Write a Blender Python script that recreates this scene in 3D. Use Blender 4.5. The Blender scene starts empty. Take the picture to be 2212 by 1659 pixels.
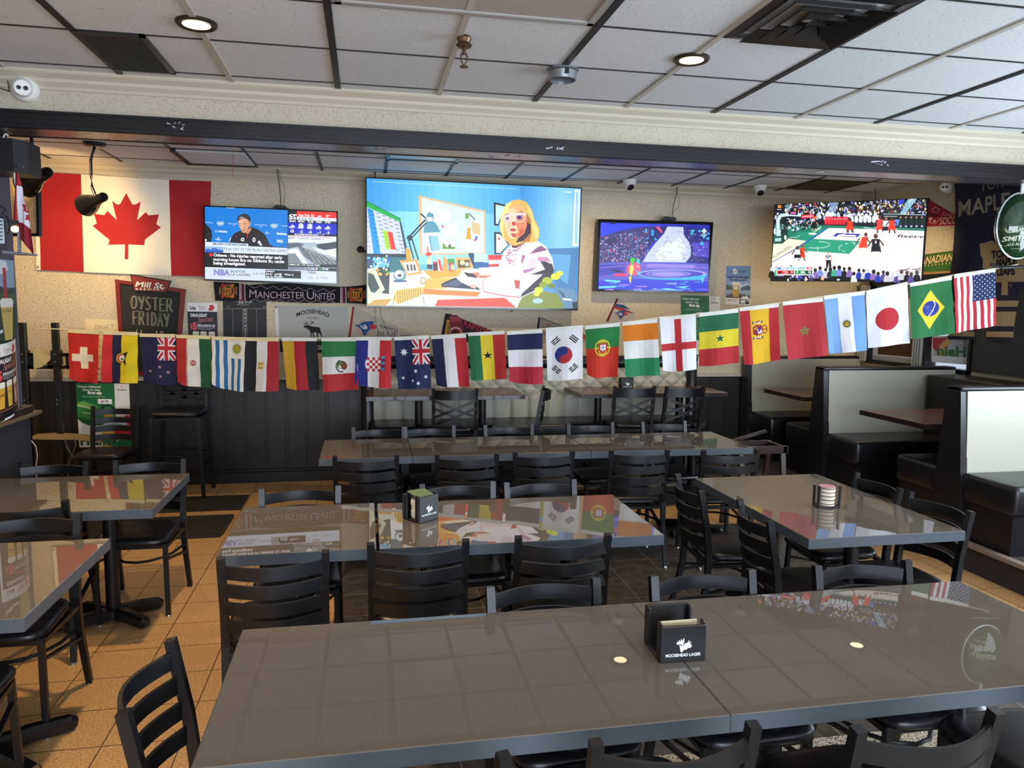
import bpy, bmesh, math, random
from mathutils import Vector, Matrix
random.seed(7)
PI = math.pi
S = bpy.context.scene
COL = S.collection

# ---------------------------------------------------------------- camera
H = 1.85                      # eye height
CX, CY = 1106.0, 829.5
def _norm(v): return Vector(v).normalized()
V1 = (790 - CX, 650 - CY); V2 = (9400 - CX, 757 - CY)      # vanishing points of the room's depth and width
F = math.sqrt(-(V1[0] * V2[0] + V1[1] * V2[1]))
AY = _norm((V1[0], V1[1], F)); AX = _norm((V2[0], V2[1], F)); AZ = AX.cross(AY).normalized()
cam_d = bpy.data.cameras.new('camera'); cam = bpy.data.objects.new('camera', cam_d); COL.objects.link(cam)
cam_d.sensor_width = 36; cam_d.lens = F / 2212 * 36; cam_d.clip_start = 0.05; cam_d.clip_end = 60
rx = Vector((AX[0], AY[0], AZ[0])); dn = Vector((AX[1], AY[1], AZ[1])); fw = Vector((AX[2], AY[2], AZ[2]))
M = Matrix((rx, -dn, -fw)).transposed().to_4x4(); M.translation = Vector((0, 0, H)); cam.matrix_world = M
S.camera = cam

# ---------------------------------------------------------------- world, light, exposure
S.view_settings.view_transform = 'Standard'; S.view_settings.look = 'None'
S.view_settings.exposure = 0.15; S.view_settings.gamma = 1.0; S.view_settings.use_curve_mapping = False
w = bpy.data.worlds.new('daylight'); S.world = w; w.use_nodes = True
w.node_tree.nodes['Background'].inputs[0].default_value = (.72, .84, 1, 1)
w.node_tree.nodes['Background'].inputs[1].default_value = 0.75
def area(name, loc, rot, sx, sy, power, col=(1, 1, 1)):
    l = bpy.data.lights.new(name, 'AREA'); l.shape = 'RECTANGLE'; l.size = sx; l.size_y = sy
    l.energy = power; l.color = col
    o = bpy.data.objects.new(name, l); COL.objects.link(o); o.location = loc; o.rotation_euler = rot
    return o
# daylight through the street windows behind the camera and along the right-hand wall
area('window_daylight', (1.5, -3.3, 1.75), (math.radians(90), 0, 0), 6.5, 1.7, 410, (.74, .86, 1))
area('window_daylight', (5.5, 2.2, 1.8), (math.radians(90), 0, math.radians(90)), 4.2, 1.3, 185, (.74, .87, 1))
def spot(name, loc, tgt, power, ang, blend, col, r=.04):
    l = bpy.data.lights.new(name, 'SPOT'); l.energy = power; l.spot_size = math.radians(ang); l.spot_blend = blend
    l.color = col; l.shadow_soft_size = r
    o = bpy.data.objects.new(name, l); COL.objects.link(o); o.location = loc
    d = Vector(tgt) - Vector(loc); o.rotation_euler = d.to_track_quat('-Z', 'Y').to_euler()
    return o
WARM = (1, .66, .32)

# ---------------------------------------------------------------- unprojection onto the room's real planes
def ray(px, py):
    d = Vector((px - CX, py - CY, F)); return Vector((AX.dot(d), AY.dot(d), AZ.dot(d)))
EYE = Vector((0, 0, H))
def onz(px, py, z): d = ray(px, py); return EYE + d * ((z - H) / d.z)
def ony(px, py, y): d = ray(px, py); return EYE + d * (y / d.y)
def onx(px, py, x): d = ray(px, py); return EYE + d * (x / d.x)
def onp(px, py, P, N): d = ray(px, py); return EYE + d * ((Vector(P) - EYE).dot(N) / d.dot(N))

# ---------------------------------------------------------------- materials
def lin(c):
    if isinstance(c, str):
        c = c.lstrip('#'); c = [int(c[i:i + 2], 16) / 255 for i in (0, 2, 4)]
    return [(x / 12.92 if x <= .04045 else ((x + .055) / 1.055) ** 2.4) for x in c]
_m = {}
def mat(name, col, rough=.5, metal=0, coat=0, spec=.5, bump=None, trans=0, emis=0):
    if name in _m: return _m[name]
    m = bpy.data.materials.new(name); m.use_nodes = True; nt = m.node_tree; b = nt.nodes['Principled BSDF']
    c = lin(col) if isinstance(col, str) else col
    b.inputs['Base Color'].default_value = (*c, 1); b.inputs['Roughness'].default_value = rough
    b.inputs['Metallic'].default_value = metal; b.inputs['Coat Weight'].default_value = coat
    b.inputs['Coat Roughness'].default_value = .05; b.inputs['Specular IOR Level'].default_value = spec
    if trans: b.inputs['Transmission Weight'].default_value = trans
    if emis:
        b.inputs['Emission Color'].default_value = (*c, 1); b.inputs['Emission Strength'].default_value = emis
    # a faint unevenness in every surface, so nothing is a flat constant
    n = nt.nodes.new('ShaderNodeTexNoise'); n.inputs['Scale'].default_value = 35
    tc = nt.nodes.new('ShaderNodeTexCoord'); nt.links.new(tc.outputs['Object'], n.inputs['Vector'])
    if bump:
        sc, st, dist = bump; n.inputs['Scale'].default_value = sc; n.inputs['Detail'].default_value = 3
        bp = nt.nodes.new('ShaderNodeBump'); bp.inputs['Strength'].default_value = st; bp.inputs['Distance'].default_value = dist
        nt.links.new(n.outputs['Fac'], bp.inputs['Height']); nt.links.new(bp.outputs['Normal'], b.inputs['Normal'])
    elif not emis and not trans:
        mr = nt.nodes.new('ShaderNodeMapRange'); mr.inputs[3].default_value = max(0, rough - .04); mr.inputs[4].default_value = rough + .04
        nt.links.new(n.outputs['Fac'], mr.inputs[0]); nt.links.new(mr.outputs[0], b.inputs['Roughness'])
    _m[name] = m; return m
def nodes(m): return m.node_tree, m.node_tree.nodes['Principled BSDF']
def ramp(nt, src, stops):
    r = nt.nodes.new('ShaderNodeValToRGB'); e = r.color_ramp.elements
    while len(e) < len(stops): e.new(.5)
    for i, (p, c) in enumerate(stops): e[i].position = p; e[i].color = (*c, 1)
    nt.links.new(src, r.inputs[0]); return r
def stucco(name, base, pit, scale, cover, bump=.5, dist=.004):
    """textured plaster: raised blobs with small darker pits"""
    m = mat(name, base, .85, bump=(scale, bump, dist)); nt, b = nodes(m)
    tc = nt.nodes.new('ShaderNodeTexCoord')
    n1 = nt.nodes.new('ShaderNodeTexNoise'); n1.inputs['Scale'].default_value = scale; n1.inputs['Detail'].default_value = 2
    nt.links.new(tc.outputs['Object'], n1.inputs['Vector'])
    r = ramp(nt, n1.outputs['Fac'], [(cover - .035, lin(pit)), (cover + .03, lin(base))])
    n2 = nt.nodes.new('ShaderNodeTexNoise'); n2.inputs['Scale'].default_value = 1.3
    nt.links.new(tc.outputs['Object'], n2.inputs['Vector'])
    mx = nt.nodes.new('ShaderNodeMix'); mx.data_type = 'RGBA'; mx.blend_type = 'MULTIPLY'
    r2 = ramp(nt, n2.outputs['Fac'], [(.3, (.93, .93, .93)), (.7, (1, 1, 1))])
    mx.inputs[0].default_value = 1; nt.links.new(r.outputs[0], mx.inputs[6]); nt.links.new(r2.outputs[0], mx.inputs[7])
    nt.links.new(mx.outputs[2], b.inputs['Base Color']); return m
M_WALL = stucco('pitted cream plaster', '#d6c9af', '#8b7f67', 108, .405, .5, .004)
M_HEAD = stucco('stippled cream plaster', '#c3b9a8', '#b6ab99', 75, .42, .8, .007)
def tilemat():
    m = mat('ceiling tile', '#d3d6da', .9, bump=(180, .25, .002)); nt, b = nodes(m)
    tc = nt.nodes.new('ShaderNodeTexCoord'); mp = nt.nodes.new('ShaderNodeMapping'); mp.inputs['Scale'].default_value = (1, .55, 1)
    n = nt.nodes.new('ShaderNodeTexNoise'); n.inputs['Scale'].default_value = 130; n.inputs['Detail'].default_value = 1
    nt.links.new(tc.outputs['Object'], mp.inputs[0]); nt.links.new(mp.outputs[0], n.inputs['Vector'])
    r = ramp(nt, n.outputs['Fac'], [(.285, lin('#777570')), (.33, lin('#d3d6da'))])
    nt.links.new(r.outputs[0], b.inputs['Base Color']); return m
M_TILE = tilemat()
def floormat(name, c1, c2, grout, x0, y0, sx, sy, gap, rough, bs, bst):
    m = mat(name, c1, rough); nt, b = nodes(m)
    tc = nt.nodes.new('ShaderNodeTexCoord'); sp = nt.nodes.new('ShaderNodeSeparateXYZ'); nt.links.new(tc.outputs['Object'], sp.inputs[0])
    def edge(out, o, s):
        a = nt.nodes.new('ShaderNodeMath'); a.operation = 'SUBTRACT'; a.inputs[1].default_value = o; nt.links.new(out, a.inputs[0])
        d = nt.nodes.new('ShaderNodeMath'); d.operation = 'PINGPONG'; d.inputs[1].default_value = s / 2; nt.links.new(a.outputs[0], d.inputs[0])
        g = nt.nodes.new('ShaderNodeMath'); g.operation = 'LESS_THAN'; g.inputs[1].default_value = gap; nt.links.new(d.outputs[0], g.inputs[0]); return g
    ex, ey = edge(sp.outputs[0], x0, sx), edge(sp.outputs[1], y0, sy)
    mxg = nt.nodes.new('ShaderNodeMath'); mxg.operation = 'MAXIMUM'; nt.links.new(ex.outputs[0], mxg.inputs[0]); nt.links.new(ey.outputs[0], mxg.inputs[1])
    n = nt.nodes.new('ShaderNodeTexNoise'); n.inputs['Scale'].default_value = bs; n.inputs['Detail'].default_value = 3
    nt.links.new(tc.outputs['Object'], n.inputs['Vector'])
    r = ramp(nt, n.outputs['Fac'], [(.38, lin(c2)), (.56, lin(c1))])
    mx = nt.nodes.new('ShaderNodeMix'); mx.data_type = 'RGBA'; nt.links.new(mxg.outputs[0], mx.inputs[0])
    nt.links.new(r.outputs[0], mx.inputs[6]); mx.inputs[7].default_value = (*lin(grout), 1)
    nt.links.new(mx.outputs[2], b.inputs['Base Color'])
    h = nt.nodes.new('ShaderNodeMath'); h.operation = 'SUBTRACT'; nt.links.new(n.outputs['Fac'], h.inputs[0]); nt.links.new(mxg.outputs[0], h.inputs[1])
    bp = nt.nodes.new('ShaderNodeBump'); bp.inputs['Strength'].default_value = bst; bp.inputs['Distance'].default_value = .003
    nt.links.new(h.outputs[0], bp.inputs['Height']); nt.links.new(bp.outputs['Normal'], b.inputs['Normal']); return m
M_BEIGE = floormat('rough beige floor tile', '#cfa672', '#a17c50', '#5a4631', -1.171, 3.18, .318, .302, .0028, .5, 120, .5)
M_DARKT = floormat('dark slate floor tile', '#4c4742', '#3b3733', '#7b756c', -.2, 5.72, .33, .33, .0025, .32, 20, .15)
M_CARPET = mat('grey loop carpet', '#8c8679', .95, bump=(300, .8, .006))
def carpet():
    nt, b = nodes(M_CARPET); tc = nt.nodes.new('ShaderNodeTexCoord')
    v = nt.nodes.new('ShaderNodeTexVoronoi'); v.inputs['Scale'].default_value = 160; nt.links.new(tc.outputs['Object'], v.inputs['Vector'])
    r = ramp(nt, v.outputs['Distance'], [(.2, lin('#d8ccb8')), (.75, lin('#3c3835'))]); nt.links.new(r.outputs[0], b.inputs['Base Color'])
carpet()
def quartz():
    m = mat('dark grey quartz', '#6b655d', .07, spec=.75); nt, b = nodes(m)
    for l in list(b.inputs['Roughness'].links): nt.links.remove(l)
    b.inputs['Roughness'].default_value = .015
    tc = nt.nodes.new('ShaderNodeTexCoord'); n = nt.nodes.new('ShaderNodeTexNoise'); n.inputs['Scale'].default_value = 420; n.inputs['Detail'].default_value = 1
    nt.links.new(tc.outputs['Object'], n.inputs['Vector'])
    r = ramp(nt, n.outputs['Fac'], [(.35, lin('#5b564f')), (.6, lin('#66605a'))]); nt.links.new(r.outputs[0], b.inputs['Base Color'])
    n2 = nt.nodes.new('ShaderNodeTexNoise'); n2.inputs['Scale'].default_value = 9; nt.links.new(tc.outputs['Object'], n2.inputs['Vector'])
    bp = nt.nodes.new('ShaderNodeBump'); bp.inputs['Strength'].default_value = .03; bp.inputs['Distance'].default_value = .0008
    nt.links.new(n2.outputs['Fac'], bp.inputs['Height']); nt.links.new(bp.outputs['Normal'], b.inputs['Normal']); return m
M_QUARTZ = quartz()
M_EDGE_SHADE = mat('quartz edge with painted shade', '#4c545c', .3, spec=.5)  # quartz edges; their shade is put into this darker colour
M_METAL = mat('black satin powder coat', '#0c0e12', .38, spec=.45)
M_VINYL = mat('black vinyl', '#17161a', .33, bump=(220, .08, .001))
M_BLACK = mat('black plastic', '#121216', .35)
M_DARKP = mat('black painted panelling', '#1b1715', .42)
M_BEAM = mat('black painted beam', '#121116', .34)
M_SOFFIT = mat('grey painted soffit', '#4b464d', .28)
M_CREAM = mat('cream moulding paint', '#bfb6a4', .55)
M_BOOTH = mat('cream booth vinyl', '#aba898', .36, bump=(140, .05, .001))
M_CHROME = mat('chrome', '#c9ccd0', .15, metal=1)
M_SILVER = mat('galvanised steel', '#9aa0a6', .35, metal=.9)
M_WHITE = mat('white plastic', '#e2e2df', .4)
M_PILLAR = mat('purple grey paint', '#4a4858', .45)
def wood(name, c1, c2, rough=.3):
    m = mat(name, c1, rough, coat=.3); nt, b = nodes(m)
    tc = nt.nodes.new('ShaderNodeTexCoord'); mp = nt.nodes.new('ShaderNodeMapping'); mp.inputs['Scale'].default_value = (2, 26, 26)
    n = nt.nodes.new('ShaderNodeTexNoise'); n.inputs['Scale'].default_value = 2.2; n.inputs['Detail'].default_value = 4
    nt.links.new(tc.outputs['Object'], mp.inputs[0]); nt.links.new(mp.outputs[0], n.inputs['Vector'])
    r = ramp(nt, n.outputs['Fac'], [(.35, lin(c1)), (.65, lin(c2))]); nt.links.new(r.outputs[0], b.inputs['Base Color']); return m
M_WOOD = wood('red brown table wood', '#3f241b', '#6b4331')
M_DWOOD = wood('dark edge wood', '#1e1313', '#33211f')
_am = {}
def amat(col, emis, rough):
    k = (col, emis, rough)
    if k not in _am:
        nm = ('lit picture ' if emis else 'print ') + col
        m = bpy.data.materials.new(nm); m.use_nodes = True; b = m.node_tree.nodes['Principled BSDF']; c = lin(col)
        if emis:
            b.inputs['Base Color'].default_value = (.01, .01, .01, 1); b.inputs['Roughness'].default_value = .3
            b.inputs['Emission Color'].default_value = (*c, 1); b.inputs['Emission Strength'].default_value = emis
        else:
            b.inputs['Base Color'].default_value = (*c, 1); b.inputs['Roughness'].default_value = rough
        _am[k] = m
    return _am[k]

# ---------------------------------------------------------------- mesh helpers
def nb(): return bmesh.new()
def box(bm, lo, hi, bev=0, seg=1):
    lo, hi = Vector(lo), Vector(hi)
    r = bmesh.ops.create_cube(bm, size=1, matrix=Matrix.Translation((lo + hi) / 2) @ Matrix.Diagonal((*(hi - lo), 1)))
    if bev:
        es = list({e for v in r['verts'] for e in v.link_edges})
        bmesh.ops.bevel(bm, geom=es, offset=bev, segments=seg, affect='EDGES', profile=.5)
def bar(bm, a, b, w_, d_, up=(0, 0, 1), bev=0):
    a, b = Vector(a), Vector(b); z = (b - a); L = z.length; z.normalize(); up = Vector(up)
    if abs(z.dot(up)) > .98: up = Vector((0, 1, 0))
    x = up.cross(z).normalized(); y = z.cross(x)
    Mx = Matrix((x, y, z)).transposed().to_4x4(); Mx.translation = (a + b) / 2
    r = bmesh.ops.create_cube(bm, size=1, matrix=Mx @ Matrix.Diagonal((w_, d_, L, 1)))
    if bev:
        es = list({e for v in r['verts'] for e in v.link_edges}); bmesh.ops.bevel(bm, geom=es, offset=bev, segments=1, affect='EDGES')
def sweep(bm, path, sec, closed=False, up=(0, 0, 1), cap=True, scales=None):
    """sweep a 2-D section along a path; section x = sideways, y = up"""
    path = [Vector(p) for p in path]; rings = []; n = len(path)
    for i, p in enumerate(path):
        if closed: t = path[(i + 1) % n] - path[i - 1]
        else: t = path[min(i + 1, n - 1)] - path[max(i - 1, 0)]
        t.normalize(); u = Vector(up)
        if abs(t.dot(u)) > .97: u = Vector((0, 1, 0))
        s = t.cross(u).normalized(); u2 = s.cross(t); k = scales[i] if scales else 1
        rings.append([bm.verts.new(p + s * (x * k) + u2 * (y * k)) for x, y in sec])
    m = len(sec)
    for i in range(n if closed else n - 1):
        A, B = rings[i], rings[(i + 1) % n]
        for j in range(m): bm.faces.new((A[j], A[(j + 1) % m], B[(j + 1) % m], B[j]))
    if cap and not closed:
        bm.faces.new(rings[0][::-1]); bm.faces.new(rings[-1])
def circ_sec(r, n=10): return [(r * math.cos(2 * PI * i / n), r * math.sin(2 * PI * i / n)) for i in range(n)]
def rect_sec(w_, h_): return [(-w_ / 2, -h_ / 2), (w_ / 2, -h_ / 2), (w_ / 2, h_ / 2), (-w_ / 2, h_ / 2)]
def tube(bm, path, r, n=8): sweep(bm, path, circ_sec(r, n))
def lathe(bm, prof, c=(0, 0, 0), n=24, Mx=None):
    c = Vector(c); rings = []
    for r, z in prof:
        if r < 1e-6: rings.append([bm.verts.new(Vector((0, 0, z)))])
        else: rings.append([bm.verts.new(Vector((r * math.cos(2 * PI * i / n), r * math.sin(2 * PI * i / n), z))) for i in range(n)])
    vs = [v for g in rings for v in g]
    for A, B in zip(rings, rings[1:]):
        for i in range(n):
            j = (i + 1) % n; a = (A[0], A[0]) if len(A) == 1 else (A[i], A[j]); b = (B[0], B[0]) if len(B) == 1 else (B[i], B[j])
            f = []
            for v in (a[0], a[1], b[1], b[0]):
                if v not in f: f.append(v)
            if len(f) > 2: bm.faces.new(f)
    T = Matrix.Translation(c) @ (Mx.to_4x4() if Mx else Matrix.Identity(4))
    for v in vs: v.co = T @ v.co
def prism(bm, pts, d):
    """pts: 3-D polygon; extruded by vector d"""
    d = Vector(d); A = [bm.verts.new(Vector(p)) for p in pts]; B = [bm.verts.new(Vector(p) + d) for p in pts]; n = len(pts)
    bm.faces.new(A[::-1]); bm.faces.new(B)
    for i in range(n): bm.faces.new((A[i], A[(i + 1) % n], B[(i + 1) % n], B[i]))
def mk(name, bm, m, parent=None, smooth=False, center=True):
    """geometry in world space; a child is stored relative to its parent's base"""
    bmesh.ops.recalc_face_normals(bm, faces=bm.faces[:])
    if parent is not None: return kid(name, bm, m, parent, smooth)
    if center and bm.verts:
        xs = [v.co for v in bm.verts]
        off = Vector(((min(p.x for p in xs) + max(p.x for p in xs)) / 2, (min(p.y for p in xs) + max(p.y for p in xs)) / 2, min(p.z for p in xs)))
    else: off = Vector((0, 0, 0))
    for v in bm.verts: v.co -= off
    me = bpy.data.meshes.new(name); bm.to_mesh(me); bm.free()
    for q in (m if isinstance(m, (list, tuple)) else [m]): me.materials.append(q)
    if smooth:
        for p in me.polygons: p.use_smooth = True
        try: me.set_sharp_from_angle(angle=math.radians(38))
        except Exception: pass
    o = bpy.data.objects.new(name, me); COL.objects.link(o)
    o.location = off; _off[o.name] = off
    return o
_off = {}
def kid(name, bm, m, par, smooth=False):
    """child of any thing, geometry given in world space (or the thing's own space for prototypes)"""
    bmesh.ops.recalc_face_normals(bm, faces=bm.faces[:])
    off = _off.get(par.name, Vector((0, 0, 0)))
    for v in bm.verts: v.co -= off
    me = bpy.data.meshes.new(name); bm.to_mesh(me); bm.free()
    for q in (m if isinstance(m, (list, tuple)) else [m]): me.materials.append(q)
    if smooth:
        for p in me.polygons: p.use_smooth = True
        try: me.set_sharp_from_angle(angle=math.radians(38))
        except Exception: pass
    o = bpy.data.objects.new(name, me); COL.objects.link(o); o.parent = par; _off[o.name] = off
    return o
def thing(name, label, cat, loc=(0, 0, 0), rz=0, group=None):
    o = bpy.data.objects.new(name, None); COL.objects.link(o); o.location = loc; o.rotation_euler = (0, 0, rz)
    o.empty_display_size = .1; _off[o.name] = Vector(loc); tag(o, label, cat, group); return o
def tag(o, label, cat, group=None):
    o['label'] = label; o['category'] = cat
    if group: o['group'] = group
    return o
def struct(name, bm, m, smooth=False):
    o = mk(name, bm, m, smooth=smooth); o['kind'] = 'structure'; return o
def copy_tree(o, parent=None):
    c = o.copy(); COL.objects.link(c)
    if parent is not None: c.parent = parent
    for ch in [x for x in o.children]: copy_tree(ch, c)
    return c

# ---------------------------------------------------------------- flat printed or lit artwork
_font = {}
def glyphs(s, bold):
    k = (s, bold)
    if k not in _font:
        cu = bpy.data.curves.new('t', 'FONT'); cu.body = s; cu.size = 1; cu.offset = bold; cu.resolution_u = 3
        ob = bpy.data.objects.new('t', cu); COL.objects.link(ob)
        dg = bpy.context.evaluated_depsgraph_get(); me = bpy.data.meshes.new_from_object(ob.evaluated_get(dg))
        vs = [(v.co.x, v.co.y) for v in me.vertices]; fs = [tuple(p.vertices) for p in me.polygons]
        bpy.data.objects.remove(ob); bpy.data.curves.remove(cu); bpy.data.meshes.remove(me)
        _font[k] = (vs, fs)
    return _font[k]
class Art:
    """2-D artwork: y grows downwards, as on a page"""
    def __init__(s, ox=0, oy=0, k=1): s.it = []; s.at(ox, oy, k)
    def at(s, ox=0, oy=0, k=1): s.ox, s.oy, s.k = ox, oy, k; return s
    def raw(s, vs, fs, col): s.it.append(([(s.ox + x / s.k, s.oy + y / s.k) for x, y in vs], fs, col)); return s
    def poly(s, col, *p):
        if p and isinstance(p[0], (list, tuple)): pts = list(p[0]) if isinstance(p[0][0], (list, tuple)) else list(p)
        else: pts = [(p[i], p[i + 1]) for i in range(0, len(p), 2)]
        return s.raw(pts, [tuple(range(len(pts)))], col)
    def rect(s, col, x0, y0, x1, y1): return s.poly(col, x0, y0, x1, y0, x1, y1, x0, y1)
    def circ(s, col, x, y, r, ry=None, n=22, a=0):
        ry = ry or r; ca, sa = math.cos(a), math.sin(a)
        return s.raw([(x + r * math.cos(2 * PI * i / n) * ca - ry * math.sin(2 * PI * i / n) * sa, y + r * math.cos(2 * PI * i / n) * sa + ry * math.sin(2 * PI * i / n) * ca) for i in range(n)], [tuple(range(n))], col)
    def ring(s, col, x, y, r, t, ry=None, n=22, a0=0, a1=2 * PI):
        k = (ry / r) if ry else 1; vs = []; fs = []
        for i in range(n + 1):
            a = a0 + (a1 - a0) * i / n; vs += [(x + r * math.cos(a), y + r * k * math.sin(a)), (x + (r - t) * math.cos(a), y + (r - t) * k * math.sin(a))]
        for i in range(n): fs.append((2 * i, 2 * i + 2, 2 * i + 3, 2 * i + 1))
        return s.raw(vs, fs, col)
    def grad(s, quad, cols, n=14):
        """quad TL TR BR BL filled by n columns of colour running left to right through cols"""
        L = [[int(c[i:i + 2], 16) for i in (1, 3, 5)] for c in cols]; (ax, ay), (bx, by), (cx, cy), (dx, dy) = quad
        for k in range(n):
            f = (k + .5) / n * (len(L) - 1); i = min(int(f), len(L) - 2); g = f - i; c = '#%02x%02x%02x' % tuple(round(L[i][q] * (1 - g) + L[i + 1][q] * g) for q in range(3))
            u, v = k / n, (k + 1) / n; s.poly(c, ax + (bx - ax) * u, ay + (by - ay) * u, ax + (bx - ax) * v, ay + (by - ay) * v, dx + (cx - dx) * v, dy + (cy - dy) * v, dx + (cx - dx) * u, dy + (cy - dy) * u)
        return s
    def star(s, col, x, y, r, n=5, inner=.4, rot=-PI / 2, ky=1):
        return s.poly(col, [(x + r * (1 if i % 2 == 0 else inner) * math.cos(rot + PI * i / n), y + ky * r * (1 if i % 2 == 0 else inner) * math.sin(rot + PI * i / n)) for i in range(2 * n)])
    def line(s, col, w_, *p):
        pts = [(p[i], p[i + 1]) for i in range(0, len(p), 2)]; vs = []; fs = []
        for i, (x, y) in enumerate(pts):
            x0, y0 = pts[max(0, i - 1)]; x1, y1 = pts[min(len(pts) - 1, i + 1)]; d = math.hypot(x1 - x0, y1 - y0) or 1
            nx, ny = -(y1 - y0) / d * w_ / 2, (x1 - x0) / d * w_ / 2; vs += [(x + nx, y + ny), (x - nx, y - ny)]
        for i in range(len(pts) - 1): fs.append((2 * i, 2 * i + 2, 2 * i + 3, 2 * i + 1))
        return s.raw(vs, fs, col)
    def text(s, t, col, x0, y0, x1, y1, h, bold=0, shear=0, up=None, arc=0):
        """baseline from (x0,y0) to (x1,y1), capital height h; stretched to fit"""
        vs, fs = glyphs(t, bold)
        if not vs: return s
        a = min(v[0] for v in vs); b = max(v[0] for v in vs); k = h / .70; L = (b - a) or 1
        ux, uy = (x1 - x0) / L, (y1 - y0) / L; vx, vy = up or (0, -1)
        out = []
        for x, y in vs:
            q = (x - a) + 0; f = q / L; yy = y * k + arc * 4 * f * (1 - f)
            out.append((x0 + ux * q + vx * yy + shear * y * k, y0 + uy * q + vy * yy))
        return s.raw(out, fs, col)
    def build(s, name, fmap, par=None, emis=0, rough=.6, eps=1e-4, base=0.0, cuts=None):
        bm = nb(); cols = []; 
        for i, (vs, fs, col) in enumerate(s.it):
            if col not in cols: cols.append(col)
            z = base + (i + 1) * eps; V = [bm.verts.new((x, y, z)) for x, y in vs]
            for f in fs:
                try: g = bm.faces.new([V[j] for j in f]); g.material_index = cols.index(col)
                except ValueError: pass
        if cuts:
            bm.normal_update()
            bmesh.ops.triangulate(bm, faces=bm.faces[:])
            for ax, vals in enumerate(cuts):
                for c in vals:
                    co = (c, 0, 0) if ax == 0 else (0, c, 0); no = (1, 0, 0) if ax == 0 else (0, 1, 0)
                    bmesh.ops.bisect_plane(bm, geom=bm.verts[:] + bm.edges[:] + bm.faces[:], dist=1e-6, plane_co=co, plane_no=no)
        if cuts and len(cuts[0]) > 1 and len(cuts[1]) > 1:
            # every layer follows one and the same faceted sheet, so none pokes through another
            xa, ya = cuts[0][0], cuts[1][0]; dx, dy = cuts[0][1] - xa, cuts[1][1] - ya
            lo = min(v.co.x / dx + v.co.y / dy for v in bm.verts); hi = max(v.co.x / dx + v.co.y / dy for v in bm.verts); k0 = xa / dx + ya / dy
            for k in range(math.floor(lo - k0), math.ceil(hi - k0) + 1):
                bmesh.ops.bisect_plane(bm, geom=bm.verts[:] + bm.edges[:] + bm.faces[:], dist=1e-6, plane_co=((k + k0) * dx, 0, 0), plane_no=Vector((1 / dx, 1 / dy, 0)).normalized())
            memo = {}
            def node(i, j):
                if (i, j) not in memo: memo[i, j] = fmap(xa + i * dx, ya + j * dy)
                return memo[i, j]
            def fm_(x, y):
                a_, b_ = (x - xa) / dx, (y - ya) / dy; i, j = math.floor(a_ + 1e-7), math.floor(b_ + 1e-7); p_, q_ = a_ - i, b_ - j
                if p_ + q_ <= 1: A_, B_, C_ = node(i, j), node(i + 1, j), node(i, j + 1); return A_[0] + (B_[0] - A_[0]) * p_ + (C_[0] - A_[0]) * q_, A_[1]
                A_, B_, C_ = node(i + 1, j + 1), node(i, j + 1), node(i + 1, j); return A_[0] + (B_[0] - A_[0]) * (1 - p_) + (C_[0] - A_[0]) * (1 - q_), A_[1]
        else: fm_ = fmap
        for v in bm.verts:
            p, n = fm_(v.co.x, v.co.y); v.co = p + n * v.co.z
        mats = [amat(c, emis, rough) for c in cols]
        o = kid2(name, bm, mats, par); return o
def kid2(name, bm, mats, par):
    """like kid()/mk() but keeps the face order and normals"""
    if par is not None: off = _off.get(par.name, Vector((0, 0, 0)))
    else:
        xs = [v.co for v in bm.verts]
        off = Vector(((min(p.x for p in xs) + max(p.x for p in xs)) / 2, (min(p.y for p in xs) + max(p.y for p in xs)) / 2, min(p.z for p in xs)))
    for v in bm.verts: v.co -= off
    me = bpy.data.meshes.new(name); bm.to_mesh(me); bm.free()
    for q in mats: me.materials.append(q)
    o = bpy.data.objects.new(name, me); COL.objects.link(o); _off[o.name] = off
    if par is not None: o.parent = par
    else: o.location = off
    return o
def plane_y(y): return lambda px, py: (ony(px, py, y), Vector((0, -1, 0)))
def plane_x(x): return lambda px, py: (onx(px, py, x), Vector((-1, 0, 0)))
def panel(name, fm, quad, th, m, par=None, bev=0):
    """solid sheet behind an outline traced on a plane"""
    bm = nb(); pts = [fm(*q)[0] for q in quad]; n = fm(*quad[0])[1]
    prism(bm, pts, -n * th)
    return bm
# ================================================================ the room
YB, XR, ZC, P = 7.84, 5.63, 3.12, .20     # back wall, right wall, ceiling, height of the platform
XL, YF = -4.2, -3.6
def sbox(name, m, *bs):
    bm = nb()
    for lo, hi in bs: box(bm, lo, hi)
    return struct(name, bm, m)
sbox('floor', M_BEIGE, ((XL, YF, -.1), (XR, YB, 0)))
sbox('floor_slate', M_DARKT, ((-.2, 2.72, -.02), (3.3, 5.72, .002)))
sbox('floor_carpet', M_CARPET, ((-.25, YF, -.02), (XR, 2.72, .006)))
sbox('wall_back', M_WALL, ((XL, YB, 0), (XR + .2, YB + .15, 3.3)))
sbox('wall_left', M_WALL, ((XL - .15, YF, 0), (XL, YB + .15, 3.3)))
sbox('ceiling', M_TILE, ((XL, YF, ZC), (XR, YB, ZC + .05)))
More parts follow.
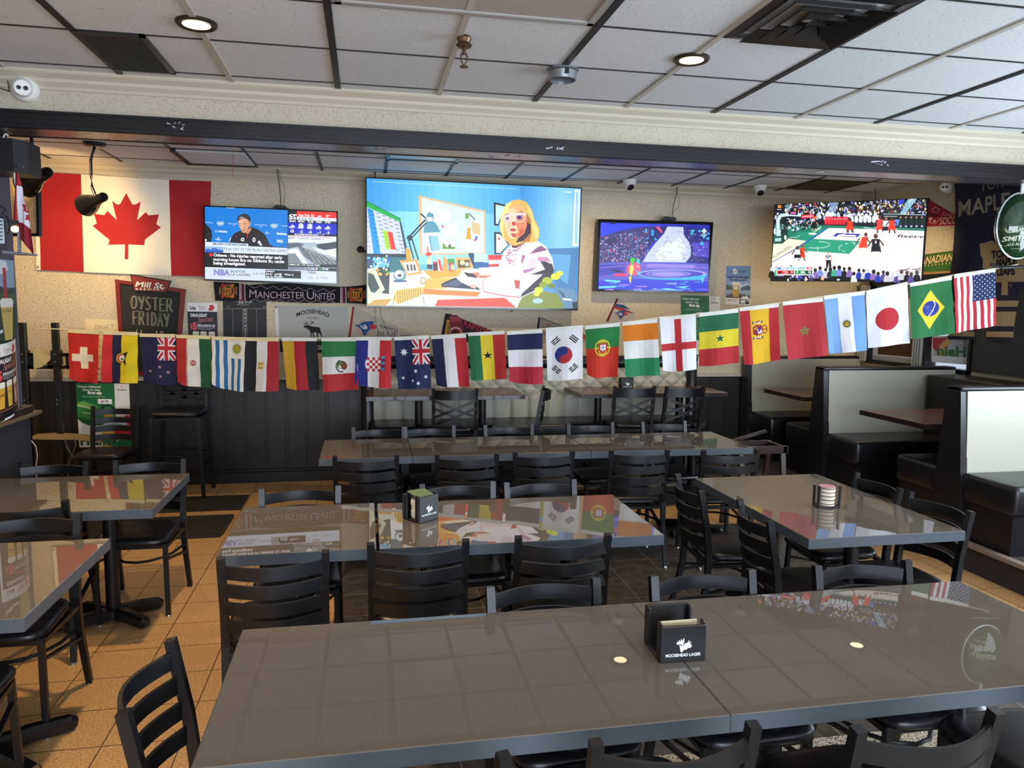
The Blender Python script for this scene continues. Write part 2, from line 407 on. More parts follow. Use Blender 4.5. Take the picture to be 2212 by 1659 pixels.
# right wall with two narrow windows near the corner and the big street window nearer the camera
W1, W2, W3 = (6.83, 7.62), (6.10, 6.72), (.2, 4.4)
ZS, ZT = 1.22, 2.13
sbox('wall_right', M_WALL, ((XR, YF, 0), (XR + .15, YB + .15, ZS)), ((XR, YF, ZT + .02), (XR + .15, YB + .15, 3.3)),
     ((XR, YF, ZS), (XR + .15, W3[0], ZT + .02)), ((XR, W3[1], ZS), (XR + .15, W2[0], ZT + .02)),
     ((XR, W2[1], ZS), (XR + .15, W1[0], ZT + .02)), ((XR, W1[1], ZS), (XR + .15, YB + .15, ZT + .02)))
sbox('wall_front', M_WALL, ((XL - .15, YF - .15, 0), (XR + .15, YF, .8)), ((XL - .15, YF - .15, 2.75), (XR + .15, YF, 3.3)),
     ((XL - .15, YF - .15, .8), (-2.2, YF, 2.75)), ((5.2, YF - .15, .8), (XR + .15, YF, 2.75)))
M_GLASS = mat('window glass', '#ffffff', .02, trans=1)
def window(name, y0, y1, m=M_BLACK):
    bm = nb(); t = .04
    for lo, hi in (((XR - .02, y0, ZS), (XR + .1, y0 + t, ZT)), ((XR - .02, y1 - t, ZS), (XR + .1, y1, ZT)),
                   ((XR - .02, y0, ZS), (XR + .1, y1, ZS + t)), ((XR - .02, y0, ZT - t), (XR + .1, y1, ZT + .02))): box(bm, lo, hi)
    o = struct(name, bm, m); g = nb(); box(g, (XR + .05, y0 + t, ZS + t), (XR + .056, y1 - t, ZT - t)); kid('pane', g, M_GLASS, o); return o
window('window_1', *W1); window('window_2', *W2); window('window_3', *W3)
bm = nb()
for x in (-2.2, 0.25, 2.7, 5.12): box(bm, (x, YF - .1, .8), (x + .08, YF + .02, 2.75))
box(bm, (-2.2, YF - .1, .8), (5.2, YF + .02, .88)); box(bm, (-2.2, YF - .1, 2.67), (5.2, YF + .02, 2.75))
o = struct('window_4', bm, M_BLACK); g = nb(); box(g, (-2.2, YF - .05, .85), (5.2, YF - .044, 2.7)); kid('pane', g, M_GLASS, o)

# wainscot along the back wall, its cap and base
bm = nb(); box(bm, (XL, YB - .02, 0), (XR, YB, 1.05))
x = XL
while x < XR - .1:
    box(bm, (x + .012, YB - .028, .14), (x + .19, YB - .015, 1.045), .003); x += .2
struct('trim_1', bm, M_DARKP)
sbox('trim_2', M_CREAM, ((XL, YB - .045, 1.05), (XR, YB, 1.085)))
bm = nb(); box(bm, (XL, YB - .045, 0), (XR, YB - .015, .11), .004); box(bm, (XL, YB - .05, .11), (XR, YB - .02, .135), .006); struct('baseboard_back', bm, M_DARKP)
# crown moulding at the back wall, at the header and on the right wall
def crown(name, a, b, out, size=.11):
    """profile swept from a to b; 'out' points from the wall into the room"""
    o = Vector(out); prof = [(0, 0), (0, -size), (.012, -size), (.02, -size * .82), (.045, -size * .6), (.05, -size * .42), (.085, -size * .2), (.09, -.012), (size, -.012), (size, 0)]
    bm = nb(); prism(bm, [Vector(a) + o * x + Vector((0, 0, z)) for x, z in prof], Vector(b) - Vector(a)); struct(name, bm, M_CREAM)
crown('trim_3', (XL, YB, ZC), (XR, YB, ZC), (0, -1, 0))
crown('trim_4', (XL, 4.87, ZC), (XR, 4.87, ZC), (0, -1, 0), .092)
crown('trim_5', (XR, 5.12, ZC), (XR, YB, ZC), (-1, 0, 0))
# header across the room and the dark beam under it
sbox('wall_header', M_HEAD, ((XL, 4.87, 2.9), (XR, 5.1, ZC)))
ZBM = 2.805
bm = nb(); box(bm, (XL, 4.845, ZBM), (XR, 4.875, 2.905), .004); box(bm, (XL, 5.095, ZBM), (XR, 5.125, 2.905), .004)
box(bm, (XL, 4.837, 2.83), (XR, 4.85, 2.84)); box(bm, (XL, 4.839, 2.86), (XR, 4.85, 2.868)); box(bm, (XL, 4.833, 2.892), (XR, 4.85, 2.906)); struct('trim_6', bm, M_BEAM)
sbox('trim_7', M_SOFFIT, ((XL, 4.87, ZBM + .004), (XR, 5.1, 2.9)))
# ceiling grid: black and grey bars alternate
XG0, XS, YG0, YS = -.152, .604, 4.665, .607
def grid(name, m, ks, w_, y0, y1):
    bm = nb()
    for k in ks:
        x = XG0 + XS * k
        if XL < x < XR: box(bm, (x - w_ / 2, y0, ZC - .008), (x + w_ / 2, y1, ZC + .002))
    return struct(name, bm, m)
M_GRID = mat('black ceiling grid', '#15151a', .5); M_GRID2 = mat('grey ceiling grid', '#b7b1a8', .5)
grid('trim_8', M_GRID, range(-8, 12, 2), .034, YF, 4.76); grid('trim_9', M_GRID2, range(-7, 12, 2), .030, YF, 4.76)
bm = nb()
for j in range(0, 14): box(bm, (XL, YG0 - YS * j - .006, ZC - .004), (XR, YG0 - YS * j + .006, ZC + .002))
struct('trim_10', bm, M_GRID)
bm = nb()
for k in range(-8, 11):
    x = .20 + .607 * k
    if XL < x < XR: box(bm, (x - .013, 5.12, ZC - .006), (x + .013, 7.73, ZC + .002))
for y in (6.25, 6.95, 7.56): box(bm, (XL, y - .006, ZC - .004), (XR, y + .006, ZC + .002))
struct('trim_11', bm, M_GRID)

# platform at the back and along the booths, carpeted riser with a pale nosing
M_RISER = mat('dark diamond carpet', '#2c2522', .9, bump=(60, .5, .004))
sbox('floor_platform', M_RISER, ((-.05, 6.38, 0), (XR, YB - .02, P)), ((4.17, 1.2, 0), (XR, 6.39, P)))
bm = nb(); box(bm, (-.06, 6.35, P - .02), (4.14, 6.40, P + .012), .004); box(bm, (4.13, 1.2, P - .02), (4.19, 6.38, P + .012), .004)
struct('trim_12', bm, mat('worn grey nosing', '#7a6c60', .5))

# ================================================================ ceiling fittings
def pot(loc, n, lab):
    t = thing('pot_light', lab, 'ceiling light', loc)
    bm = nb(); lathe(bm, [(.055, 0), (.060, -.012), (.085, -.017), (.092, -.010), (.092, 0), (.055, 0)], loc, 28); kid('trim_ring', bm, mat('bronze trim ring', '#3b332a', .35, metal=.6), t, True)
    bm = nb(); lathe(bm, [(.064, -.0125), (.03, -.0115), (0, -.011)], loc, 28); kid('lens', bm, mat('glowing lamp lens', (1, .80, .48), .4, emis=6), t)
    return t
pot((-.757, 3.83, ZC), 1, 'round warm pot light glowing in the ceiling at upper left, near the dark vent panel')
pot((1.666, 3.78, ZC), 2, 'round warm pot light glowing in the ceiling left of the black air diffuser')
POTS = [(-.757, 3.83), (1.666, 3.78)]
HID = [(-.757, .6), (1.666, .6), (3.9, 2.0), (-2.9, 2.2)]
BACKP = [(-2.5, 6.55), (2.4, 6.6), (4.9, 6.5)]
for x, y in POTS + HID: spot('pot_light_beam', (x, y, ZC - .03), (x, y + .01, 0), (170 if y > 2 else 70) if x < -.5 else 60, 110, .7, WARM, .05)
for x, y in BACKP: spot('pot_light_beam', (x, y, ZC - .03), (x, y + 1.0, 0), 70, 135, .7, (1, .72, .38), .05)
for i, (x, y) in enumerate(HID): pot((x, y, ZC), 3 + i, 'round warm pot light in the ceiling over the front of the room')
for x, y in BACKP: pot((x, y, ZC), 9, 'round warm pot light in the back ceiling just behind the dark beam')['group'] = 'pot lights behind the beam'
for o in [q for q in COL.objects if q.name.startswith('pot_light') and q.get('label', '').endswith('front of the room')]: o['group'] = 'pot lights over the front of the room'
# square air diffuser
c = Vector((XG0 + XS * 3.5, YG0 - YS * 2.5, ZC)); hx, hy = .29, .292
t = thing('air_diffuser', 'large square black air diffuser with stepped louvres in the ceiling', 'air vent', c)
def frame_ring(bm, r0, r1, z0, z1):
    for sx, sy in ((1, 0), (-1, 0), (0, 1), (0, -1)):
        pts = []
        for r, z, s in ((r0, z0, -1), (r0, z0, 1), (r1, z1, 1), (r1, z1, -1)):
            v = (sx * r, s * r) if sx else (s * r, sy * r); pts.append(c + Vector((v[0] * hx / .29, v[1] * hy / .29, z)))
        prism(bm, pts, (0, 0, .004))
bm = nb(); frame_ring(bm, .29, .245, -.012, -.02); kid('frame', bm, M_BLACK, t)
for r in (.235, .175, .115, .06):
    bm = nb(); frame_ring(bm, r, r - .06, -.045 - (.235 - r) * .08, -.004); kid('louvre', bm, mat('black louvre', '#0c0c10', .3), t)
# grey vent panel
c = Vector((-1.205, 4.36, ZC)); t = thing('ceiling_vent', 'dark grey perforated vent panel set in the ceiling grid at upper left', 'air vent', c)
bm = nb(); box(bm, (-1.36, 4.07, ZC - .01), (-1.05, 4.66, ZC + .005)); kid('mesh_plate', bm, mat('dusty grey mesh', '#4c4a48', .8, bump=(300, .7, .003)), t)
bm = nb()
for i in range(26): box(bm, (-1.345 + i * .011, 4.09, ZC - .013), (-1.341 + i * .011, 4.64, ZC - .009))
kid('fins', bm, mat('dark fins', '#33312f', .7), t)
bm = nb(); box(bm, (-1.365, 4.05, ZC - .014), (-1.04, 4.07, ZC)); box(bm, (-1.365, 4.65, ZC - .014), (-1.04, 4.67, ZC)); box(bm, (-1.065, 4.05, ZC - .014), (-1.04, 4.67, ZC)); kid('frame', bm, M_BLACK, t)
# fluorescent troffer, switched off
x0, x1, y0, y1 = XG0 + .03, XG0 + 2 * XS - .03, YG0 - 4 * YS + .02, YG0 - 2 * YS - .02
t = thing('ceiling_panel_light', 'wide framed fluorescent ceiling panel, switched off, at the top edge', 'ceiling light', ((x0 + x1) / 2, (y0 + y1) / 2, ZC))
bm = nb(); box(bm, (x0 + .03, y0 + .03, ZC - .006), (x1 - .03, y1 - .03, ZC)); kid('diffuser', bm, mat('dull prismatic diffuser', '#a89e98', .5, bump=(400, .3, .001)), t)
bm = nb()
for lo, hi in (((x0, y0), (x1, y0 + .035)), ((x0, y1 - .035), (x1, y1)), ((x0, y0), (x0 + .035, y1)), ((x1 - .035, y0), (x1, y1))): box(bm, (*lo, ZC - .014), (*hi, ZC), .004)
kid('frame', bm, mat('grey aluminium frame', '#b4b4b2', .35, metal=.5), t)
# back room light panel above the big television
t = thing('ceiling_panel_light', 'small pale ceiling light panel in the back ceiling above the big television', 'ceiling light', (.51, 6.62, ZC))
bm = nb(); box(bm, (.22, 6.27, ZC - .012), (.80, 6.93, ZC)); kid('diffuser', bm, mat('pale diffuser', '#b9cdd8', .3), t)
bm = nb(); box(bm, (.19, 6.25, ZC - .02), (.22, 6.95, ZC)); box(bm, (.8, 6.25, ZC - .02), (.83, 6.95, ZC)); box(bm, (.19, 6.9, ZC - .02), (.83, 6.95, ZC)); kid('frame', bm, M_BLACK, t)
# dark ceiling vent in the far right corner, raised tile at left
bm = nb(); box(bm, (4.48, 6.98, ZC - .012), (5.05, 7.55, ZC)); tag(mk('vent_tile', bm, mat('dark vent tile', '#1b1a1c', .6)), 'dark square vent tile in the ceiling above the basketball television', 'air vent')
t = thing('access_tile', 'slightly dropped ceiling tile with black edges above the red and white wall flag', 'ceiling tile', (-1.3, 6.98, ZC - .02))
bm = nb(); box(bm, (-1.58, 6.98, ZC - .02), (-1.02, 7.56, ZC - .006)); kid('tile', bm, M_TILE, t)
bm = nb(); box(bm, (-1.62, 6.96, ZC - .03), (-1.58, 7.6, ZC)); box(bm, (-1.62, 7.56, ZC - .03), (-1.02, 7.6, ZC)); kid('edge_bar', bm, M_GRID, t)
# sprinkler head
c = Vector((.475, 3.73, ZC)); t = thing('sprinkler_head', 'brass sprinkler head hanging from the ceiling left of the steel ring', 'sprinkler', c)
bm = nb(); lathe(bm, [(.03, 0), (.036, -.012), (.028, -.03), (.04, -.042), (.03, -.052), (0, -.055)], c, 20); kid('escutcheon', bm, mat('dull brass', '#6b5644', .35, metal=.8), t, True)
bm = nb(); tube(bm, [c + Vector((0, 0, -.05)), c + Vector((0, 0, -.085))], .010); tube(bm, [c + Vector((-.012, 0, -.08)), c + Vector((-.016, 0, -.11)), c + Vector((0, 0, -.14))], .004); tube(bm, [c + Vector((.012, 0, -.08)), c + Vector((.016, 0, -.11)), c + Vector((0, 0, -.14))], .004); kid('frame', bm, mat('dull brass', '#6b5644', .35, metal=.8), t)
bm = nb(); lathe(bm, [(0, -.138), (.022, -.140), (.022, -.144), (0, -.146)], c, 16); kid('deflector', bm, mat('dull brass', '#6b5644', .35, metal=.8), t)
# steel ring
c = Vector((1.066, 4.11, ZC)); bm = nb(); lathe(bm, [(.088, 0), (.088, -.012), (.078, -.018), (.074, -.06), (.066, -.062), (.064, -.02), (.0, -.014)], c, 32)
t = thing('duct_collar', 'round galvanised steel duct collar on the ceiling between sprinkler and pot light', 'duct collar', c)
kid('collar', bm, M_SILVER, t, True)
bm = nb(); box(bm, c + Vector((-.01, -.085, -.045)), c + Vector((.012, -.07, -.02))); kid('tab', bm, M_BLACK, t)
# small hook under the diffuser
p = onz(1824, 92, ZC); bm = nb(); tube(bm, [p, p + Vector((0, 0, -.03)), p + Vector((.006, 0, -.04)), p + Vector((0, 0, -.048)), p + Vector((-.006, 0, -.04))], .0015, 5); tag(mk('ceiling_hook', bm, M_SILVER), 'tiny wire hook hanging at the corner of the black diffuser', 'hook')

def cctv(c, look, lab, r=.055, eye=2, wallmount=None):
    """turret camera: round base, ball with a face plate"""
    c = Vector(c); t = thing('security_camera', lab, 'security camera', c); look = Vector(look).normalized()
    n = Vector(wallmount) if wallmount else Vector((0, 0, -1)); R = n.to_track_quat('Z', 'Y').to_matrix()
    bm = nb(); lathe(bm, [(0, 0), (r * 1.15, 0), (r * 1.15, r * .35), (r * .95, r * .75), (r * .7, r * .9), (0, r * .9)], c, 28, R); kid('base', bm, M_WHITE, t, True)
    b = c + n * r * .95; R2 = look.to_track_quat('Z', 'Y').to_matrix()
    bm = nb(); lathe(bm, [(0, -r * .85)] + [(r * .85 * math.sin(a), -r * .85 * math.cos(a)) for a in (.4, .8, 1.2, 1.57, 1.9, 2.3)] + [(0, r * .57)], b, 28, R2); kid('ball', bm, M_WHITE, t, True)
    f = b + look * r * .58
    if eye == 2:
        for s, q in ((-.27, .17), (.27, .19)):
            bm = nb(); lathe(bm, [(r * q, 0), (r * q, .006), (r * q * .8, .008), (0, .006)], f + R2 @ Vector((s * r, 0, 0)), 16, R2); kid('lens', bm, M_BLACK, t)
    else:
        bm = nb(); lathe(bm, [(r * .6, 0), (r * .6, .006), (r * .45, .01), (0, .004)], f - look * .004, 20, R2); kid('lens', bm, M_BLACK, t)
    return t
cc = ony(56, 193, 4.86); cctv(cc, (.35, -1, -.25), 'white dome security camera with two lenses on the header wall at upper left', .062, 2, (0.1, -1, -.1))
bm = nb(); q = ony(50, 170, 4.84); tube(bm, [q, q + Vector((-.06, 0, .05)), q + Vector((-.09, 0, .08)), Vector((q.x - .07, 4.83, 3.0)), Vector((q.x - .2, 4.75, 3.03))], .004, 6); tag(mk('camera_cable', bm, M_BLACK), 'black cable curving up from the dome camera on the header', 'cable')
for px, py, lab, d in ((1360, 391, 'white turret security camera under the back ceiling between the two middle televisions', (.2, -1, -.9)), (1642, 404, 'white turret security camera under the back ceiling left of the basketball television', (-.2, -1, -.9))):
    cctv(onp(px, py, (0, 7.42, 0), Vector((0, 1, 0))) * 1.0 if False else Vector((onp(px, py, (0, 7.45, 0), Vector((0, 1, 0))).x, 7.45, ZC - .005)), d, lab, .06, 1)
cc = onx(2050, 403, XR - .01); cctv(cc, (-.6, -1, -.2), 'white security camera on the right wall beside the dark team flag', .06, 2, (-1, -.1, -.1))
bm = nb(); tube(bm, [onx(2040, 405, XR - .02), onx(2028, 400, XR - .02), onx(2018, 392, XR - .02), onx(2012, 380, XR - .02)], .004, 6); tag(mk('camera_cable', bm, M_BLACK), 'black cable running to the camera on the right wall', 'cable')

# scraps of tape left on the beam
def tape(name, fm, spots, lab):
    a = Art()
    for x, y, w_, h_ in spots:
        for k in range(4):
            q = random.uniform(-.4, .4); a.line('#b9b9c8', random.uniform(1, 2.4), x + random.uniform(-w_, w_) / 2, y + random.uniform(-h_, h_) / 2, x + random.uniform(-w_, w_) / 2, y + random.uniform(-h_, h_) / 2)
    return tag(a.build(name, fm, eps=3e-5, base=.0006), lab, 'tape')
tape('tape_scrap', plane_y(4.842), [(375, 270, 30, 14), (398, 276, 26, 16)], 'torn clear tape scraps on the left end of the dark beam')
tape('tape_scrap', plane_y(4.842), [(1188, 318, 20, 12), (1212, 320, 22, 14)], 'torn clear tape scraps on the middle of the dark beam')
tape('tape_scrap', plane_y(4.842), [(1890, 352, 24, 10), (1912, 353, 20, 12)], 'torn clear tape scraps on the right end of the dark beam')
fmz = lambda px, py: (onz(px, py, ZBM + .003), Vector((0, 0, -1)))
tape('tape_scrap', fmz, [(816, 322, 16, 8), (828, 324, 12, 6), (846, 320, 18, 4)], 'white tape marks under the beam above the big television')
tape('tape_scrap', fmz, [(1062, 338, 14, 5), (1098, 336, 18, 5), (1118, 338, 16, 5)], 'white tape marks under the beam right of the big television')
tape('tape_scrap', fmz, [(1772, 371, 24, 6), (1701, 367, 12, 4)], 'white tape marks under the beam above the basketball television')

# ================================================================ tables
def foot_base(t, x, y, z0, ztop, L=.27, ang=35, r=.038):
    bm = nb(); lathe(bm, [(r, z0 + .04), (r, ztop - .01)], (x, y, 0), 24); lathe(bm, [(r * 1.5, z0 + .03), (r * 1.5, z0 + .07), (r, z0 + .09)], (x, y, 0), 24); kid('post', bm, M_METAL, t, True)
    bm = nb(); box(bm, (x - .17, y - .03, ztop - .02), (x + .17, y + .03, ztop)); box(bm, (x - .03, y - .17, ztop - .02), (x + .03, y + .17, ztop)); kid('mounting_plate', bm, M_METAL, t)
    for s in (ang, 180 - ang, 180 + ang, 360 - ang):
        a = math.radians(s); d = Vector((math.cos(a), math.sin(a), 0)); bm = nb()
        sweep(bm, [Vector((x, y, z0 + .055)), Vector((x, y, z0 + .055)) + d * L * .5, Vector((x, y, z0 + .04)) + d * L * .92, Vector((x, y, z0 + .034)) + d * L], [(-.032, -.034), (.032, -.034), (.032, .012), (.018, .026), (-.018, .026), (-.032, .012)], scales=[1.1, 1, .95, .6])
        kid('foot', bm, M_METAL, t)
def table(name, x0, x1, y0, y1, posts, label, z=.76, th=.05, top=M_QUARTZ, z0=0, group=None, ang=35, L=.27, mt='tabletop'):
    cx, cy = (x0 + x1) / 2, (y0 + y1) / 2
    t = thing(name, label, 'table', (cx, cy, z0), 0, group)
    bm = nb(); box(bm, (x0, y0, z - th), (x1, y1, z), .002); kid(mt, bm, top, t)
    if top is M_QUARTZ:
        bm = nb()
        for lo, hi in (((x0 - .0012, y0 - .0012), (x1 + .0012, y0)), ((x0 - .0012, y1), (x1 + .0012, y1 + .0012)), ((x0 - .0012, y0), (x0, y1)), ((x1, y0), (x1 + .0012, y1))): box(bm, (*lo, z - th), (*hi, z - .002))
        kid('edge_band_or_shade', bm, M_EDGE_SHADE, t)  # added skin over the quartz edge, carries the painted shade
    for x, y in posts: foot_base(t, x, y, z0, z - th, L, ang)
    return t
table('quartz_table', -.41, .948, 1.745, 2.505, [(-.05, 2.12), (.62, 2.12)], 'long grey quartz table nearest the camera, left half, moose coaster box on it', L=.24)
table('quartz_table', .952, 2.33, 1.745, 2.505, [(1.30, 2.12), (1.97, 2.10)], 'grey quartz table filling the lower right corner, joined to the nearest one', L=.24)
table('quartz_table', -.635, .036, 3.27, 4.035, [(-.3, 3.65)], 'narrow grey quartz table in the middle row reflecting the news television')
table('quartz_table', .052, 1.385, 3.26, 4.02, [(.42, 3.64), (1.02, 3.64)], 'grey quartz table in the middle row reflecting the big television, coaster box on it')
table('quartz_table', -.325, .314, 5.235, 5.955, [(0, 5.6)], 'left end piece of the long quartz table row before the bench')
table('quartz_table', .320, 1.628, 5.235, 5.955, [(.6, 5.6), (1.3, 5.6)], 'middle piece of the long quartz table row before the bench')
table('quartz_table', 1.634, 2.93, 5.235, 5.955, [(1.95, 5.6), (2.6, 5.6)], 'right end piece of the long quartz table row, dotted with white crumbs')
table('quartz_table', -2.20, -1.10, 4.085, 4.915, [(-1.44, 4.5), (-1.9, 4.5)], 'grey quartz table at the left reflecting the red and yellow bunting flags')
table('quartz_table', -2.32, -1.155, 2.72, 3.60, [(-1.52, 3.16), (-2.0, 3.16)], 'grey quartz table cut by the left edge, nearer than the other left table', L=.34)
table('quartz_table', 2.04, 2.89, 3.09, 4.335, [(2.46, 3.35), (2.46, 4.1)], 'grey quartz table standing lengthwise at the right with a stack of round coasters')
# seam between the two nearest tables is the real gap; crumbs on the far row
bm = nb()
for i in range(40):
    q = Vector((random.uniform(1.9, 2.75), random.uniform(5.45, 5.8), .7606)); box(bm, q - Vector((.003, .002, .0006)), q + Vector((.003, .002, .0006)))
o = tag(mk('crumbs', bm, mat('white crumbs', '#d9d9d4', .8)), 'scatter of white crumbs on the right end of the far quartz table row', 'crumbs'); o['kind'] = 'stuff'
# wooden tables on the platform
for x0, x1, y0, y1, ps, lab in (
    (.0, 1.50, 6.98, 7.62, [(.50, 7.3), (1.13, 7.3)], 'left wooden table at the tufted bench on the platform'),
    (2.06, 3.60, 6.98, 7.62, [(2.33, 7.3), (3.22, 7.3)], 'right wooden table at the tufted bench, small black coaster box on it'),
    (4.18, 5.4, 6.56, 7.28, [(4.62, 6.95)], 'wooden booth table in the farthest booth by the corner'),
    (4.17, 5.2, 4.92, 5.68, [(4.72, 5.2)], 'red brown wooden booth table in the middle booth')):
    t = table('wooden_table', x0, x1, y0, y1, ps, lab, z=P + .77, th=.04, top=M_WOOD, z0=P, ang=45, L=.24)
    bm = nb()
    for lo, hi in (((x0 - .004, y0 - .004), (x1 + .004, y0 + .004)), ((x0 - .004, y1 - .004), (x1 + .004, y1 + .004)), ((x0 - .004, y0), (x0 + .004, y1)), ((x1 - .004, y0), (x1 + .004, y1))): box(bm, (*lo, P + .729), (*hi, P + .768))
    kid('edge_band_or_shade', bm, M_DWOOD, t)

# ================================================================ chairs
def seat_pad(bm, w0, w1, y0, y1, z0, z1, n=10):
    """rounded cushion, front (y1) wider than back"""
    rings = []
    prof = [(0.0, .86), (.12, .95), (.35, 1.0), (.6, 1.0), (.82, .965), (.95, .90), (1.0, .78)]
    N = 32
    for h, k in prof:
        R = []
        for i in range(N):
            a = 2 * PI * i / N; c_, s_ = math.cos(a), math.sin(a); e = .42
            u = math.copysign(abs(c_) ** e, c_); v = math.copysign(abs(s_) ** e, s_)
            wv = (w0 + (w1 - w0) * (v + 1) / 2) / 2
            R.append(bm.verts.new((u * wv * k, (y0 + y1) / 2 + v * (y1 - y0) / 2 * k, z0 + (z1 - z0) * h)))
        rings.append(R)
    for A, B in zip(rings, rings[1:]):
        for i in range(N): bm.faces.new((A[i], A[(i + 1) % N], B[(i + 1) % N], B[i]))
    bm.faces.new(rings[0][::-1]); c0 = bm.verts.new((0, (y0 + y1) / 2, z1 + .004))
    for i in range(N): bm.faces.new((rings[-1][i], rings[-1][(i + 1) % N], c0))
def make_chair(kind):
    t = thing('cross_back_chair' if kind == 'x' else 'ladder_back_chair', 'x', 'chair')
    top = .845 if kind == 'l' else .86; hw = .196
    for s in (-1, 1):
        bm = nb(); sweep(bm, [(s * .205, -.275, .0), (s * .198, -.205, .30), (s * hw, -.195, .46), (s * hw, -.212, .62), (s * (hw + .003), -.255, top)], [(-.013, -.012), (.013, -.012), (.013, .014), (-.013, .014)], up=(0, 1, 0), scales=[1, 1.15, 1.25, 1.2, 1.15])
        o = kid('leg', bm, M_METAL, t); g = nb(); lathe(g, [(.016, 0), (.016, .01), (.012, .014), (0, .014)], (s * .205, -.275, -.001), 12); kid('glide', g, M_CHROME, o)
        bm = nb(); bar(bm, (s * .195, .195, 0), (s * .185, .175, .435), .026, .026, (0, 1, 0), .003)
        o = kid('leg', bm, M_METAL, t); g = nb(); lathe(g, [(.017, 0), (.017, .01), (.012, .014), (0, .014)], (s * .195, .195, -.001), 12); kid('glide', g, M_CHROME, o)
        bm = nb(); bar(bm, (s * .190, .186, .34), (s * .199, -.2, .26), .022, .012, (0, 0, 1), .002); kid('stretcher', bm, M_METAL, t)
    def slat(z, h, bow=.072, th=.011, ends=None):
        yb = -.195 - max(0, z - .46) * .155
        n = 10; pts = [(-hw + 2 * hw * i / n, yb - bow * math.sin(PI * i / n), z) for i in range(n + 1)]
        bm = nb(); sweep(bm, pts, [(-th / 2, -h / 2), (th / 2, -h / 2), (th / 2, h / 2), (-th / 2, h / 2)]); return bm
    if kind == 'l':
        for z in (.785, .707, .629, .551): kid('slat', slat(z, .054), M_METAL, t, True)
    else:
        kid('top_rail', slat(.80, .085), M_METAL, t, True)
        for s in (-1, 1):
            for dz in (0, -.075):
                bm = nb(); z0, z1 = .745 + dz, .585 + dz; n = 8
                sweep(bm, [(s * (-hw + 2 * hw * i / n), -.195 - max(0, (z0 + (z1 - z0) * i / n) - .46) * .155 - .034 * math.sin(PI * i / n) + .004 * s, z0 + (z1 - z0) * i / n) for i in range(n + 1)], rect_sec(.010, .022))
                kid('cross_bar', bm, M_METAL, t, True)
    bm = nb(); seat_pad(bm, .385, .44, -.185, .235, .432, .482); kid('seat', bm, M_VINYL, t, True)
    bm = nb()
    for a, b in (((-.185, .175, .418), (.185, .175, .418)), ((-.196, -.19, .418), (.196, -.19, .418)), ((-.187, .175, .418), (-.196, -.19, .418)), ((.187, .175, .418), (.196, -.19, .418))): bar(bm, a, b, .028, .02)
    kid('seat_frame', bm, M_METAL, t)
    bm = nb(); tube(bm, [(-.192, -.2 + .0, .30)] + [(-.18 * math.cos(PI * i / 8), -.17 + .27 * math.sin(PI * i / 8), .30) for i in range(9)] + [(.192, -.2, .30)], .008, 6); kid('hoop_brace', bm, M_METAL, t, True)
    return t
proto = {'l': make_chair('l'), 'x': make_chair('x')}; usedp = set()
def chair(x, y, deg, label, kind='l', z=0, grp=None):
    """deg 0: sitter looks away from the camera (back towards us); post tops stand at (x, y)"""
    a = math.radians(deg); p = proto[kind]
    t = p if kind not in usedp else copy_tree(p); usedp.add(kind)
    off = -.255; t.location = (x + math.sin(a) * off, y - math.cos(a) * off, z)
    t.rotation_euler = (0, 0, a); t['label'] = label
    if grp: t['group'] = grp
    elif 'group' in t: del t['group']
    return t
G1 = 'chairs along the near side of the closest table'
chair(.10, 1.50, 12, 'ladder-back chair at bottom centre, only one post tip showing below the table edge', grp=G1)
chair(.712, 1.556, 1, 'black ladder-back chair at bottom, right of centre, just below the coaster box', grp=G1)
chair(1.350, 1.505, 2, 'black ladder-back chair in the bottom right, fully across the lower table edge', grp=G1)
chair(2.08, 1.60, 0, 'black chair cut by the bottom right corner, only its seat showing', grp=G1)
G2 = 'chairs tucked in at the far side of the closest table'
chair(.624, 2.545, 183, 'black chair tucked behind the closest table, below the middle coaster box', grp=G2)
chair(1.242, 2.545, 181, 'black chair tucked behind the closest table, straight behind its moose coaster box', grp=G2)
chair(1.918, 2.545, 180, 'black chair tucked behind the closest table, in front of the lengthwise right table', grp=G2)
chair(-.585, 2.075, -92, 'lone ladder-back chair at the left end of the closest table, seen from the side')
G3 = 'chairs on the near side of the middle tables'
chair(-.367, 3.00, 3, 'black ladder-back chair in front of the narrow table that reflects the news screen', grp=G3)
chair(.21, 3.07, -2, 'black ladder-back chair in front of the middle table, under its coaster box', grp=G3)
chair(.837, 3.06, -3, 'black ladder-back chair in front of the right half of the middle table', grp=G3)
G4 = 'chairs on the far side of the middle tables'
chair(-.355, 4.10, 182, 'black chair behind the narrow middle table, floor tiles showing beside it', grp=G4)
chair(.496, 4.08, 181, 'black chair just behind the coaster box on the middle table', grp=G4)
chair(.965, 4.06, 183, 'black chair behind the right half of the middle table, under the reflected flags', grp=G4)
G5 = 'chairs on the near side of the long far row'
for x, y, a, lab in ((-.007, 4.90, -1, 'first ladder-back chair from the left before the long far row'), (.655, 4.87, -3, 'second ladder-back chair from the left before the long far row'),
                     (1.185, 4.88, -2, 'third ladder-back chair from the left before the long far row'), (1.86, 4.85, -6, 'fourth chair before the long far row, right beside the middle table corner'),
                     (2.50, 4.76, -3, 'last ladder-back chair before the right end of the long far row')): chair(x, y, a, lab, grp=G5)
G6 = 'chairs behind the long far row'
for x, y, a, lab in ((.095, 6.03, 176, 'leftmost chair behind the long far row'), (.50, 6.03, 186, 'second chair from the left behind the long far row, touching the first'),
                     (1.155, 6.03, 183, 'middle chair behind the long far row, below the side-on cross-back chair'), (1.86, 6.03, 184, 'fourth chair behind the long far row, below a gap in the bench tables'),
                     (2.52, 6.03, 184, 'rightmost chair behind the long far row')): chair(x, y, a, lab, grp=G6)
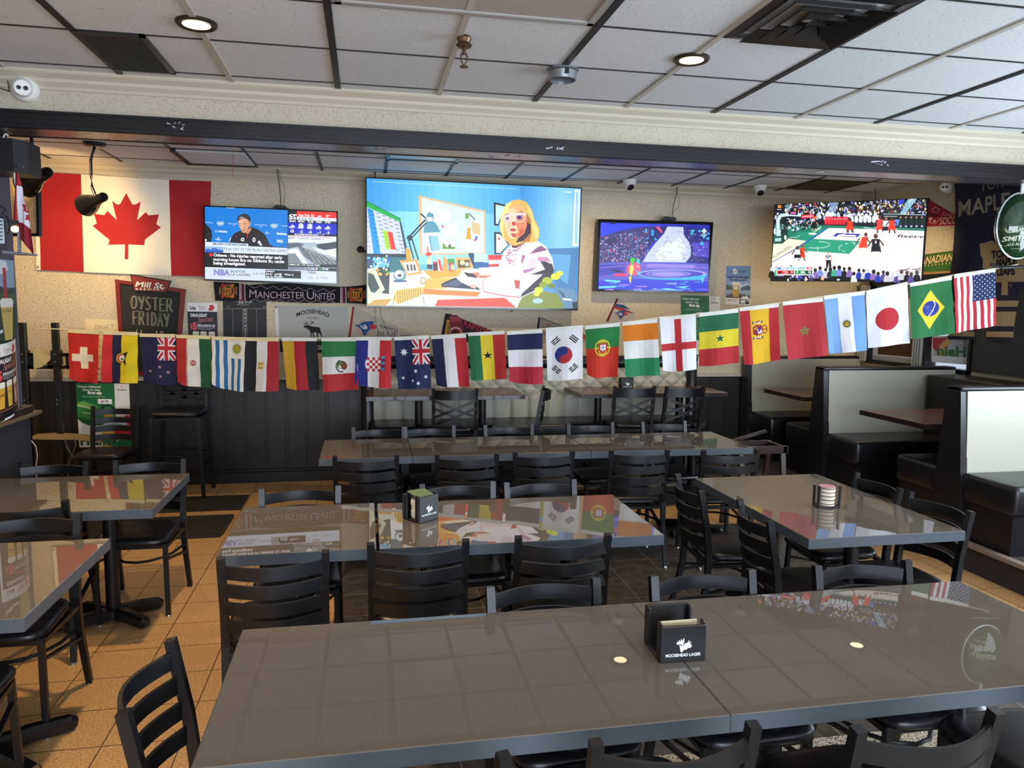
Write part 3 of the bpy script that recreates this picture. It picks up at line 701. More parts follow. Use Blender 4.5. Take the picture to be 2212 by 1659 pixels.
chair(1.80, 3.91, -95, 'black chair at the far left side of the lengthwise right table')
chair(1.88, 3.32, -98, 'black chair at the near left side of the lengthwise right table')
chair(2.935, 3.80, 88, 'black chair at the far right side of the lengthwise right table')
chair(2.945, 3.33, 93, 'black chair at the near right side of the lengthwise right table')
chair(-1.895, 4.96, 176, 'black chair behind the left table, beside the pillar cabinet')
chair(-1.335, 4.96, 179, 'black chair behind the right end of the left table, its seat and legs in view')
chair(-1.675, 3.98, 2, 'black chair in front of the left table, facing the back wall')
chair(-1.53, 3.74, 180, 'black chair behind the table cut by the left edge, facing the camera')
chair(-1.47, 2.52, 4, 'black chair in the bottom left corner, only its seat and legs showing')
chair(-2.30, 7.50, 176, 'ladder-back chair against the back wall in front of the green beer poster')
chair(.80, 6.80, -3, 'cross-back chair at the left bench table, back towards the camera', 'x', P)
chair(1.63, 6.78, 76, 'cross-back chair turned side-on between the two bench tables', 'x', P)
chair(2.555, 6.84, -3, 'cross-back chair at the right bench table, below the small coaster box', 'x', P)
chair(3.06, 6.80, 4, 'rightmost cross-back chair at the right bench table', 'x', P)

# bar stool by the back wall
def stool():
    cx, cy = -1.72, 7.40; t = thing('bar_stool', 'tall black cross-back bar stool by the dark wainscot, right of the wall chair', 'bar stool', (cx, cy, 0))
    V = lambda x, y, z: (cx + x, cy + y, z)
    for s in (-1, 1):
        bm = nb(); bar(bm, V(s * .235, -.215, 0), V(s * .20, -.185, .75), .032, .032, (0, 1, 0), .003); kid('leg', bm, M_METAL, t)
        bm = nb(); sweep(bm, [V(s * .235, .24, 0), V(s * .20, .19, .75), V(s * .20, .20, .95), V(s * .205, .235, 1.12)], rect_sec(.03, .03), up=(0, 1, 0)); kid('leg', bm, M_METAL, t)
        bm = nb(); bar(bm, V(s * .222, -.20, .30), V(s * .222, .215, .30), .02, .02); kid('stretcher', bm, M_METAL, t)
    bm = nb(); bar(bm, V(-.225, -.205, .22), V(.225, -.205, .22), .025, .03); kid('footrest', bm, M_METAL, t)
    bm = nb(); tube(bm, [V(.22 * math.cos(a), .02 + .2 * math.sin(a), .40) for a in [i * PI / 8 for i in range(16)] + [2 * PI]], .009, 6); kid('ring', bm, M_METAL, t)
    bm = nb(); b2 = nb(); seat_pad(b2, .42, .45, -.22, .22, .775, .82); 
    for v in b2.verts: v.co += Vector((cx, cy, 0))
    kid('seat', b2, M_VINYL, t, True); bm.free()
    bm = nb()
    for a, b in (((-.2, -.185, .755), (.2, -.185, .755)), ((-.2, .19, .755), (.2, .19, .755)), ((-.2, -.185, .755), (-.2, .19, .755)), ((.2, -.185, .755), (.2, .19, .755))): bar(bm, V(*a), V(*b), .035, .025)
    kid('seat_frame', bm, M_METAL, t)
    for s in (-1, 1):
        for dz in (0, -.07):
            bm = nb(); bar(bm, V(-s * .2, .215, 1.04 + dz), V(s * .2, .215, .91 + dz), .022, .01, (0, 1, 0)); kid('cross_bar', bm, M_METAL, t)
    bm = nb(); bar(bm, V(-.2, .235, 1.085), V(.2, .235, 1.085), .07, .012, (0, 1, 0)); kid('top_rail', bm, M_METAL, t)
stool()

# folding wooden high chair at the right end of the far row
hx0, hy0 = 2.93, 5.46
t = thing('high_chair', 'dark wooden high chair frame behind the right end of the far quartz row', 'high chair', (3.14, 5.55, 0))
for x in (2.98, 3.33):
    for y0, y1 in ((5.38, 5.48), (5.78, 5.68)):
        bm = nb(); bar(bm, (x, y0, 0), (x - (.02 if x < 3.1 else -.0), y1, .70), .045, .03, (0, 1, 0), .003); kid('leg', bm, M_DWOOD, t)
bm = nb(); box(bm, (2.95, 5.44, .66), (3.36, 5.47, .72)); box(bm, (2.95, 5.69, .66), (3.36, 5.72, .72)); box(bm, (2.96, 5.44, .665), (2.99, 5.72, .715)); box(bm, (3.32, 5.44, .665), (3.35, 5.72, .715)); kid('tray_rail', bm, M_DWOOD, t)
bm = nb(); box(bm, (2.98, 5.45, .40), (3.33, 5.72, .43)); kid('seat', bm, M_DWOOD, t)
bm = nb(); bar(bm, (3.0, 5.71, .72), (3.31, 5.71, .80), .04, .02); kid('top_bar', bm, M_DWOOD, t)
bm = nb(); box(bm, (2.98, 5.40, .15), (3.33, 5.43, .19)); kid('footrest', bm, M_DWOOD, t)

# ================================================================ tufted bench
t = thing('tufted_bench', 'long cream tufted wall bench with black seat and black top roll', 'bench', (1.6, 7.5, P))
x0, x1 = -.02, 3.52; zb0, zb1 = .64, 1.17
bm = nb(); NX, NZ = 176, 26; vs = []
for j in range(NZ + 1):
    row = []
    for i in range(NX + 1):
        x = x0 + .09 + (x1 - x0 - .18) * i / NX; z = zb0 + (zb1 - zb0) * j / NZ
        # diamonds above, straight pleats below
        u = (x - x0) / .188; zr = (z - .86) / .17
        if zr >= 0:
            a = (u + zr) % 1; b = (u - zr) % 1
            d = min(a, 1 - a, b, 1 - b)
        else: a = u % 1; d = min(a, 1 - a)
        y = 7.655 - .036 * (1 - math.exp(-d * 13)) - .012 * math.sin(PI * j / NZ)
        row.append(bm.verts.new((x, y, z)))
    vs.append(row)
for j in range(NZ):
    for i in range(NX): bm.faces.new((vs[j][i], vs[j][i + 1], vs[j + 1][i + 1], vs[j + 1][i]))
o = kid('tufted_back', bm, M_BOOTH, t, True)
bm = nb()
for k in range(0, 18):
    for r in range(3):
        zz = .86 + .085 * r * 2 / 2 * 1.0; ux = x0 + .188 * (k + (.5 if r % 2 else 0))
        if x0 + .12 < ux < x1 - .12: lathe(bm, [(.009, 0), (.006, .005), (0, .006)], (ux, 7.655, .86 + .085 * r), 8, Vector((0, -1, 0)).to_track_quat('Z', 'Y').to_matrix())
kid('buttons', bm, M_BOOTH, t)
bm = nb(); box(bm, (x0 + .05, 7.65, P), (x1 - .05, 7.80, zb1)); kid('back_board', bm, M_BLACK, t)
bm = nb(); sweep(bm, [(x0, 7.70, zb1 + .055), (x1, 7.70, zb1 + .055)], circ_sec(.07, 20)); kid('top_roll', bm, M_VINYL, t, True)
for x in (x0 + .03, x1 - .03):
    bm = nb(); lathe(bm, [(.0, zb1 + .12), (.05, zb1 + .12), (.062, zb1 + .1), (.062, P), (0, P)], (x, 7.62, 0), 20); kid('end_post', bm, M_VINYL, t, True)
bm = nb(); box(bm, (x0 + .06, 7.10, .50), (x1 - .06, 7.66, .655), .03, 3); kid('seat', bm, M_VINYL, t, True)
bm = nb(); box(bm, (x0 + .06, 7.16, P), (x1 - .06, 7.66, .51)); kid('base', bm, M_BLACK, t)

# ================================================================ booths along the right wall
def booth(yback, front, rear, label, x0=4.17, x1=5.58, ztop=1.29, sx=None):
    """front: seat on the camera side, rear: seat on the far side"""
    t = thing('booth_bench', label, 'booth bench', ((x0 + x1) / 2, yback, P)); dt = .075
    def back(s):
        bm = nb(); n = 12; A = []; 
        for i in range(n + 1):
            f = i / n; z = P + .06 + (ztop - .03 - P - .06) * f
            y = yback + s * (dt + .045 * (1 - f) + .012 * math.sin(PI * f)); A.append((y, z))
        prism(bm, [Vector((x0 + .05, y, z)) for y, z in A] + [Vector((x0 + .05, yback, A[-1][1])), Vector((x0 + .05, yback, A[0][1]))], (x1 - x0 - .06, 0, 0)); return kid('back_cushion', bm, M_BOOTH, t, True)
    if front: back(-1)
    if rear: back(1)
    bm = nb(); prism(bm, [(x0, yback - dt - .05, P), (x0, yback - dt - .05, P + .4), (x0, yback - dt + .01, ztop - .02), (x0, yback - .04, ztop), (x0, yback + .04, ztop), (x0, yback + (dt - .01 if rear else .05), ztop - .02), (x0, yback + (dt + .05 if rear else .05), P + .4), (x0, yback + (dt + .05 if rear else .05), P)], (.055, 0, 0)); kid('end_panel', bm, M_VINYL, t)
    bm = nb(); box(bm, (x0, yback - .075, ztop - .035), (x1, yback + (.075 if rear else .05), ztop), .012, 2); kid('top_rail', bm, M_VINYL, t, True)
    for s, on in ((-1, front), (1, rear)):
        if not on: continue
        ya, yb_ = yback + s * (dt + .03), yback + s * (dt + .50)
        bm = nb(); box(bm, (x0 + .02, min(ya, yb_), .47), (sx or x1, max(ya, yb_), .68), .035, 3); kid('seat', bm, M_VINYL, t, True)
        bm = nb(); box(bm, (x0 + .04, min(ya, yb_) + (.03 if s < 0 else 0), P), (sx or x1, max(ya, yb_) - (.03 if s > 0 else 0), .48)); kid('seat_base', bm, M_BLACK, t)
    return t
booth(7.72, True, False, 'cream backed booth bench in the far corner, facing the camera')
booth(6.30, True, True, 'double sided booth bench in the middle with a large cream back', sx=5.2)
booth(4.66, True, True, 'double sided booth bench cut by the right edge of the photo')
# low dark cabinet between the booth and the wall
bm = nb(); box(bm, (5.22, 5.25, P), (5.60, 6.17, 1.22), .006); tag(mk('low_cabinet', bm, M_DARKP), 'low dark ledge cabinet against the right wall beside the middle booth', 'cabinet')
bm = nb(); box(bm, (5.56, 4.6, 1.26), (5.60, 6.02, 2.02)); tag(mk('window_blind', bm, mat('charcoal roller blind', '#2a2b2d', .7, bump=(300, .2, .001))), 'charcoal roller blind panel on the right wall under the team flag', 'blind')

# ================================================================ mats
for x0, x1, y0, y1, lab in ((-2.6, -1.09, 7.2, 7.44, 'x'),): pass
M_MAT = mat('dark ribbed rubber', '#24221f', .8, bump=(40, .5, .003))
for x0, x1, y0, y1, lab in ((-2.9, -1.10, 7.06 - .28, 7.06 + .22, 'dark ribbed floor mat along the back wall by the bar stool'), (-2.6, -1.13, 6.0, 6.62, 'dark floor mat between the left table and the back wall')):
    bm = nb(); box(bm, (x0, y0, 0), (x1, y1, .012), .004)
    for i in range(int((x1 - x0) / .035)): box(bm, (x0 + .03 + i * .035, y0 + .04, .01), (x0 + .045 + i * .035, y1 - .04, .016))
    tag(mk('floor_mat', bm, M_MAT), lab, 'floor mat')

# ================================================================ coaster holders
def caddy(c, rz, lab, wd=.14, dp=.13, hf=.105, hb=.14, content='none', logo=True, s=1):
    t = thing('coaster_holder', lab, 'coaster holder', c, rz); th = .011
    def L(lo, hi, name, b=.003):
        bm = nb(); box(bm, lo, hi, b); me_off = _off[t.name]
        for v in bm.verts: v.co += me_off
        return kid(name, bm, M_BLACK if name != 'x' else M_BLACK, t)
    _off[t.name] = Vector((0, 0, 0))
    L((-wd / 2, -dp / 2, 0), (wd / 2, -dp / 2 + th, hf), 'front_panel'); L((-wd / 2, dp / 2 - th, 0), (wd / 2, dp / 2, hb), 'back_panel')
    L((-wd / 2, -dp / 2 + th, 0), (wd / 2, dp / 2 - th, th), 'base')
    for sx in (-1, 1):
        L((sx * wd / 2 - (th if sx > 0 else 0), -dp / 2 + th, 0), (sx * wd / 2 + (th if sx < 0 else 0), -dp / 2 + .035, hf + .006), 'side_rail')
        L((sx * wd / 2 - (th if sx > 0 else 0), dp / 2 - .035, 0), (sx * wd / 2 + (th if sx < 0 else 0), dp / 2 - th, hb), 'side_rail')
    if logo:
        a = Art(); W = '#e9f0f2'; k = wd * .92
        a.poly(W, [(x * k, y * k) for x, y in ((-.10, .05), (-.03, .07), (.06, .05), (.17, .03), (.20, .08), (.17, .13), (.10, .13), (.08, .17), (.02, .17), (-.04, .24), (-.07, .20), (-.08, .12))])
        a.poly(W, [(x * k, y * k) for x, y in ((-.02, .06), (-.07, .03), (-.15, .03), (-.17, -.01), (-.14, -.05), (-.11, -.02), (-.12, -.09), (-.07, -.04), (-.06, -.12), (-.03, -.05), (.01, -.14), (.015, -.04), (.0, .02))])
        a.poly(W, [(x * k, y * k) for x, y in ((0, .06), (.03, .01), (.08, .0), (.14, -.08), (.125, .0), (.19, -.03), (.14, .035), (.06, .05))])
        a.text('MOOSEHEAD LAGER', W, -.38 * wd, .31 * wd, .38 * wd, .31 * wd, .07 * wd, .02)
        fm = lambda x, y: (Vector((x, -dp / 2 - .0004, hf * .53 - y * .92)), Vector((0, -1, 0)))
        a.build('printed_label', fm, t)
    return t
def stack(par, x, y, r, z0, n, cols, th=.004, sq=False, tilt=0):
    for i in range(n):
        bm = nb(); ox, oy = random.uniform(-.002, .002), random.uniform(-.002, .002)
        lathe(bm, [(0, z0 + i * th), (r, z0 + i * th), (r, z0 + i * th + th * .8), (0, z0 + i * th + th * .8)], (x + ox, y + oy, 0), 22)
        o = kid('coaster', bm, amat(cols[i % len(cols)], 0, .8), par)
def coasters(c, rz, n, r, cols, grp, lab, th=.0042, z0=.012, square_top=None):
    first = None
    for i in range(n):
        col = cols[i % len(cols)]; key = (r, col); 
        bm = nb(); lathe(bm, [(0, 0), (r, 0), (r, th * .85), (0, th * .85)], (0, 0, 0), 22)
        o = mk('coaster', bm, amat(col, 0, .8), center=False); o.location = (c[0] + random.uniform(-.002, .002), c[1] + random.uniform(-.002, .002), c[2] + z0 + i * th)
        tag(o, lab, 'coaster', grp)
caddy((.948, 2.12, .76), math.radians(-2), 'black coaster holder with white moose head on the closest table', .148, .15, .116, .128)
bm = nb(); box(bm, (.885, 2.095, .773), (1.01, 2.098, .872)); o = tag(mk('card_menu', bm, amat('#d9cfae', 0, .8)), 'thin cream card standing inside the coaster holder on the closest table', 'card')
c2 = (.262, 3.70, .76); caddy(c2, math.radians(38), 'black coaster holder with moose print on the middle table, full of coasters', .13, .13, .13, .13)
coasters(c2, 0, 22, .047, ['#ded8ca', '#efe9dc', '#cfc8b8'], 'coasters in the middle table holder', 'round pale coaster in the stack on the middle table')
bm = nb(); bm2 = Matrix.Rotation(math.radians(25), 3, 'Z') @ Matrix.Rotation(math.radians(6), 3, 'X')
box(bm, (-.05, -.05, 0), (.05, .05, .003)); 
for v in bm.verts: v.co = bm2 @ v.co + Vector((c2[0], c2[1] - .0, .892))
tag(mk('coaster', bm, amat('#5d7350', 0, .8)), 'square green coaster lying on top of the middle table stack', 'coaster')
c3 = (2.47, 3.60, .76)
t = caddy(c3, math.radians(-8), 'black open coaster holder on the lengthwise right table', .125, .10, .115, .115, logo=False)
for ch in list(t.children):
    if ch.name.startswith(('front_panel', 'back_panel')): bpy.data.objects.remove(ch)
coasters(c3, 0, 24, .043, ['#d8c9b4', '#e8dccb', '#5b463c', '#cfbfae', '#efe6da'], 'coasters in the right table holder', 'round printed coaster in the stack on the lengthwise right table')
bm = nb(); lathe(bm, [(0, 0), (.043, 0), (.043, .003), (0, .003)], (0, 0, 0), 22)
o = mk('coaster', bm, amat('#b9828c', 0, .8), center=False); o.location = (c3[0], c3[1], .76 + .012 + 24 * .0042); tag(o, 'round pink printed coaster topping the stack on the lengthwise right table', 'coaster')
caddy((2.665, 7.40, P + .77), 0, 'small black coaster holder on the right bench table', .135, .09, .115, .115)
# ================================================================ televisions
def tv(label, fm, bez, scr, art, emis=1.0, depth=.05, brand=None, mount=None):
    """bez, scr: outlines of bezel and lit screen traced on the set's own plane"""
    n = fm(*bez[0])[1]; pts = [fm(*q)[0] for q in bez]; c = sum(pts, Vector()) / 4
    t = thing('television', label, 'television', c)
    bm = nb(); prism(bm, [p for p in pts], -n * depth); kid('housing', bm, M_BLACK, t)
    # raised bezel around the screen
    bm = nb(); sp = [fm(*q)[0] for q in scr]
    for i in range(4):
        j = (i + 1) % 4; prism(bm, [pts[i], pts[j], sp[j], sp[i]], n * .006)
    kid('bezel', bm, mat('gloss black bezel', '#0c0c10', .15), t)
    art.build('screen', fm, t, emis=emis, eps=2.5e-5, base=.0005)
    if mount:
        bm = nb(); q = c - n * depth; box(bm, q - Vector((.12, 0, .1)), q + Vector((.12, abs(mount), .1))); kid('wall_mount', bm, M_METAL, t)
    return t
def cloud(a, x, y, r, c='#dfe8ff'):
    a.poly(c, x - r, y + r * .4, x - r * .8, y, x - r * .35, y - r * .1, x, y - r * .6, x + r * .5, y - r * .3, x + r * .7, y, x + r, y + r * .3, x, y + r * .2)
# --- news channel
a = Art(430, 430, 5.53)
a.poly('#05060a', 68, 90, 1643, 152, 1640, 1005, 72, 955)
a.poly('#0b7ad4', 68, 90, 1058, 133, 1058, 582, 72, 512)
a.line('#cfe4ff', 6, 322, 104, 424, 108)
for x, y in ((255, 293), (897, 322)):
    for dx, dy in ((-26, -8), (0, -8), (26, -8), (-13, 8), (13, 8)): a.ring('#eef6ff', x + dx, y + dy, 17, 5, n=14)
a.text('MILANO CORTINA', '#dcebff', 345, 298, 470, 304, 13); a.text('MILANO CORTINA', '#dcebff', 665, 312, 812, 320, 13); a.text('CORTINA', '#dcebff', 80, 285, 165, 290, 13); a.text('MILAN', '#dcebff', 985, 325, 1055, 328, 13)
for x, y in ((415, 318), (735, 334)): a.text('2026', '#dcebff', x - 15, y, x + 18, y + 1, 10)
a.text('Alibaba', '#eef6ff', 225, 396, 340, 400, 24, .02); a.ring('#eef6ff', 205, 384, 13, 4, n=12)
a.text('OMEGA', '#dcebff', 192, 491, 268, 494, 18, .01); a.ring('#dcebff', 230, 465, 11, 4, n=12)
a.text('Deloitte.', '#f4f9ff', 928, 424, 1050, 430, 26, .03); a.text('VISA', '#f4f9ff', 920, 515, 1003, 521, 30, .03, .2)
a.text('CORTINA', '#dcebff', 780, 416, 846, 420, 13); a.ring('#dcebff', 812, 398, 10, 4, n=12)
a.poly('#171215', 70, 285, 115, 330, 150, 375, 156, 440, 145, 512, 72, 507); a.circ('#e8eef8', 78, 490, 14)
a.poly('#d8e8ff', 355, 512, 375, 460, 385, 465, 372, 514)
a.poly('#1b1418', 362, 514, 395, 445, 435, 402, 520, 368, 575, 345, 628, 332, 700, 362, 780, 415, 812, 470, 858, 572, 600, 548)
a.poly('#12161e', 855, 545, 880, 560, 878, 576, 845, 572); a.line('#1a2c4a', 6, 970, 575, 1000, 548, 1056, 540)
a.poly('#c08262', 545, 380, 600, 350, 628, 335, 615, 385, 585, 418, 555, 405)
a.poly('#d09a7a', 462, 265, 500, 235, 560, 232, 602, 262, 612, 300, 590, 345, 560, 395, 530, 408, 505, 385, 492, 340, 478, 330, 482, 300)
a.poly('#e3b08e', 470, 262, 515, 240, 548, 250, 530, 300, 520, 345, 498, 352, 480, 330, 486, 300)
a.poly('#9c6147', 512, 372, 540, 368, 548, 376, 520, 384); a.line('#5c3a2e', 4, 482, 293, 508, 286); a.line('#5c3a2e', 5, 522, 298, 552, 292); a.line('#a56c50', 4, 500, 300, 492, 332, 506, 338)
a.circ('#c98d6c', 606, 290, 12, 26)
a.poly('#2c2a2c', 455, 245, 462, 210, 500, 182, 550, 174, 590, 190, 612, 225, 612, 262, 600, 275, 588, 250, 560, 232, 500, 236, 470, 262)
a.poly('#8c8a8c', 470, 238, 500, 205, 560, 225, 520, 232); a.poly('#7d5c4c', 600, 262, 612, 262, 606, 300)
a.line('#d83440', 6, 572, 410, 578, 468); a.line('#d83440', 5, 446, 430, 452, 462)
a.circ('#e6eef4', 520, 484, 22); a.circ('#46505c', 520, 484, 11, n=8); a.circ('#e6eef4', 656, 487, 19, 28); a.circ('#46505c', 656, 487, 10, 16, n=8)
a.circ('#e6eef4', 718, 517, 18, n=12); a.line('#e6eef4', 8, 722, 525, 752, 562); a.circ('#e6eef4', 735, 540, 14, n=10)
a.poly('#d6e2f2', 72, 512, 588, 533, 588, 563, 1058, 586, 1058, 668, 72, 634)
a.text('MILANO CORTINA GAMES', '#22305c', 168, 545, 572, 560, 21, .03)
a.poly('#8fb4de', 74, 566, 290, 572, 290, 640, 74, 634); a.poly('#1c58c4', 76, 600, 110, 588, 140, 603, 170, 582, 205, 590, 245, 605, 288, 608, 288, 640, 76, 634)
for x in (100, 135, 180, 220, 255): a.line('#cfe0f6', 4, x, 596, x + 15, 612)
a.text('FINAL DAY OF THE MILAN CORTINA GAMES', '#3b4560', 300, 612, 1042, 637, 34)
a.poly('#ee2a2a', 123, 648, 163, 650, 163, 684, 123, 683)
a.text('Oshawa - No injuries reported after early', '#f6f8ff', 174, 684, 995, 718, 36, .03)
a.text('morning house fire on Gibbons St.; cause', '#f6f8ff', 172, 735, 1016, 764, 36, .03)
a.text('being investigated.', '#f6f8ff', 172, 780, 556, 793, 36, .03)
a.poly('#cddaf0', 72, 811, 1640, 866, 1640, 1005, 72, 955)
a.text('NBA', '#8083c2', 178, 907, 368, 912, 68, .05); a.text('BOSTON', '#434a62', 380, 876, 553, 882, 28, .01); a.text('LA LAKERS', '#434a62', 378, 914, 612, 922, 30, .01)
a.text('6:30 PM', '#5c6478', 642, 901, 778, 906, 26)
a.poly('#07080c', 790, 845, 1218, 860, 1218, 951, 790, 938); a.text('Lakers', '#f0f4ff', 796, 869, 900, 873, 20, .03); a.text('34-21  (.618)   Won 2', '#f0f4ff', 796, 904, 1126, 915, 22, .03); a.text('1st in Pacific', '#f0f4ff', 796, 931, 1000, 938, 20, .03)
for y in (868, 885, 905, 922): a.line('#7888a6', 3, 1228, y, 1292, y + 3)
a.text('NBA', '#434a62', 1303, 893, 1400, 897, 34, .01); a.text('CLE   113', '#5a5f78', 1303, 933, 1432, 938, 17); a.text('OKC   121', '#5a5f78', 1303, 955, 1432, 961, 17); a.text('FINAL', '#5a5f78', 1457, 950, 1545, 955, 22)
a.text('CP', '#ffffff', 1074, 206, 1165, 210, 26, .05, .2); a.text('24', '#ffffff', 1070, 238, 1160, 243, 26, .05, .2)
a.poly('#f8281c', 1168, 142, 1641, 162, 1641, 230, 1168, 210); a.text('Sun Feb 22', '#fff2f0', 1188, 205, 1375, 213, 28, .03); cloud(a, 1440, 208, 28, '#e8eeff'); a.text('0°', '#fff2f0', 1517, 216, 1562, 219, 26, .03)
a.poly('#dfe9f8', 1168, 210, 1641, 231, 1641, 270, 1168, 249); a.text('3 54 44', '#3c4454', 1188, 245, 1356, 252, 26)
a.text('3 / -3', '#7a8498', 1480, 254, 1555, 257, 18)
a.poly('#08134e', 1063, 243, 1168, 248, 1641, 270, 1641, 302, 1063, 284)
for i, (d, x, v) in enumerate((('SUN', 1080, '0'), ('MON', 1184, '-2'), ('TUE', 1294, '-5'), ('WED', 1394, '-1'), ('THU', 1500, '-3'))): a.text(d, '#ffffff', x, 272 + i * 4, x + 72, 275 + i * 4, 22, .03)
a.poly('#0a20c6', 1063, 284, 1641, 302, 1639, 428, 1063, 406)
for i, (x, v) in enumerate(((1112, '0'), (1218, '-2'), (1324, '-5'), (1430, '-1'), (1536, '-3'))):
    y = 322 + i * 4
    if i in (1, 2): a.star('#e8f0ff', x, y - 8, 34, 12, .7); a.star('#0a20c6', x, y - 4, 16, 12, .9)
    cloud(a, x, y + 6, 40); a.line('#dfe8ff', 6, x - 24, y + 24, x + 26, y + 26)
    a.text(v, '#ffffff', x - 20, 398 + i * 5, x + 22, 399 + i * 5, 30, .03)
a.text('SCARBOROUGH  -1°', '#f0f4ff', 1138, 430, 1500, 440, 20, .02)
a.poly('#e4ecf8', 1063, 432, 1639, 450, 1639, 508, 1063, 492); a.text('WHISKEY GLASSES MORGAN WALLEN TRIBUTE', '#d03050', 1068, 450, 1584, 470, 14, .02); a.text('MAR 7 - CAPITOL LOUNGE 13', '#3a4674', 1068, 474, 1494, 490, 16, .02)
a.poly('#aab6c8', 1063, 492, 1639, 508, 1638, 786, 1063, 768); a.poly('#dfe6f0', 1063, 492, 1639, 508, 1638, 530, 1063, 515)
a.poly('#3c434c', 1400, 545, 1639, 508, 1639, 590, 1500, 610, 1420, 585); a.poly('#5a626c', 1063, 530, 1180, 520, 1260, 540, 1180, 570, 1063, 590)
a.poly('#6a7078', 1180, 560, 1250, 556, 1420, 640, 1640, 740, 1638, 786, 1380, 778, 1250, 680); a.poly('#e4eaf2', 1340, 570, 1500, 612, 1638, 590, 1638, 700, 1450, 640)
a.poly('#7d858f', 1063, 640, 1150, 640, 1235, 770, 1063, 768); a.poly('#eef2f8', 1063, 610, 1170, 590, 1250, 700, 1300, 772, 1235, 770, 1150, 650, 1063, 650)
for k in range(5): a.line('#e6ecf4', 3, 1230 + k * 8, 562, 1330 + k * 40, 660, 1400 + k * 58, 775)
for x, y in ((1250, 600), (1330, 650), (1400, 690), (1480, 720), (1300, 625), (1540, 745)): a.circ('#1d2228', x, y, 9, 6, 8)
a.line('#50585f', 3, 1368, 500, 1366, 545)
a.text('CAMERA 6152 - DVP / BLOOR STREET', '#e8eef8', 1066, 790, 1448, 802, 16, .03)
a.poly('#8a96ae', 1063, 806, 1300, 814, 1300, 850, 1063, 844); a.text('LONDON FTSE', '#1c2436', 1068, 826, 1250, 832, 15, .02); a.text('INDEX', '#1c2436', 1068, 844, 1150, 847, 13, .02)
a.poly('#cddaf0', 1300, 812, 1640, 822, 1640, 826, 1300, 816); a.text('10,686.89', '#f0f4ff', 1306, 842, 1420, 846, 20, .03); a.poly('#35c85a', 1433, 850, 1448, 824, 1463, 851); a.text('59.85', '#f0f4ff', 1470, 846, 1545, 849, 20, .03)
fm = plane_y(7.70)
tv('flat television showing the weather and news channel, hung below left of the centre', fm, [(441, 444), (729.5, 456.5), (729.5, 615), (441, 605.5)], [(442.8, 446.5), (727.3, 457.8), (727, 612), (443, 603)], a, 1.05, mount=.09)
# --- big television: woman at a desk
a = Art(780, 370, 4.484); Q = a.poly
Q('#62bdf0', 50, 65, 2140, 160, 2092, 1330, 60, 1305)
a.grad([(50, 65), (1540, 138), (1540, 420), (52, 380)], ['#3a96e0', '#58b4ec', '#7cccf4', '#62b8ee', '#4a9fe0'], 20); a.grad([(52, 380), (1540, 420), (1535, 900), (56, 900)], ['#62b8ec', '#8ad6f6', '#9ce0f8', '#80ccf2', '#5aaee6'], 20)
a.grad([(1540, 138), (2140, 160), (2110, 800), (1535, 800)], ['#3f8fd4', '#62aee8', '#86c8f0', '#74b8ea'], 14); Q('#4a92cc', 1535, 780, 2110, 780, 2092, 1330, 1535, 1250); a.line('#a8ddf6', 5, 110, 100, 1500, 170)
Q('#d8eefb', 2070, 175, 2120, 180, 2105, 725, 2045, 725); Q('#8cc6ee', 2080, 200, 2105, 205, 2092, 700, 2068, 700); Q('#f4fbff', 1975, 195, 2040, 200, 2035, 208, 1980, 204)
Q('#dcb88c', 555, 232, 1205, 383, 1205, 805, 568, 812); Q('#cfe0e8', 585, 255, 1190, 398, 1190, 790, 592, 795)
for q in ((600, 270, 770, 300, 780, 420, 610, 400), (700, 350, 865, 380, 870, 500, 700, 480), (800, 520, 930, 500, 940, 640, 800, 640), (1060, 420, 1180, 440, 1180, 520, 1070, 520), (965, 590, 1160, 620, 1150, 770, 950, 760), (620, 600, 760, 600, 760, 780, 620, 780)): Q(random.choice(['#e8eef2', '#dfe8ee', '#f2f2ec', '#d8e6ee']), *q)
Q('#8fc6dc', 655, 625, 740, 628, 765, 760, 685, 775); Q('#3f84a8', 655, 625, 665, 625, 690, 775, 683, 772)
Q('#d8c18c', 1070, 490, 1150, 510, 1155, 620, 1075, 600); Q('#eaf6d8', 785, 665, 915, 680, 915, 765, 785, 762); Q('#5e9a3a', 790, 690, 830, 735, 910, 730, 912, 755, 790, 752); a.circ('#5c3a58', 858, 725, 12, 18)
Q('#f0a018', 1030, 545, 1062, 550, 1058, 590, 1068, 660, 1010, 655, 1025, 600); Q('#2f6fd0', 1108, 630, 1130, 630, 1122, 668, 1105, 660); Q('#e0304a', 1095, 655, 1115, 655, 1108, 680, 1094, 675); a.circ('#d83050', 790, 535, 10)
Q('#6ea040', 1010, 400, 1045, 420, 1040, 455, 1008, 465); a.line('#2a3a34', 9, 1040, 405, 1075, 440, 1105, 470); a.line('#58606c', 5, 680, 270, 690, 285)
Q('#17232c', 1285, 300, 1400, 325, 1330, 530, 1288, 525); Q('#bfe4f4', 1303, 322, 1390, 340, 1325, 512, 1305, 508); Q('#17232c', 1288, 588, 1345, 590, 1440, 700, 1360, 800, 1290, 806); Q('#dff0f6', 1308, 605, 1345, 610, 1425, 710, 1350, 790, 1308, 790); a.circ('#b8404a', 1336, 655, 10, 14)
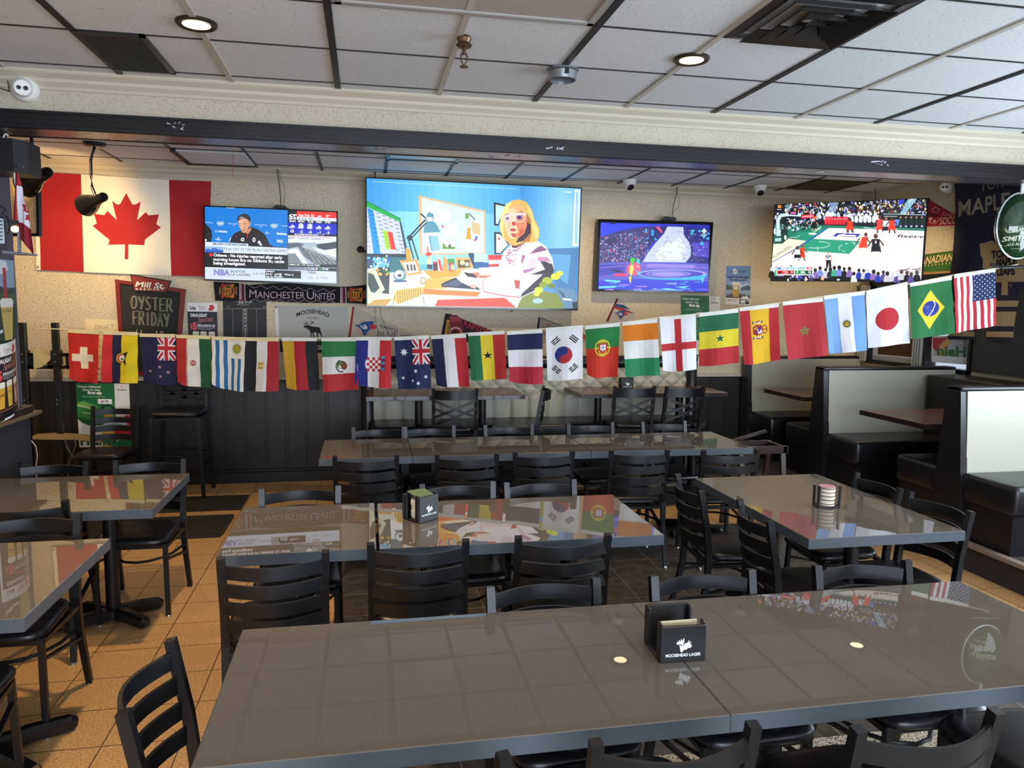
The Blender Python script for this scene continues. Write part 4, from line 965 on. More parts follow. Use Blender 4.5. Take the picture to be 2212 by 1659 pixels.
# monitor
Q('#0d2434', 50, 285, 378, 455, 442, 735, 438, 840, 52, 828); Q('#c8d2ea', 54, 300, 368, 468, 430, 800, 56, 798); Q('#17ae48', 54, 292, 372, 458, 382, 492, 54, 345); Q('#1494dc', 60, 352, 118, 380, 190, 800, 122, 800)
for i in range(9):
    for x in (145, 205, 262, 318, 365):
        o = i * 38; q = i * 9; yy = 400 + (x - 145) * .42 + o
        if yy < 780 and not (200 < x + q < 330 and yy > 560): Q('#5c6c94', x + q, yy, x + q + 34, yy + 8, x + q + 34, yy + 15, x + q, yy + 7)
    Q('#0c62b0', 82 + i * 9, 375 + i * 42, 112 + i * 9, 385 + i * 42, 114 + i * 9, 393 + i * 42, 84 + i * 9, 384 + i * 42)
    if i > 1: Q('#8a98bc', 58, 340 + i * 48, 80, 345 + i * 48, 80, 352 + i * 48, 58, 348 + i * 48)
Q('#a6d810', 207, 568, 254, 580, 286, 756, 240, 756); Q('#ee2c1e', 256, 582, 302, 592, 338, 760, 288, 758)
for i in range(5): Q('#6c8a10', 228 + i * 7, 600 + i * 30, 250 + i * 7, 604 + i * 30, 251 + i * 7, 610 + i * 30, 229 + i * 7, 606 + i * 30)
# desk
Q('#f6f3d6', 56, 1000, 640, 960, 1300, 960, 1600, 1200, 1560, 1322, 60, 1302); Q('#ffffff', 270, 990, 640, 975, 900, 1120, 600, 1200, 270, 1160); Q('#f2a622', 600, 960, 980, 955, 940, 1020, 680, 1040); Q('#f4b43a', 640, 1040, 930, 1030, 820, 1140, 600, 1140)
Q('#ff8018', 560, 1135, 1160, 1170, 1120, 1215, 600, 1190); Q('#ff3a16', 740, 1245, 1390, 1225, 1500, 1318, 715, 1306); Q('#e6ddca', 56, 1200, 320, 1180, 300, 1300, 56, 1300); Q('#c79a2c', 56, 1250, 300, 1235, 240, 1300, 56, 1300)
Q('#276e78', 270, 830, 450, 835, 450, 960, 270, 980); Q('#f0a81c', 430, 740, 475, 755, 490, 860, 440, 860)
# objects on the desk
Q('#2b2c24', 150, 930, 280, 930, 270, 1190, 200, 1180); Q('#27486e', 56, 850, 110, 840, 120, 960, 56, 980)
for i in range(26): a.circ(random.choice(['#dfe8ec', '#16242c', '#3c7a3a', '#f4f8fa']), random.uniform(90, 260), random.uniform(820, 960), random.uniform(8, 16), n=8)
for i in range(14): a.circ(random.choice(['#d8862a', '#6da03a', '#e8c04a']), random.uniform(120, 270), random.uniform(955, 1000), random.uniform(10, 18), n=8)
Q('#2a5ec0', 262, 825, 285, 835, 262, 895, 245, 885); Q('#cfd8b8', 58, 945, 130, 935, 230, 1145, 90, 1280, 58, 1280); Q('#22382c', 66, 980, 120, 1000, 180, 1130, 110, 1200, 66, 1100); Q('#f4faf0', 100, 1170, 150, 1180, 140, 1220, 95, 1210)
Q('#f0a040', 370, 865, 540, 850, 590, 990, 450, 1010); Q('#eae6e0', 395, 890, 525, 870, 560, 975, 455, 990); 
for x in (440, 475, 505): Q('#3a2c28', x, 905, x + 16, 900, x + 26, 960, x + 8, 965)
a.circ('#5a8ea8', 375, 1010, 62, 56); a.circ('#e6f2f6', 370, 1000, 46, 42); a.circ('#2a4050', 372, 1010, 20, 16); Q('#2c4d6e', 310, 1055, 445, 1055, 440, 1072, 320, 1075)
a.ring('#b8862c', 600, 1060, 30, 10, 36); Q('#e6bf50', 340, 1150, 590, 1120, 605, 1170, 560, 1210, 350, 1290, 310, 1240)
for i in range(11): a.line('#8a5a14', 6, 350 + i * 22, 1160 - i * 3, 365 + i * 21, 1285 - i * 8)
a.line('#7a5410', 6, 330, 1200, 305, 1295); a.line('#7a5410', 6, 590, 1180, 612, 1290)
Q('#e8e0b0', 635, 850, 680, 850, 685, 950, 640, 950); Q('#2a3a3c', 640, 900, 690, 905, 690, 950, 635, 945); a.line('#e04030', 12, 650, 830, 645, 730); a.line('#f0c040', 12, 665, 860, 660, 780); Q('#e03a3a', 625, 790, 680, 785, 682, 815, 632, 820)
Q('#b02a2a', 695, 880, 755, 870, 760, 960, 700, 965); Q('#5c2014', 695, 900, 745, 892, 748, 960, 700, 962)
Q('#f8f0e0', 735, 805, 775, 860, 790, 970, 745, 965); Q('#f0a030', 800, 815, 835, 860, 835, 965, 790, 965); Q('#e04038', 740, 850, 765, 855, 790, 965, 765, 965); Q('#4e9a2c', 835, 850, 900, 845, 910, 900, 840, 900); Q('#c83a28', 850, 890, 900, 890, 895, 970, 855, 970); a.circ('#f0c890', 885, 930, 20, 30)
Q('#f0b060', 915, 835, 1075, 835, 1085, 940, 925, 965); Q('#5a4a24', 935, 860, 1050, 858, 1055, 930, 940, 940); a.circ('#e8d89c', 980, 885, 24); a.circ('#e8e8d8', 1025, 900, 20)
Q('#16446c', 1035, 795, 1080, 790, 1240, 930, 1090, 940); Q('#bfe4ee', 1095, 795, 1225, 800, 1222, 878, 1092, 880); Q('#1c5c9c', 1100, 885, 1240, 885, 1240, 935, 1095, 940)
Q('#f02a2a', 1230, 812, 1370, 810, 1360, 925, 1240, 925); Q('#e8f4fa', 1232, 860, 1370, 858, 1368, 895, 1235, 900)
# lamp
a.line('#233640', 14, 575, 410, 625, 455); a.line('#233640', 16, 625, 468, 470, 630); a.line('#233640', 12, 640, 490, 495, 640); a.line('#233640', 14, 455, 650, 510, 850); a.line('#233640', 14, 490, 650, 555, 860); a.circ('#233640', 470, 645, 28)
Q('#5f9db0', 640, 408, 690, 408, 705, 425, 700, 490, 720, 500, 745, 540, 770, 592, 602, 600, 610, 540, 635, 500, 630, 470); Q('#eaf2f0', 640, 445, 690, 445, 695, 485, 640, 485); Q('#f6f4e4', 602, 598, 770, 590, 740, 612, 640, 615); a.line('#2a4a54', 8, 655, 395, 670, 415)
# woman: chair, jacket, hands, head
Q('#3b78b0', 1800, 750, 2110, 740, 2095, 1220, 1900, 1180, 1840, 900); Q('#5b9fd6', 1840, 800, 2030, 810, 2000, 1100, 1880, 1000)
Q('#fbf7fc', 1470, 700, 1560, 660, 1700, 670, 1790, 730, 1850, 840, 1868, 960, 1850, 1050, 1700, 1160, 1540, 1222, 1380, 1210, 1180, 1170, 1110, 1110, 1130, 1030, 1270, 1010, 1280, 980, 1130, 985, 1140, 935, 1330, 925, 1380, 780)
Q('#eedbe8', 1480, 760, 1620, 700, 1560, 900, 1500, 960, 1400, 980); Q('#e6cede', 1640, 840, 1740, 860, 1620, 1000, 1540, 1080); Q('#ecd8e4', 1190, 1080, 1480, 1070, 1560, 1150, 1400, 1190, 1200, 1160); Q('#f2e2ea', 1150, 960, 1340, 940, 1300, 975, 1150, 980)
Q('#8c4c78', 1700, 740, 1745, 720, 1800, 760, 1780, 770, 1640, 800, 1600, 830); Q('#b0648c', 1560, 810, 1590, 815, 1560, 900, 1550, 880); Q('#2c2034', 1720, 850, 1850, 900, 1868, 960, 1840, 1060, 1690, 1150, 1540, 1222, 1560, 1180, 1650, 1100, 1760, 1000, 1640, 1000, 1780, 950); Q('#c88cb0', 1700, 830, 1800, 830, 1840, 880, 1720, 870); Q('#b07aa8', 1560, 960, 1700, 930, 1660, 960, 1580, 990)
Q('#c04a3a', 1480, 1050, 1540, 1060, 1530, 1140, 1495, 1130); a.line('#c86a8a', 6, 1200, 1040, 1170, 1080, 1185, 1160); a.line('#d0344a', 8, 1180, 1165, 1380, 1205, 1540, 1222)
Q('#e8d4e0', 1440, 740, 1500, 730, 1600, 660, 1590, 700, 1520, 800, 1500, 880, 1420, 905, 1390, 980, 1380, 900, 1410, 800)
for i in range(38): a.circ(random.choice(['#a8486a', '#d06a8a', '#8a3450']), random.uniform(1405, 1500), random.uniform(760, 900), 6, n=6)
for i in range(16): a.circ('#a8486a', 1500 + i * 6 + random.uniform(-6, 6), 770 - i * 6, 5, n=6)
Q('#faeee8', 965, 960, 1040, 940, 1130, 950, 1270, 960, 1270, 1000, 1150, 1010, 1060, 1000, 980, 990); Q('#e87858', 1060, 985, 1140, 980, 1135, 1030, 1090, 1030); Q('#d85a3a', 1140, 1010, 1280, 1012, 1200, 1032, 1140, 1030)
Q('#1a1a3c', 775, 1090, 830, 1062, 890, 1040, 920, 1030, 1040, 1060, 1160, 1150, 1050, 1140, 780, 1120)
for i in range(5):
    for j in range(9): Q('#8a98c4', 800 + i * 30 + j * 16, 1098 - i * 13 + j * 1, 812 + i * 30 + j * 16, 1098 - i * 13 + j, 810 + i * 30 + j * 16, 1103 - i * 13 + j, 798 + i * 30 + j * 16, 1103 - i * 13 + j)
Q('#2a2028', 990, 975, 1090, 995, 1130, 1035, 1030, 1020); Q('#fdf6f6', 910, 1020, 1020, 1020, 1120, 1040, 1150, 1120, 1040, 1110, 960, 1070); a.ring('#c85040', 1012, 1050, 22, 5, 14, a0=0, a1=PI); Q('#e8b0a0', 1050, 1095, 1110, 1100, 1110, 1140, 1060, 1125)
Q('#6c2430', 1440, 640, 1600, 560, 1640, 640, 1600, 680, 1500, 745, 1460, 740)
Q('#e8b45a', 1340, 560, 1350, 430, 1400, 320, 1470, 282, 1540, 276, 1600, 300, 1650, 370, 1680, 470, 1725, 560, 1722, 640, 1700, 680, 1640, 696, 1580, 690, 1500, 720, 1450, 718, 1380, 650)
Q('#f8e08a', 1345, 560, 1350, 430, 1400, 322, 1460, 290, 1440, 340, 1400, 410, 1375, 540, 1380, 640, 1410, 690, 1370, 640); Q('#f6d27c', 1600, 310, 1645, 380, 1672, 480, 1715, 570, 1712, 630, 1690, 670, 1660, 560, 1640, 450)
Q('#b0702e', 1600, 400, 1640, 470, 1650, 600, 1630, 680, 1560, 690, 1600, 560); Q('#3a1820', 1590, 480, 1640, 520, 1640, 600, 1560, 680, 1500, 690)
Q('#f7cfa6', 1385, 430, 1430, 370, 1500, 340, 1560, 360, 1600, 430, 1605, 520, 1580, 600, 1520, 650, 1470, 655, 1430, 640, 1400, 570, 1382, 500); Q('#e8845c', 1500, 420, 1560, 380, 1600, 440, 1605, 520, 1580, 600, 1520, 650, 1480, 640, 1520, 580, 1500, 520); Q('#d05a3c', 1540, 560, 1580, 560, 1560, 610, 1520, 630)
Q('#f8b070', 1460, 330, 1520, 310, 1580, 350, 1550, 390, 1480, 370)
a.ring('#d8c0dc', 1414, 456, 48, 9, 44, n=16); a.ring('#e8d0e0', 1536, 450, 54, 10, 48, n=16); Q('#e6d6e4', 1365, 420, 1590, 405, 1595, 422, 1370, 436)
a.circ('#7a6ab8', 1416, 458, 18, 15, 10); a.circ('#4b3c9a', 1532, 448, 24, 20, 12); a.circ('#14102c', 1532, 448, 10, 10, 8); a.line('#a8683c', 7, 1385, 425, 1430, 415); a.line('#a8683c', 7, 1500, 395, 1570, 390)
Q('#c83c48', 1462, 490, 1490, 488, 1500, 520, 1475, 530, 1455, 515); Q('#b83a42', 1440, 562, 1475, 552, 1512, 570, 1475, 585, 1445, 578); a.line('#c07048', 5, 1440, 500, 1425, 560); a.line('#c07048', 5, 1505, 530, 1540, 575); Q('#c85038', 1450, 600, 1500, 605, 1495, 640, 1460, 635)
# plant and globe in the right foreground
Q('#5f86a8', 1870, 1120, 2060, 1150, 2095, 1220, 2092, 1330, 1900, 1328); Q('#7d8a2c', 1520, 1290, 1560, 1220, 1640, 1180, 1780, 1160, 1900, 1190, 1960, 1300, 1950, 1330, 1515, 1322)
a.circ('#a8c8d4', 1710, 1255, 50, 26); 
for x, y, r, c in ((1720, 1150, 44, '#c8d820'), (1800, 1060, 50, '#a8b818'), (1880, 1020, 46, '#dce428'), (1920, 990, 34, '#e8ec3a'), (1760, 1100, 40, '#8c9c18'), (1700, 1190, 30, '#e0e030'), (1840, 1110, 36, '#6c8420')): a.circ(c, x, y, r, r * .7, 14)
Q('#3a586c', 1900, 1140, 1960, 1180, 1990, 1240, 1960, 1230); Q('#e4eef0', 1950, 1225, 2040, 1240, 2035, 1255, 1955, 1245); Q('#1e3440', 2040, 1270, 2095, 1260, 2092, 1332, 2050, 1330)
fm2 = plane_y(7.68)
tv('very large flat television in the centre showing a blonde woman typing at a desk', fm2, [(789.5, 383), (1257, 405.5), (1247.5, 671), (792, 662.5)], [(791.8, 385), (1255, 407.5), (1246, 666.5), (794, 659.5)], a, 1.12, .05, mount=.1)
bm = nb()
for x, y0, y1 in ((810, 371, 384), (1106, 667, 674), (968, 664, 668)): bar(bm, ony(x, y0, 7.72), ony(x, y1 + 1, 7.72), .012, .012)
tag(mk('mount_bracket', bm, M_BLACK), 'small black bracket ends showing around the big television', 'bracket')
# --- stage show television
a = Art(1260, 380, 5.53); Q = a.poly
Q('#1c28c4', 205, 550, 1515, 585, 1478, 1385, 175, 1350)
Q('#2c3ef0', 205, 560, 1000, 590, 700, 605, 450, 650, 203, 728); Q('#1216a0', 900, 590, 1512, 590, 1508, 640, 1300, 625, 1000, 600)
Q('#3c3478', 203, 730, 450, 655, 700, 612, 850, 602, 1000, 605, 940, 690, 800, 830, 720, 960, 700, 1030, 190, 1040)
Q('#14146c', 850, 605, 1000, 603, 960, 680, 780, 850, 700, 1000, 650, 990, 740, 820)
random.seed(5)
for i in range(420):
    x = random.uniform(200, 780); y = random.uniform(620, 1030)
    if (x - 203) * -.18 + 735 < y and x < 930 - (y - 600) * .42:
        a.circ(random.choice(['#c0486c', '#d88cb4', '#8a9ae0', '#a8c4f4', '#5c4aa0', '#e0b4d4', '#6c7ad4', '#4ca8d8', '#8c3c78']), x, y, random.uniform(4, 13), random.uniform(3, 9), 7, random.uniform(0, 3))
for i in range(22): a.line('#2c2454', 4, 230 + i * 7, 740 + (i % 5) * 8, 260 + i * 6, 800 + (i % 4) * 10)
Q('#d8507c', 850, 606, 905, 606, 945, 675, 925, 680); Q('#2ca0e0', 810, 640, 840, 650, 840, 715, 805, 715); Q('#2cb0d8', 845, 730, 880, 765, 850, 770); a.circ('#38a8e0', 745, 655, 16)
Q('#c8d4f0', 1000, 605, 1190, 612, 1196, 700, 1260, 800, 1282, 880, 1275, 960, 1220, 1035, 705, 1028, 760, 930, 860, 800, 960, 690)
Q('#e4ecfc', 960, 820, 1150, 740, 1230, 860, 1180, 1000, 900, 1010, 840, 930)
for i in range(46):
    x, y = random.uniform(780, 1240), random.uniform(640, 1010)
    if x > 1010 - (y - 620) * .62: a.line('#4c4470', random.uniform(2, 4), x, y, x + random.uniform(-40, 40), y + random.uniform(-25, 30), x + random.uniform(-60, 60), y + random.uniform(-40, 50))
Q('#141478', 1195, 615, 1508, 640, 1492, 1050, 1225, 1035, 1278, 955, 1284, 880, 1260, 800, 1198, 700); Q('#4c38c0', 1290, 800, 1500, 780, 1496, 980, 1320, 960)
for i in range(150):
    x = random.uniform(1180, 1470); y = random.uniform(640, 1020); a.circ(random.choice(['#d0d8f8', '#c8b0e0', '#5c5ab0']), x, y, random.uniform(2, 6), n=6)
for x, y, r in ((1300, 660, 22), (1290, 690, 18), (1380, 660, 18), (1410, 810, 26), (1480, 750, 20), (1490, 690, 16)): a.circ('#38b0dc', x, y, r, r * .8, 9)
for dx, dy in ((0, 0), (-18, 0), (18, 0), (0, -20), (0, 20)): a.circ('#cfe8f4', 1436 + dx, 660 + dy, 13, n=8)
for dx in (-22, 0, 22): a.ring('#cfe8f4', 1432 + dx, 708, 13, 5, n=10)
Q('#4cc8d8', 1410, 715, 1460, 718, 1434, 752)
Q('#5a58c8', 188, 1040, 700, 1030, 1492, 1052, 1480, 1380, 175, 1350); Q('#8878dc', 760, 1050, 1340, 1060, 1300, 1110, 740, 1100)
Q('#3838b4', 185, 1060, 520, 1062, 460, 1150, 180, 1200); a.line('#c88ce0', 5, 190, 1100, 540, 1070, 900, 1068, 1478, 1098)
a.circ('#a8a0f0', 1050, 1168, 420, 52, 36); a.circ('#4440c0', 1050, 1172, 375, 44, 36); a.circ('#8c88ec', 1010, 1170, 270, 36, 32); a.circ('#5c58d0', 1010, 1172, 235, 29, 32); a.circ('#a090e8', 1010, 1173, 200, 24, 28)
Q('#3cb8e8', 600, 1200, 900, 1225, 1450, 1215, 1478, 1180, 1400, 1240, 900, 1250); Q('#2430d8', 178, 1250, 700, 1230, 1479, 1260, 1478, 1385, 175, 1350)
for q in ((230, 1240, 440, 1250, 430, 1275, 270, 1262), (960, 1285, 1110, 1275, 1100, 1305, 1010, 1295), (1080, 1325, 1260, 1315, 1200, 1345), (180, 1320, 400, 1310, 380, 1335, 178, 1345), (1400, 1240, 1440, 1200, 1420, 1280), (780, 1360, 1000, 1340, 1200, 1372)): Q('#6cd0f4', *q)
for i in range(18):
    x, y = random.uniform(190, 1450), random.uniform(1260, 1370); Q(random.choice(['#8858e0', '#5878f0', '#a87cf0', '#3c94f0']), x, y, x + random.uniform(40, 140), y - 6, x + random.uniform(60, 150), y + 12, x + 10, y + 8)
Q('#1c1c64', 290, 1112, 400, 1118, 500, 1155, 430, 1160, 350, 1140); Q('#e02c70', 350, 1180, 420, 1160, 520, 1170, 520, 1200, 370, 1196)
Q('#e04c80', 510, 1090, 560, 1030, 640, 1025, 680, 1090, 665, 1175, 590, 1195, 515, 1160); Q('#f0e05c', 545, 1090, 585, 1030, 600, 1110, 570, 1195, 548, 1180); Q('#3cc828', 548, 990, 590, 978, 625, 1000, 600, 1020, 580, 1080, 560, 1030); Q('#38c8d0', 625, 1000, 665, 988, 668, 1060, 630, 1040)
for i in range(26): a.circ(random.choice(['#f8a0c8', '#f04048', '#3c5cd0', '#f0f0a0']), random.uniform(520, 660), random.uniform(1060, 1180), 6, n=6)
Q('#e8d838', 540, 1200, 570, 1200, 560, 1290, 545, 1260); Q('#0a0a14', 322, 552, 380, 555, 378, 578, 322, 576)
Q('#38c8e0', 640, 1150, 672, 1140, 668, 1180, 640, 1180)
tv('smaller flat television in a gloss black frame showing a blue and purple stage show', plane_y(7.72), [(1292, 473.5), (1540.5, 480), (1529.5, 632.5), (1284.5, 629)], [(1297.5, 480.5), (1533.5, 486), (1526, 626), (1291.5, 624)], a, 1.0, .06, mount=.05)
bm = nb(); prism(bm, [onp(x, y, (0, 7.70, 0), Vector((0, 1, 0))) for x, y in ((1430, 475), (1438, 467), (1461, 470), (1461, 476))], (0, .06, 0)); tag(mk('set_top_box', bm, M_BLACK), 'small black box on top of the stage show television', 'set-top box')
bm = nb(); prism(bm, [onp(x, y, (0, 7.69, 0), Vector((0, 1, 0))) for x, y in ((590, 448), (596, 442), (615, 444), (622, 450))], (0, .06, 0)); tag(mk('set_top_box', bm, M_BLACK), 'small black box on top of the news television', 'set-top box')
# --- basketball television, angled across the corner
PT, NT = Vector((4.143, 7.2, 0)), Vector((-.91, -1.047, 0)).normalized()
fm4 = lambda px, py: (onp(px, py, PT, NT), NT)
a = Art(1640, 420, 8.295); Q = a.poly; K = 1576.05     # the second zoom starts 190 px further right
def R2(x): return x + K
Q('#14161c', 275, 180, R2(1445), 65, R2(1325), 1555, 210, 1555)
Q('#1f7a5e', 275, 545, 1000, 545, R2(1385), 610, R2(1380), 665, 1650, 610, 1240, 600, 500, 800, 255, 890)
random.seed(11)
def crowd(n, x0, x1, ya, yb, cols, r0, r1):
    for i in range(n):
        x = random.uniform(x0, x1); y = ya(x) + (yb(x) - ya(x)) * random.random(); r = random.uniform(r0, r1)
        a.circ(random.choice(cols), x, y, r, r * random.uniform(.8, 1.6), 7)
top = lambda x: 190 - (x - 275) * .044
cr = ['#0c0c12', '#0c0c12', '#1c2434', '#f0c8a8', '#c8d4f0', '#e8ecf8', '#8ca0d8', '#24443c', '#4458c8', '#b04048', '#d8c860', '#5c7464']
crowd(560, 460, R2(1420), lambda x: top(x) + 5, lambda x: 350, cr, 8, 20)
crowd(150, 470, 1000, lambda x: 440, lambda x: 720 - (x - 470) * .3, cr[:8], 10, 20)
crowd(40, 280, 380, lambda x: 330, lambda x: 740, ['#10141c', '#a8b8e8', '#24305c', '#e8ecf8'], 12, 20)
for x0, y0 in ((1240, 160),): 
    for k in range(13): Q('#9ab4d8', 1300 - k * 7 + 0, 150 + k * 17, 1430 - k * 7, 148 + k * 17, 1426 - k * 7, 158 + k * 17, 1296 - k * 7, 160 + k * 17)
for k in range(16): Q('#a8e0f4', R2(1090 - k * 9), 90 + k * 17, R2(1250 - k * 13), 84 + k * 17, R2(1246 - k * 13), 94 + k * 17, R2(1086 - k * 9), 100 + k * 17)
for k in range(7): Q('#8caccc', 465 + k * 8, 195 + k * 18, 570 - k * 3, 190 + k * 18, 568 - k * 3, 200 + k * 18, 467 + k * 8, 204 + k * 18)
a.circ('#c8281c', 372, 222, 36, 30); a.text('H', '#ff9a30', 345, 242, 400, 242, 40, .1); a.line('#d8dce4', 9, 325, 272, 408, 274)
# benches of white shirts and red bibs
crowd(60, 1040, R2(560), lambda x: 350, lambda x: 440, ['#e8f0fc', '#c8dcf4', '#a8c0e4', '#e8f0fc'], 18, 32)
for k in range(8): a.poly('#f02c3c', 1170 + k * 52, 470, 1190 + k * 52, 400, 1225 + k * 52, 400, 1236 + k * 52, 470, 1222 + k * 52, 545, 1188 + k * 52, 545); a.circ('#ffd8dc', 1204 + k * 52, 445, 10)
for k in range(7): x = R2(90 + k * 78); a.poly('#e0ecfc', x - 34, 480, x - 26, 400, x, 375, x + 26, 400, x + 36, 480, x + 10, 520, x - 12, 520); a.circ('#d8a888', x, 385, 14); Q('#18202c', x - 28, 510, x + 28, 510, x + 24, 570, x - 22, 570)
for k in range(5): x = R2(960 + k * 95); Q('#142a22', x - 30, 500, x - 26, 430, x, 400, x + 28, 430, x + 32, 500, x + 24, 590, x - 22, 590); a.circ('#d8a888', x, 415, 14); Q('#a8c0e8', x - 18, 560, x + 20, 560, x + 16, 590, x - 16, 590)
Q('#5c8ce8', R2(860), 455, R2(945), 455, R2(920), 568, R2(850), 560); Q('#e070c8', R2(830), 470, R2(862), 462, R2(850), 560, R2(838), 560)
a.line('#cfe8f8', 8, R2(650), 355, R2(1410), 372); a.line('#cfe8f8', 8, R2(660), 395, R2(900), 398)
Q('#2438d0', R2(930), 100, R2(1030), 95, R2(1010), 170, R2(920), 180)
# court
Q('#f4e4e2', 975, 795, 1250, 605, R2(0), 612, R2(1382), 658, R2(1325), 1535, 230, 1545, 235, 1220, 640, 1000)
Q('#fbf2f4', 1000, 790, 1255, 607, 1660, 620, R2(220), 690, R2(230), 840, 1700, 835)
Q('#f3ecd0', 520, 790, 850, 835, 800, 890, 235, 1215, 262, 890, 420, 885)
Q('#2a9c7c', 960, 798, 1650, 832, R2(245), 842, R2(40), 1070, 1610, 1068, 640, 1000); Q('#249074', 700, 690, 1000, 655, 1240, 602, 975, 780, 860, 840, 560, 780)
a.line('#2470d0', 16, 1240, 602, 850, 850, 640, 985); a.line('#5058c8', 10, 640, 985, 240, 1220)
a.line('#eafaf4', 8, 1070, 850, 1180, 855, 1260, 880, 1275, 905, 1240, 935, 1160, 958, 1040, 965, 900, 960); a.line('#eafaf4', 7, 1050, 935, 1058, 1025)
for q in ((1430, 950, 1460, 930), (1430, 970, 1450, 995), (1490, 1015, 1540, 1028), (1540, 890, 1600, 880), (1460, 925, 1500, 905), (R2(80), 870, R2(140), 868), (R2(140), 868, R2(136), 912)): a.line('#eafaf4', 9, *q)
Q('#2024a0', 1320, 752, 1400, 695, R2(245), 712, R2(185), 772); a.text('gillette', '#f0f2fc', 1400, 745, R2(170), 758, 32, .08, .3)
a.line('#ffffff', 9, R2(690), 780, R2(780), 850, R2(800), 920, R2(770), 1000, R2(680), 1080, R2(520), 1150, R2(300), 1200, R2(0), 1255); a.line('#dce8e8', 8, 560, 775, 680, 770, 740, 740)
a.text('fiserv', '#34343c', R2(890), 770, R2(1380), 785, 50, .02, .5)
a.text('MILWAUKEE', '#4a584c', 250, 1160, 600, 945, 75, .0, .0, up=(-.75, -.35))
a.circ('#dff0e8', 960, 708, 75, 20); a.text('UNIT', '#dff0e8', 1000, 680, 1130, 600, 40, .05, up=(-.5, -.6))
for q in ((R2(300), 595, R2(460), 620), (R2(480), 605, R2(900), 625)): a.line('#a8d8d8', 16, *q)
# hoop
a.line('#c8e0f4', 60, 350, 760, 345, 460, 400, 380, 560, 360, 760, 372); Q('#183c34', 400, 480, 520, 640, 520, 800, 420, 885, 400, 800)
Q('#20584c', 262, 760, 420, 740, 420, 885, 262, 878); Q('#a8d4d0', 290, 790, 400, 780, 400, 840, 290, 845); a.circ('#dfeef0', 477, 775, 24, 44); a.line('#c8e0f0', 10, 405, 548, 445, 548); a.line('#c8e0f0', 10, 405, 585, 445, 585); a.line('#c8e0f0', 10, 405, 618, 445, 618)
Q('#14141c', 530, 310, 700, 300, 695, 375, 535, 365); Q('#e070b0', 570, 325, 665, 318, 662, 358, 572, 354); Q('#ee3850', 755, 380, 985, 355, 1000, 420, 760, 435); a.line('#ffd8e0', 12, 780, 402, 970, 390)
a.line('#b8dcf0', 12, 930, 290, 1065, 235, 1070, 400, 930, 460, 930, 290); Q('#f07828', 985, 400, 1040, 400, 1045, 430, 990, 435)
# referee and players
def player(x, y, s, top_, shorts, skin='#5c3830', legs=None, lean=0):
    a.circ(skin, x + lean * s, y - 1.02 * s, .11 * s, .13 * s, 8); Q(top_, x - .2 * s + lean * s * .8, y - .88 * s, x + .2 * s + lean * s * .8, y - .88 * s, x + .2 * s, y - .45 * s, x - .18 * s, y - .45 * s)
    Q(shorts, x - .22 * s, y - .5 * s, x + .24 * s, y - .5 * s, x + .28 * s, y - .2 * s, x + .03 * s, y - .25 * s, x - .24 * s, y - .2 * s)
    l = legs or skin; a.line(l, .09 * s, x - .14 * s, y - .24 * s, x - .16 * s, y); a.line(l, .09 * s, x + .14 * s, y - .24 * s, x + .26 * s, y); a.line(skin, .07 * s, x - .18 * s, y - .82 * s, x - .4 * s, y - .5 * s); a.line(skin, .07 * s, x + .2 * s, y - .82 * s, x + .42 * s, y - .55 * s)
a.circ('#e0b090', 1240, 1058, 20, 24); Q('#d8e4f4', 1195, 1100, 1240, 1085, 1290, 1100, 1300, 1180, 1205, 1180); Q('#1c2030', 1195, 1095, 1240, 1100, 1290, 1095, 1292, 1120, 1240, 1112, 1196, 1120); a.text('10', '#2c3c70', 1215, 1150, 1260, 1150, 30, .05); Q('#14161c', 1205, 1178, 1290, 1178, 1300, 1330, 1265, 1335, 1248, 1230, 1235, 1320, 1205, 1325); a.line('#d8a888', 14, 1195, 1110, 1195, 1200); a.line('#d8a888', 14, 1295, 1110, 1298, 1205)
player(760, 1190, 260, '#f04028', '#f03c24', '#8c5040', lean=.1); player(690, 1200, 240, '#e8ecf0', '#18202c', '#4c3028', '#f0f4f8')
player(R2(285), 1030, 300, '#f44028', '#f44028', '#6c4030', '#e8e0e0', lean=.18); player(R2(515), 1110, 350, '#16181e', '#16181e', '#5c3c34', '#e8eef4')
a.text('3', '#f0f0f0', R2(498), 880, R2(532), 880, 44, .05)
player(1620, 690, 240, '#f44028', '#f44028', '#4c3028'); player(R2(60), 690, 230, '#f44028', '#f44028', '#4c3028'); player(R2(590), 700, 280, '#f04048', '#f44028', '#5c3830'); player(R2(700), 720, 280, '#e8ecf4', '#1c2430', '#8c6050', '#f0f0fa'); player(R2(800), 700, 260, '#f04028', '#f44028', '#4c3028'); player(990, 660, 190, '#14161c', '#14161c', '#d8a888')
# near crowd
Q('#0c0e14', 210, 1555, 230, 1450, 700, 1440, 1100, 1470, 1500, 1420, R2(200), 1480, R2(500), 1500, R2(900), 1500, R2(1290), 1530, R2(1325), 1555)
random.seed(3)
for i in range(31):
    x = 240 + i * 86 + random.uniform(-12, 12); y = 1330 + random.uniform(-20, 40) + (x > 1700) * 50 + max(0, x - 2000) * .04; r = random.uniform(26, 36)
    Q(random.choice(['#7c88d8', '#d8e4f4', '#0e1016', '#1c2430', '#5c4c8c', '#c8c8d4', '#2438b0', '#3cac80', '#8c6cb0', '#0e1016']), x - r * 2, y + 150, x - r * 1.6, y + 60, x - r * .5, y + 30, x + r * .6, y + 30, x + r * 1.7, y + 70, x + r * 2, y + 150)
    a.circ(random.choice(['#16161c', '#16161c', '#241c1c', '#c8d8e8', '#1c2c28']), x, y, r, r * 1.15, 12)
a.circ('#e0b0a0', 1140, 1505, 30, 38); a.circ('#e0b0a0', 850, 1525, 34, 20); a.circ('#c8e0f8', 1425, 1530, 30, 16)
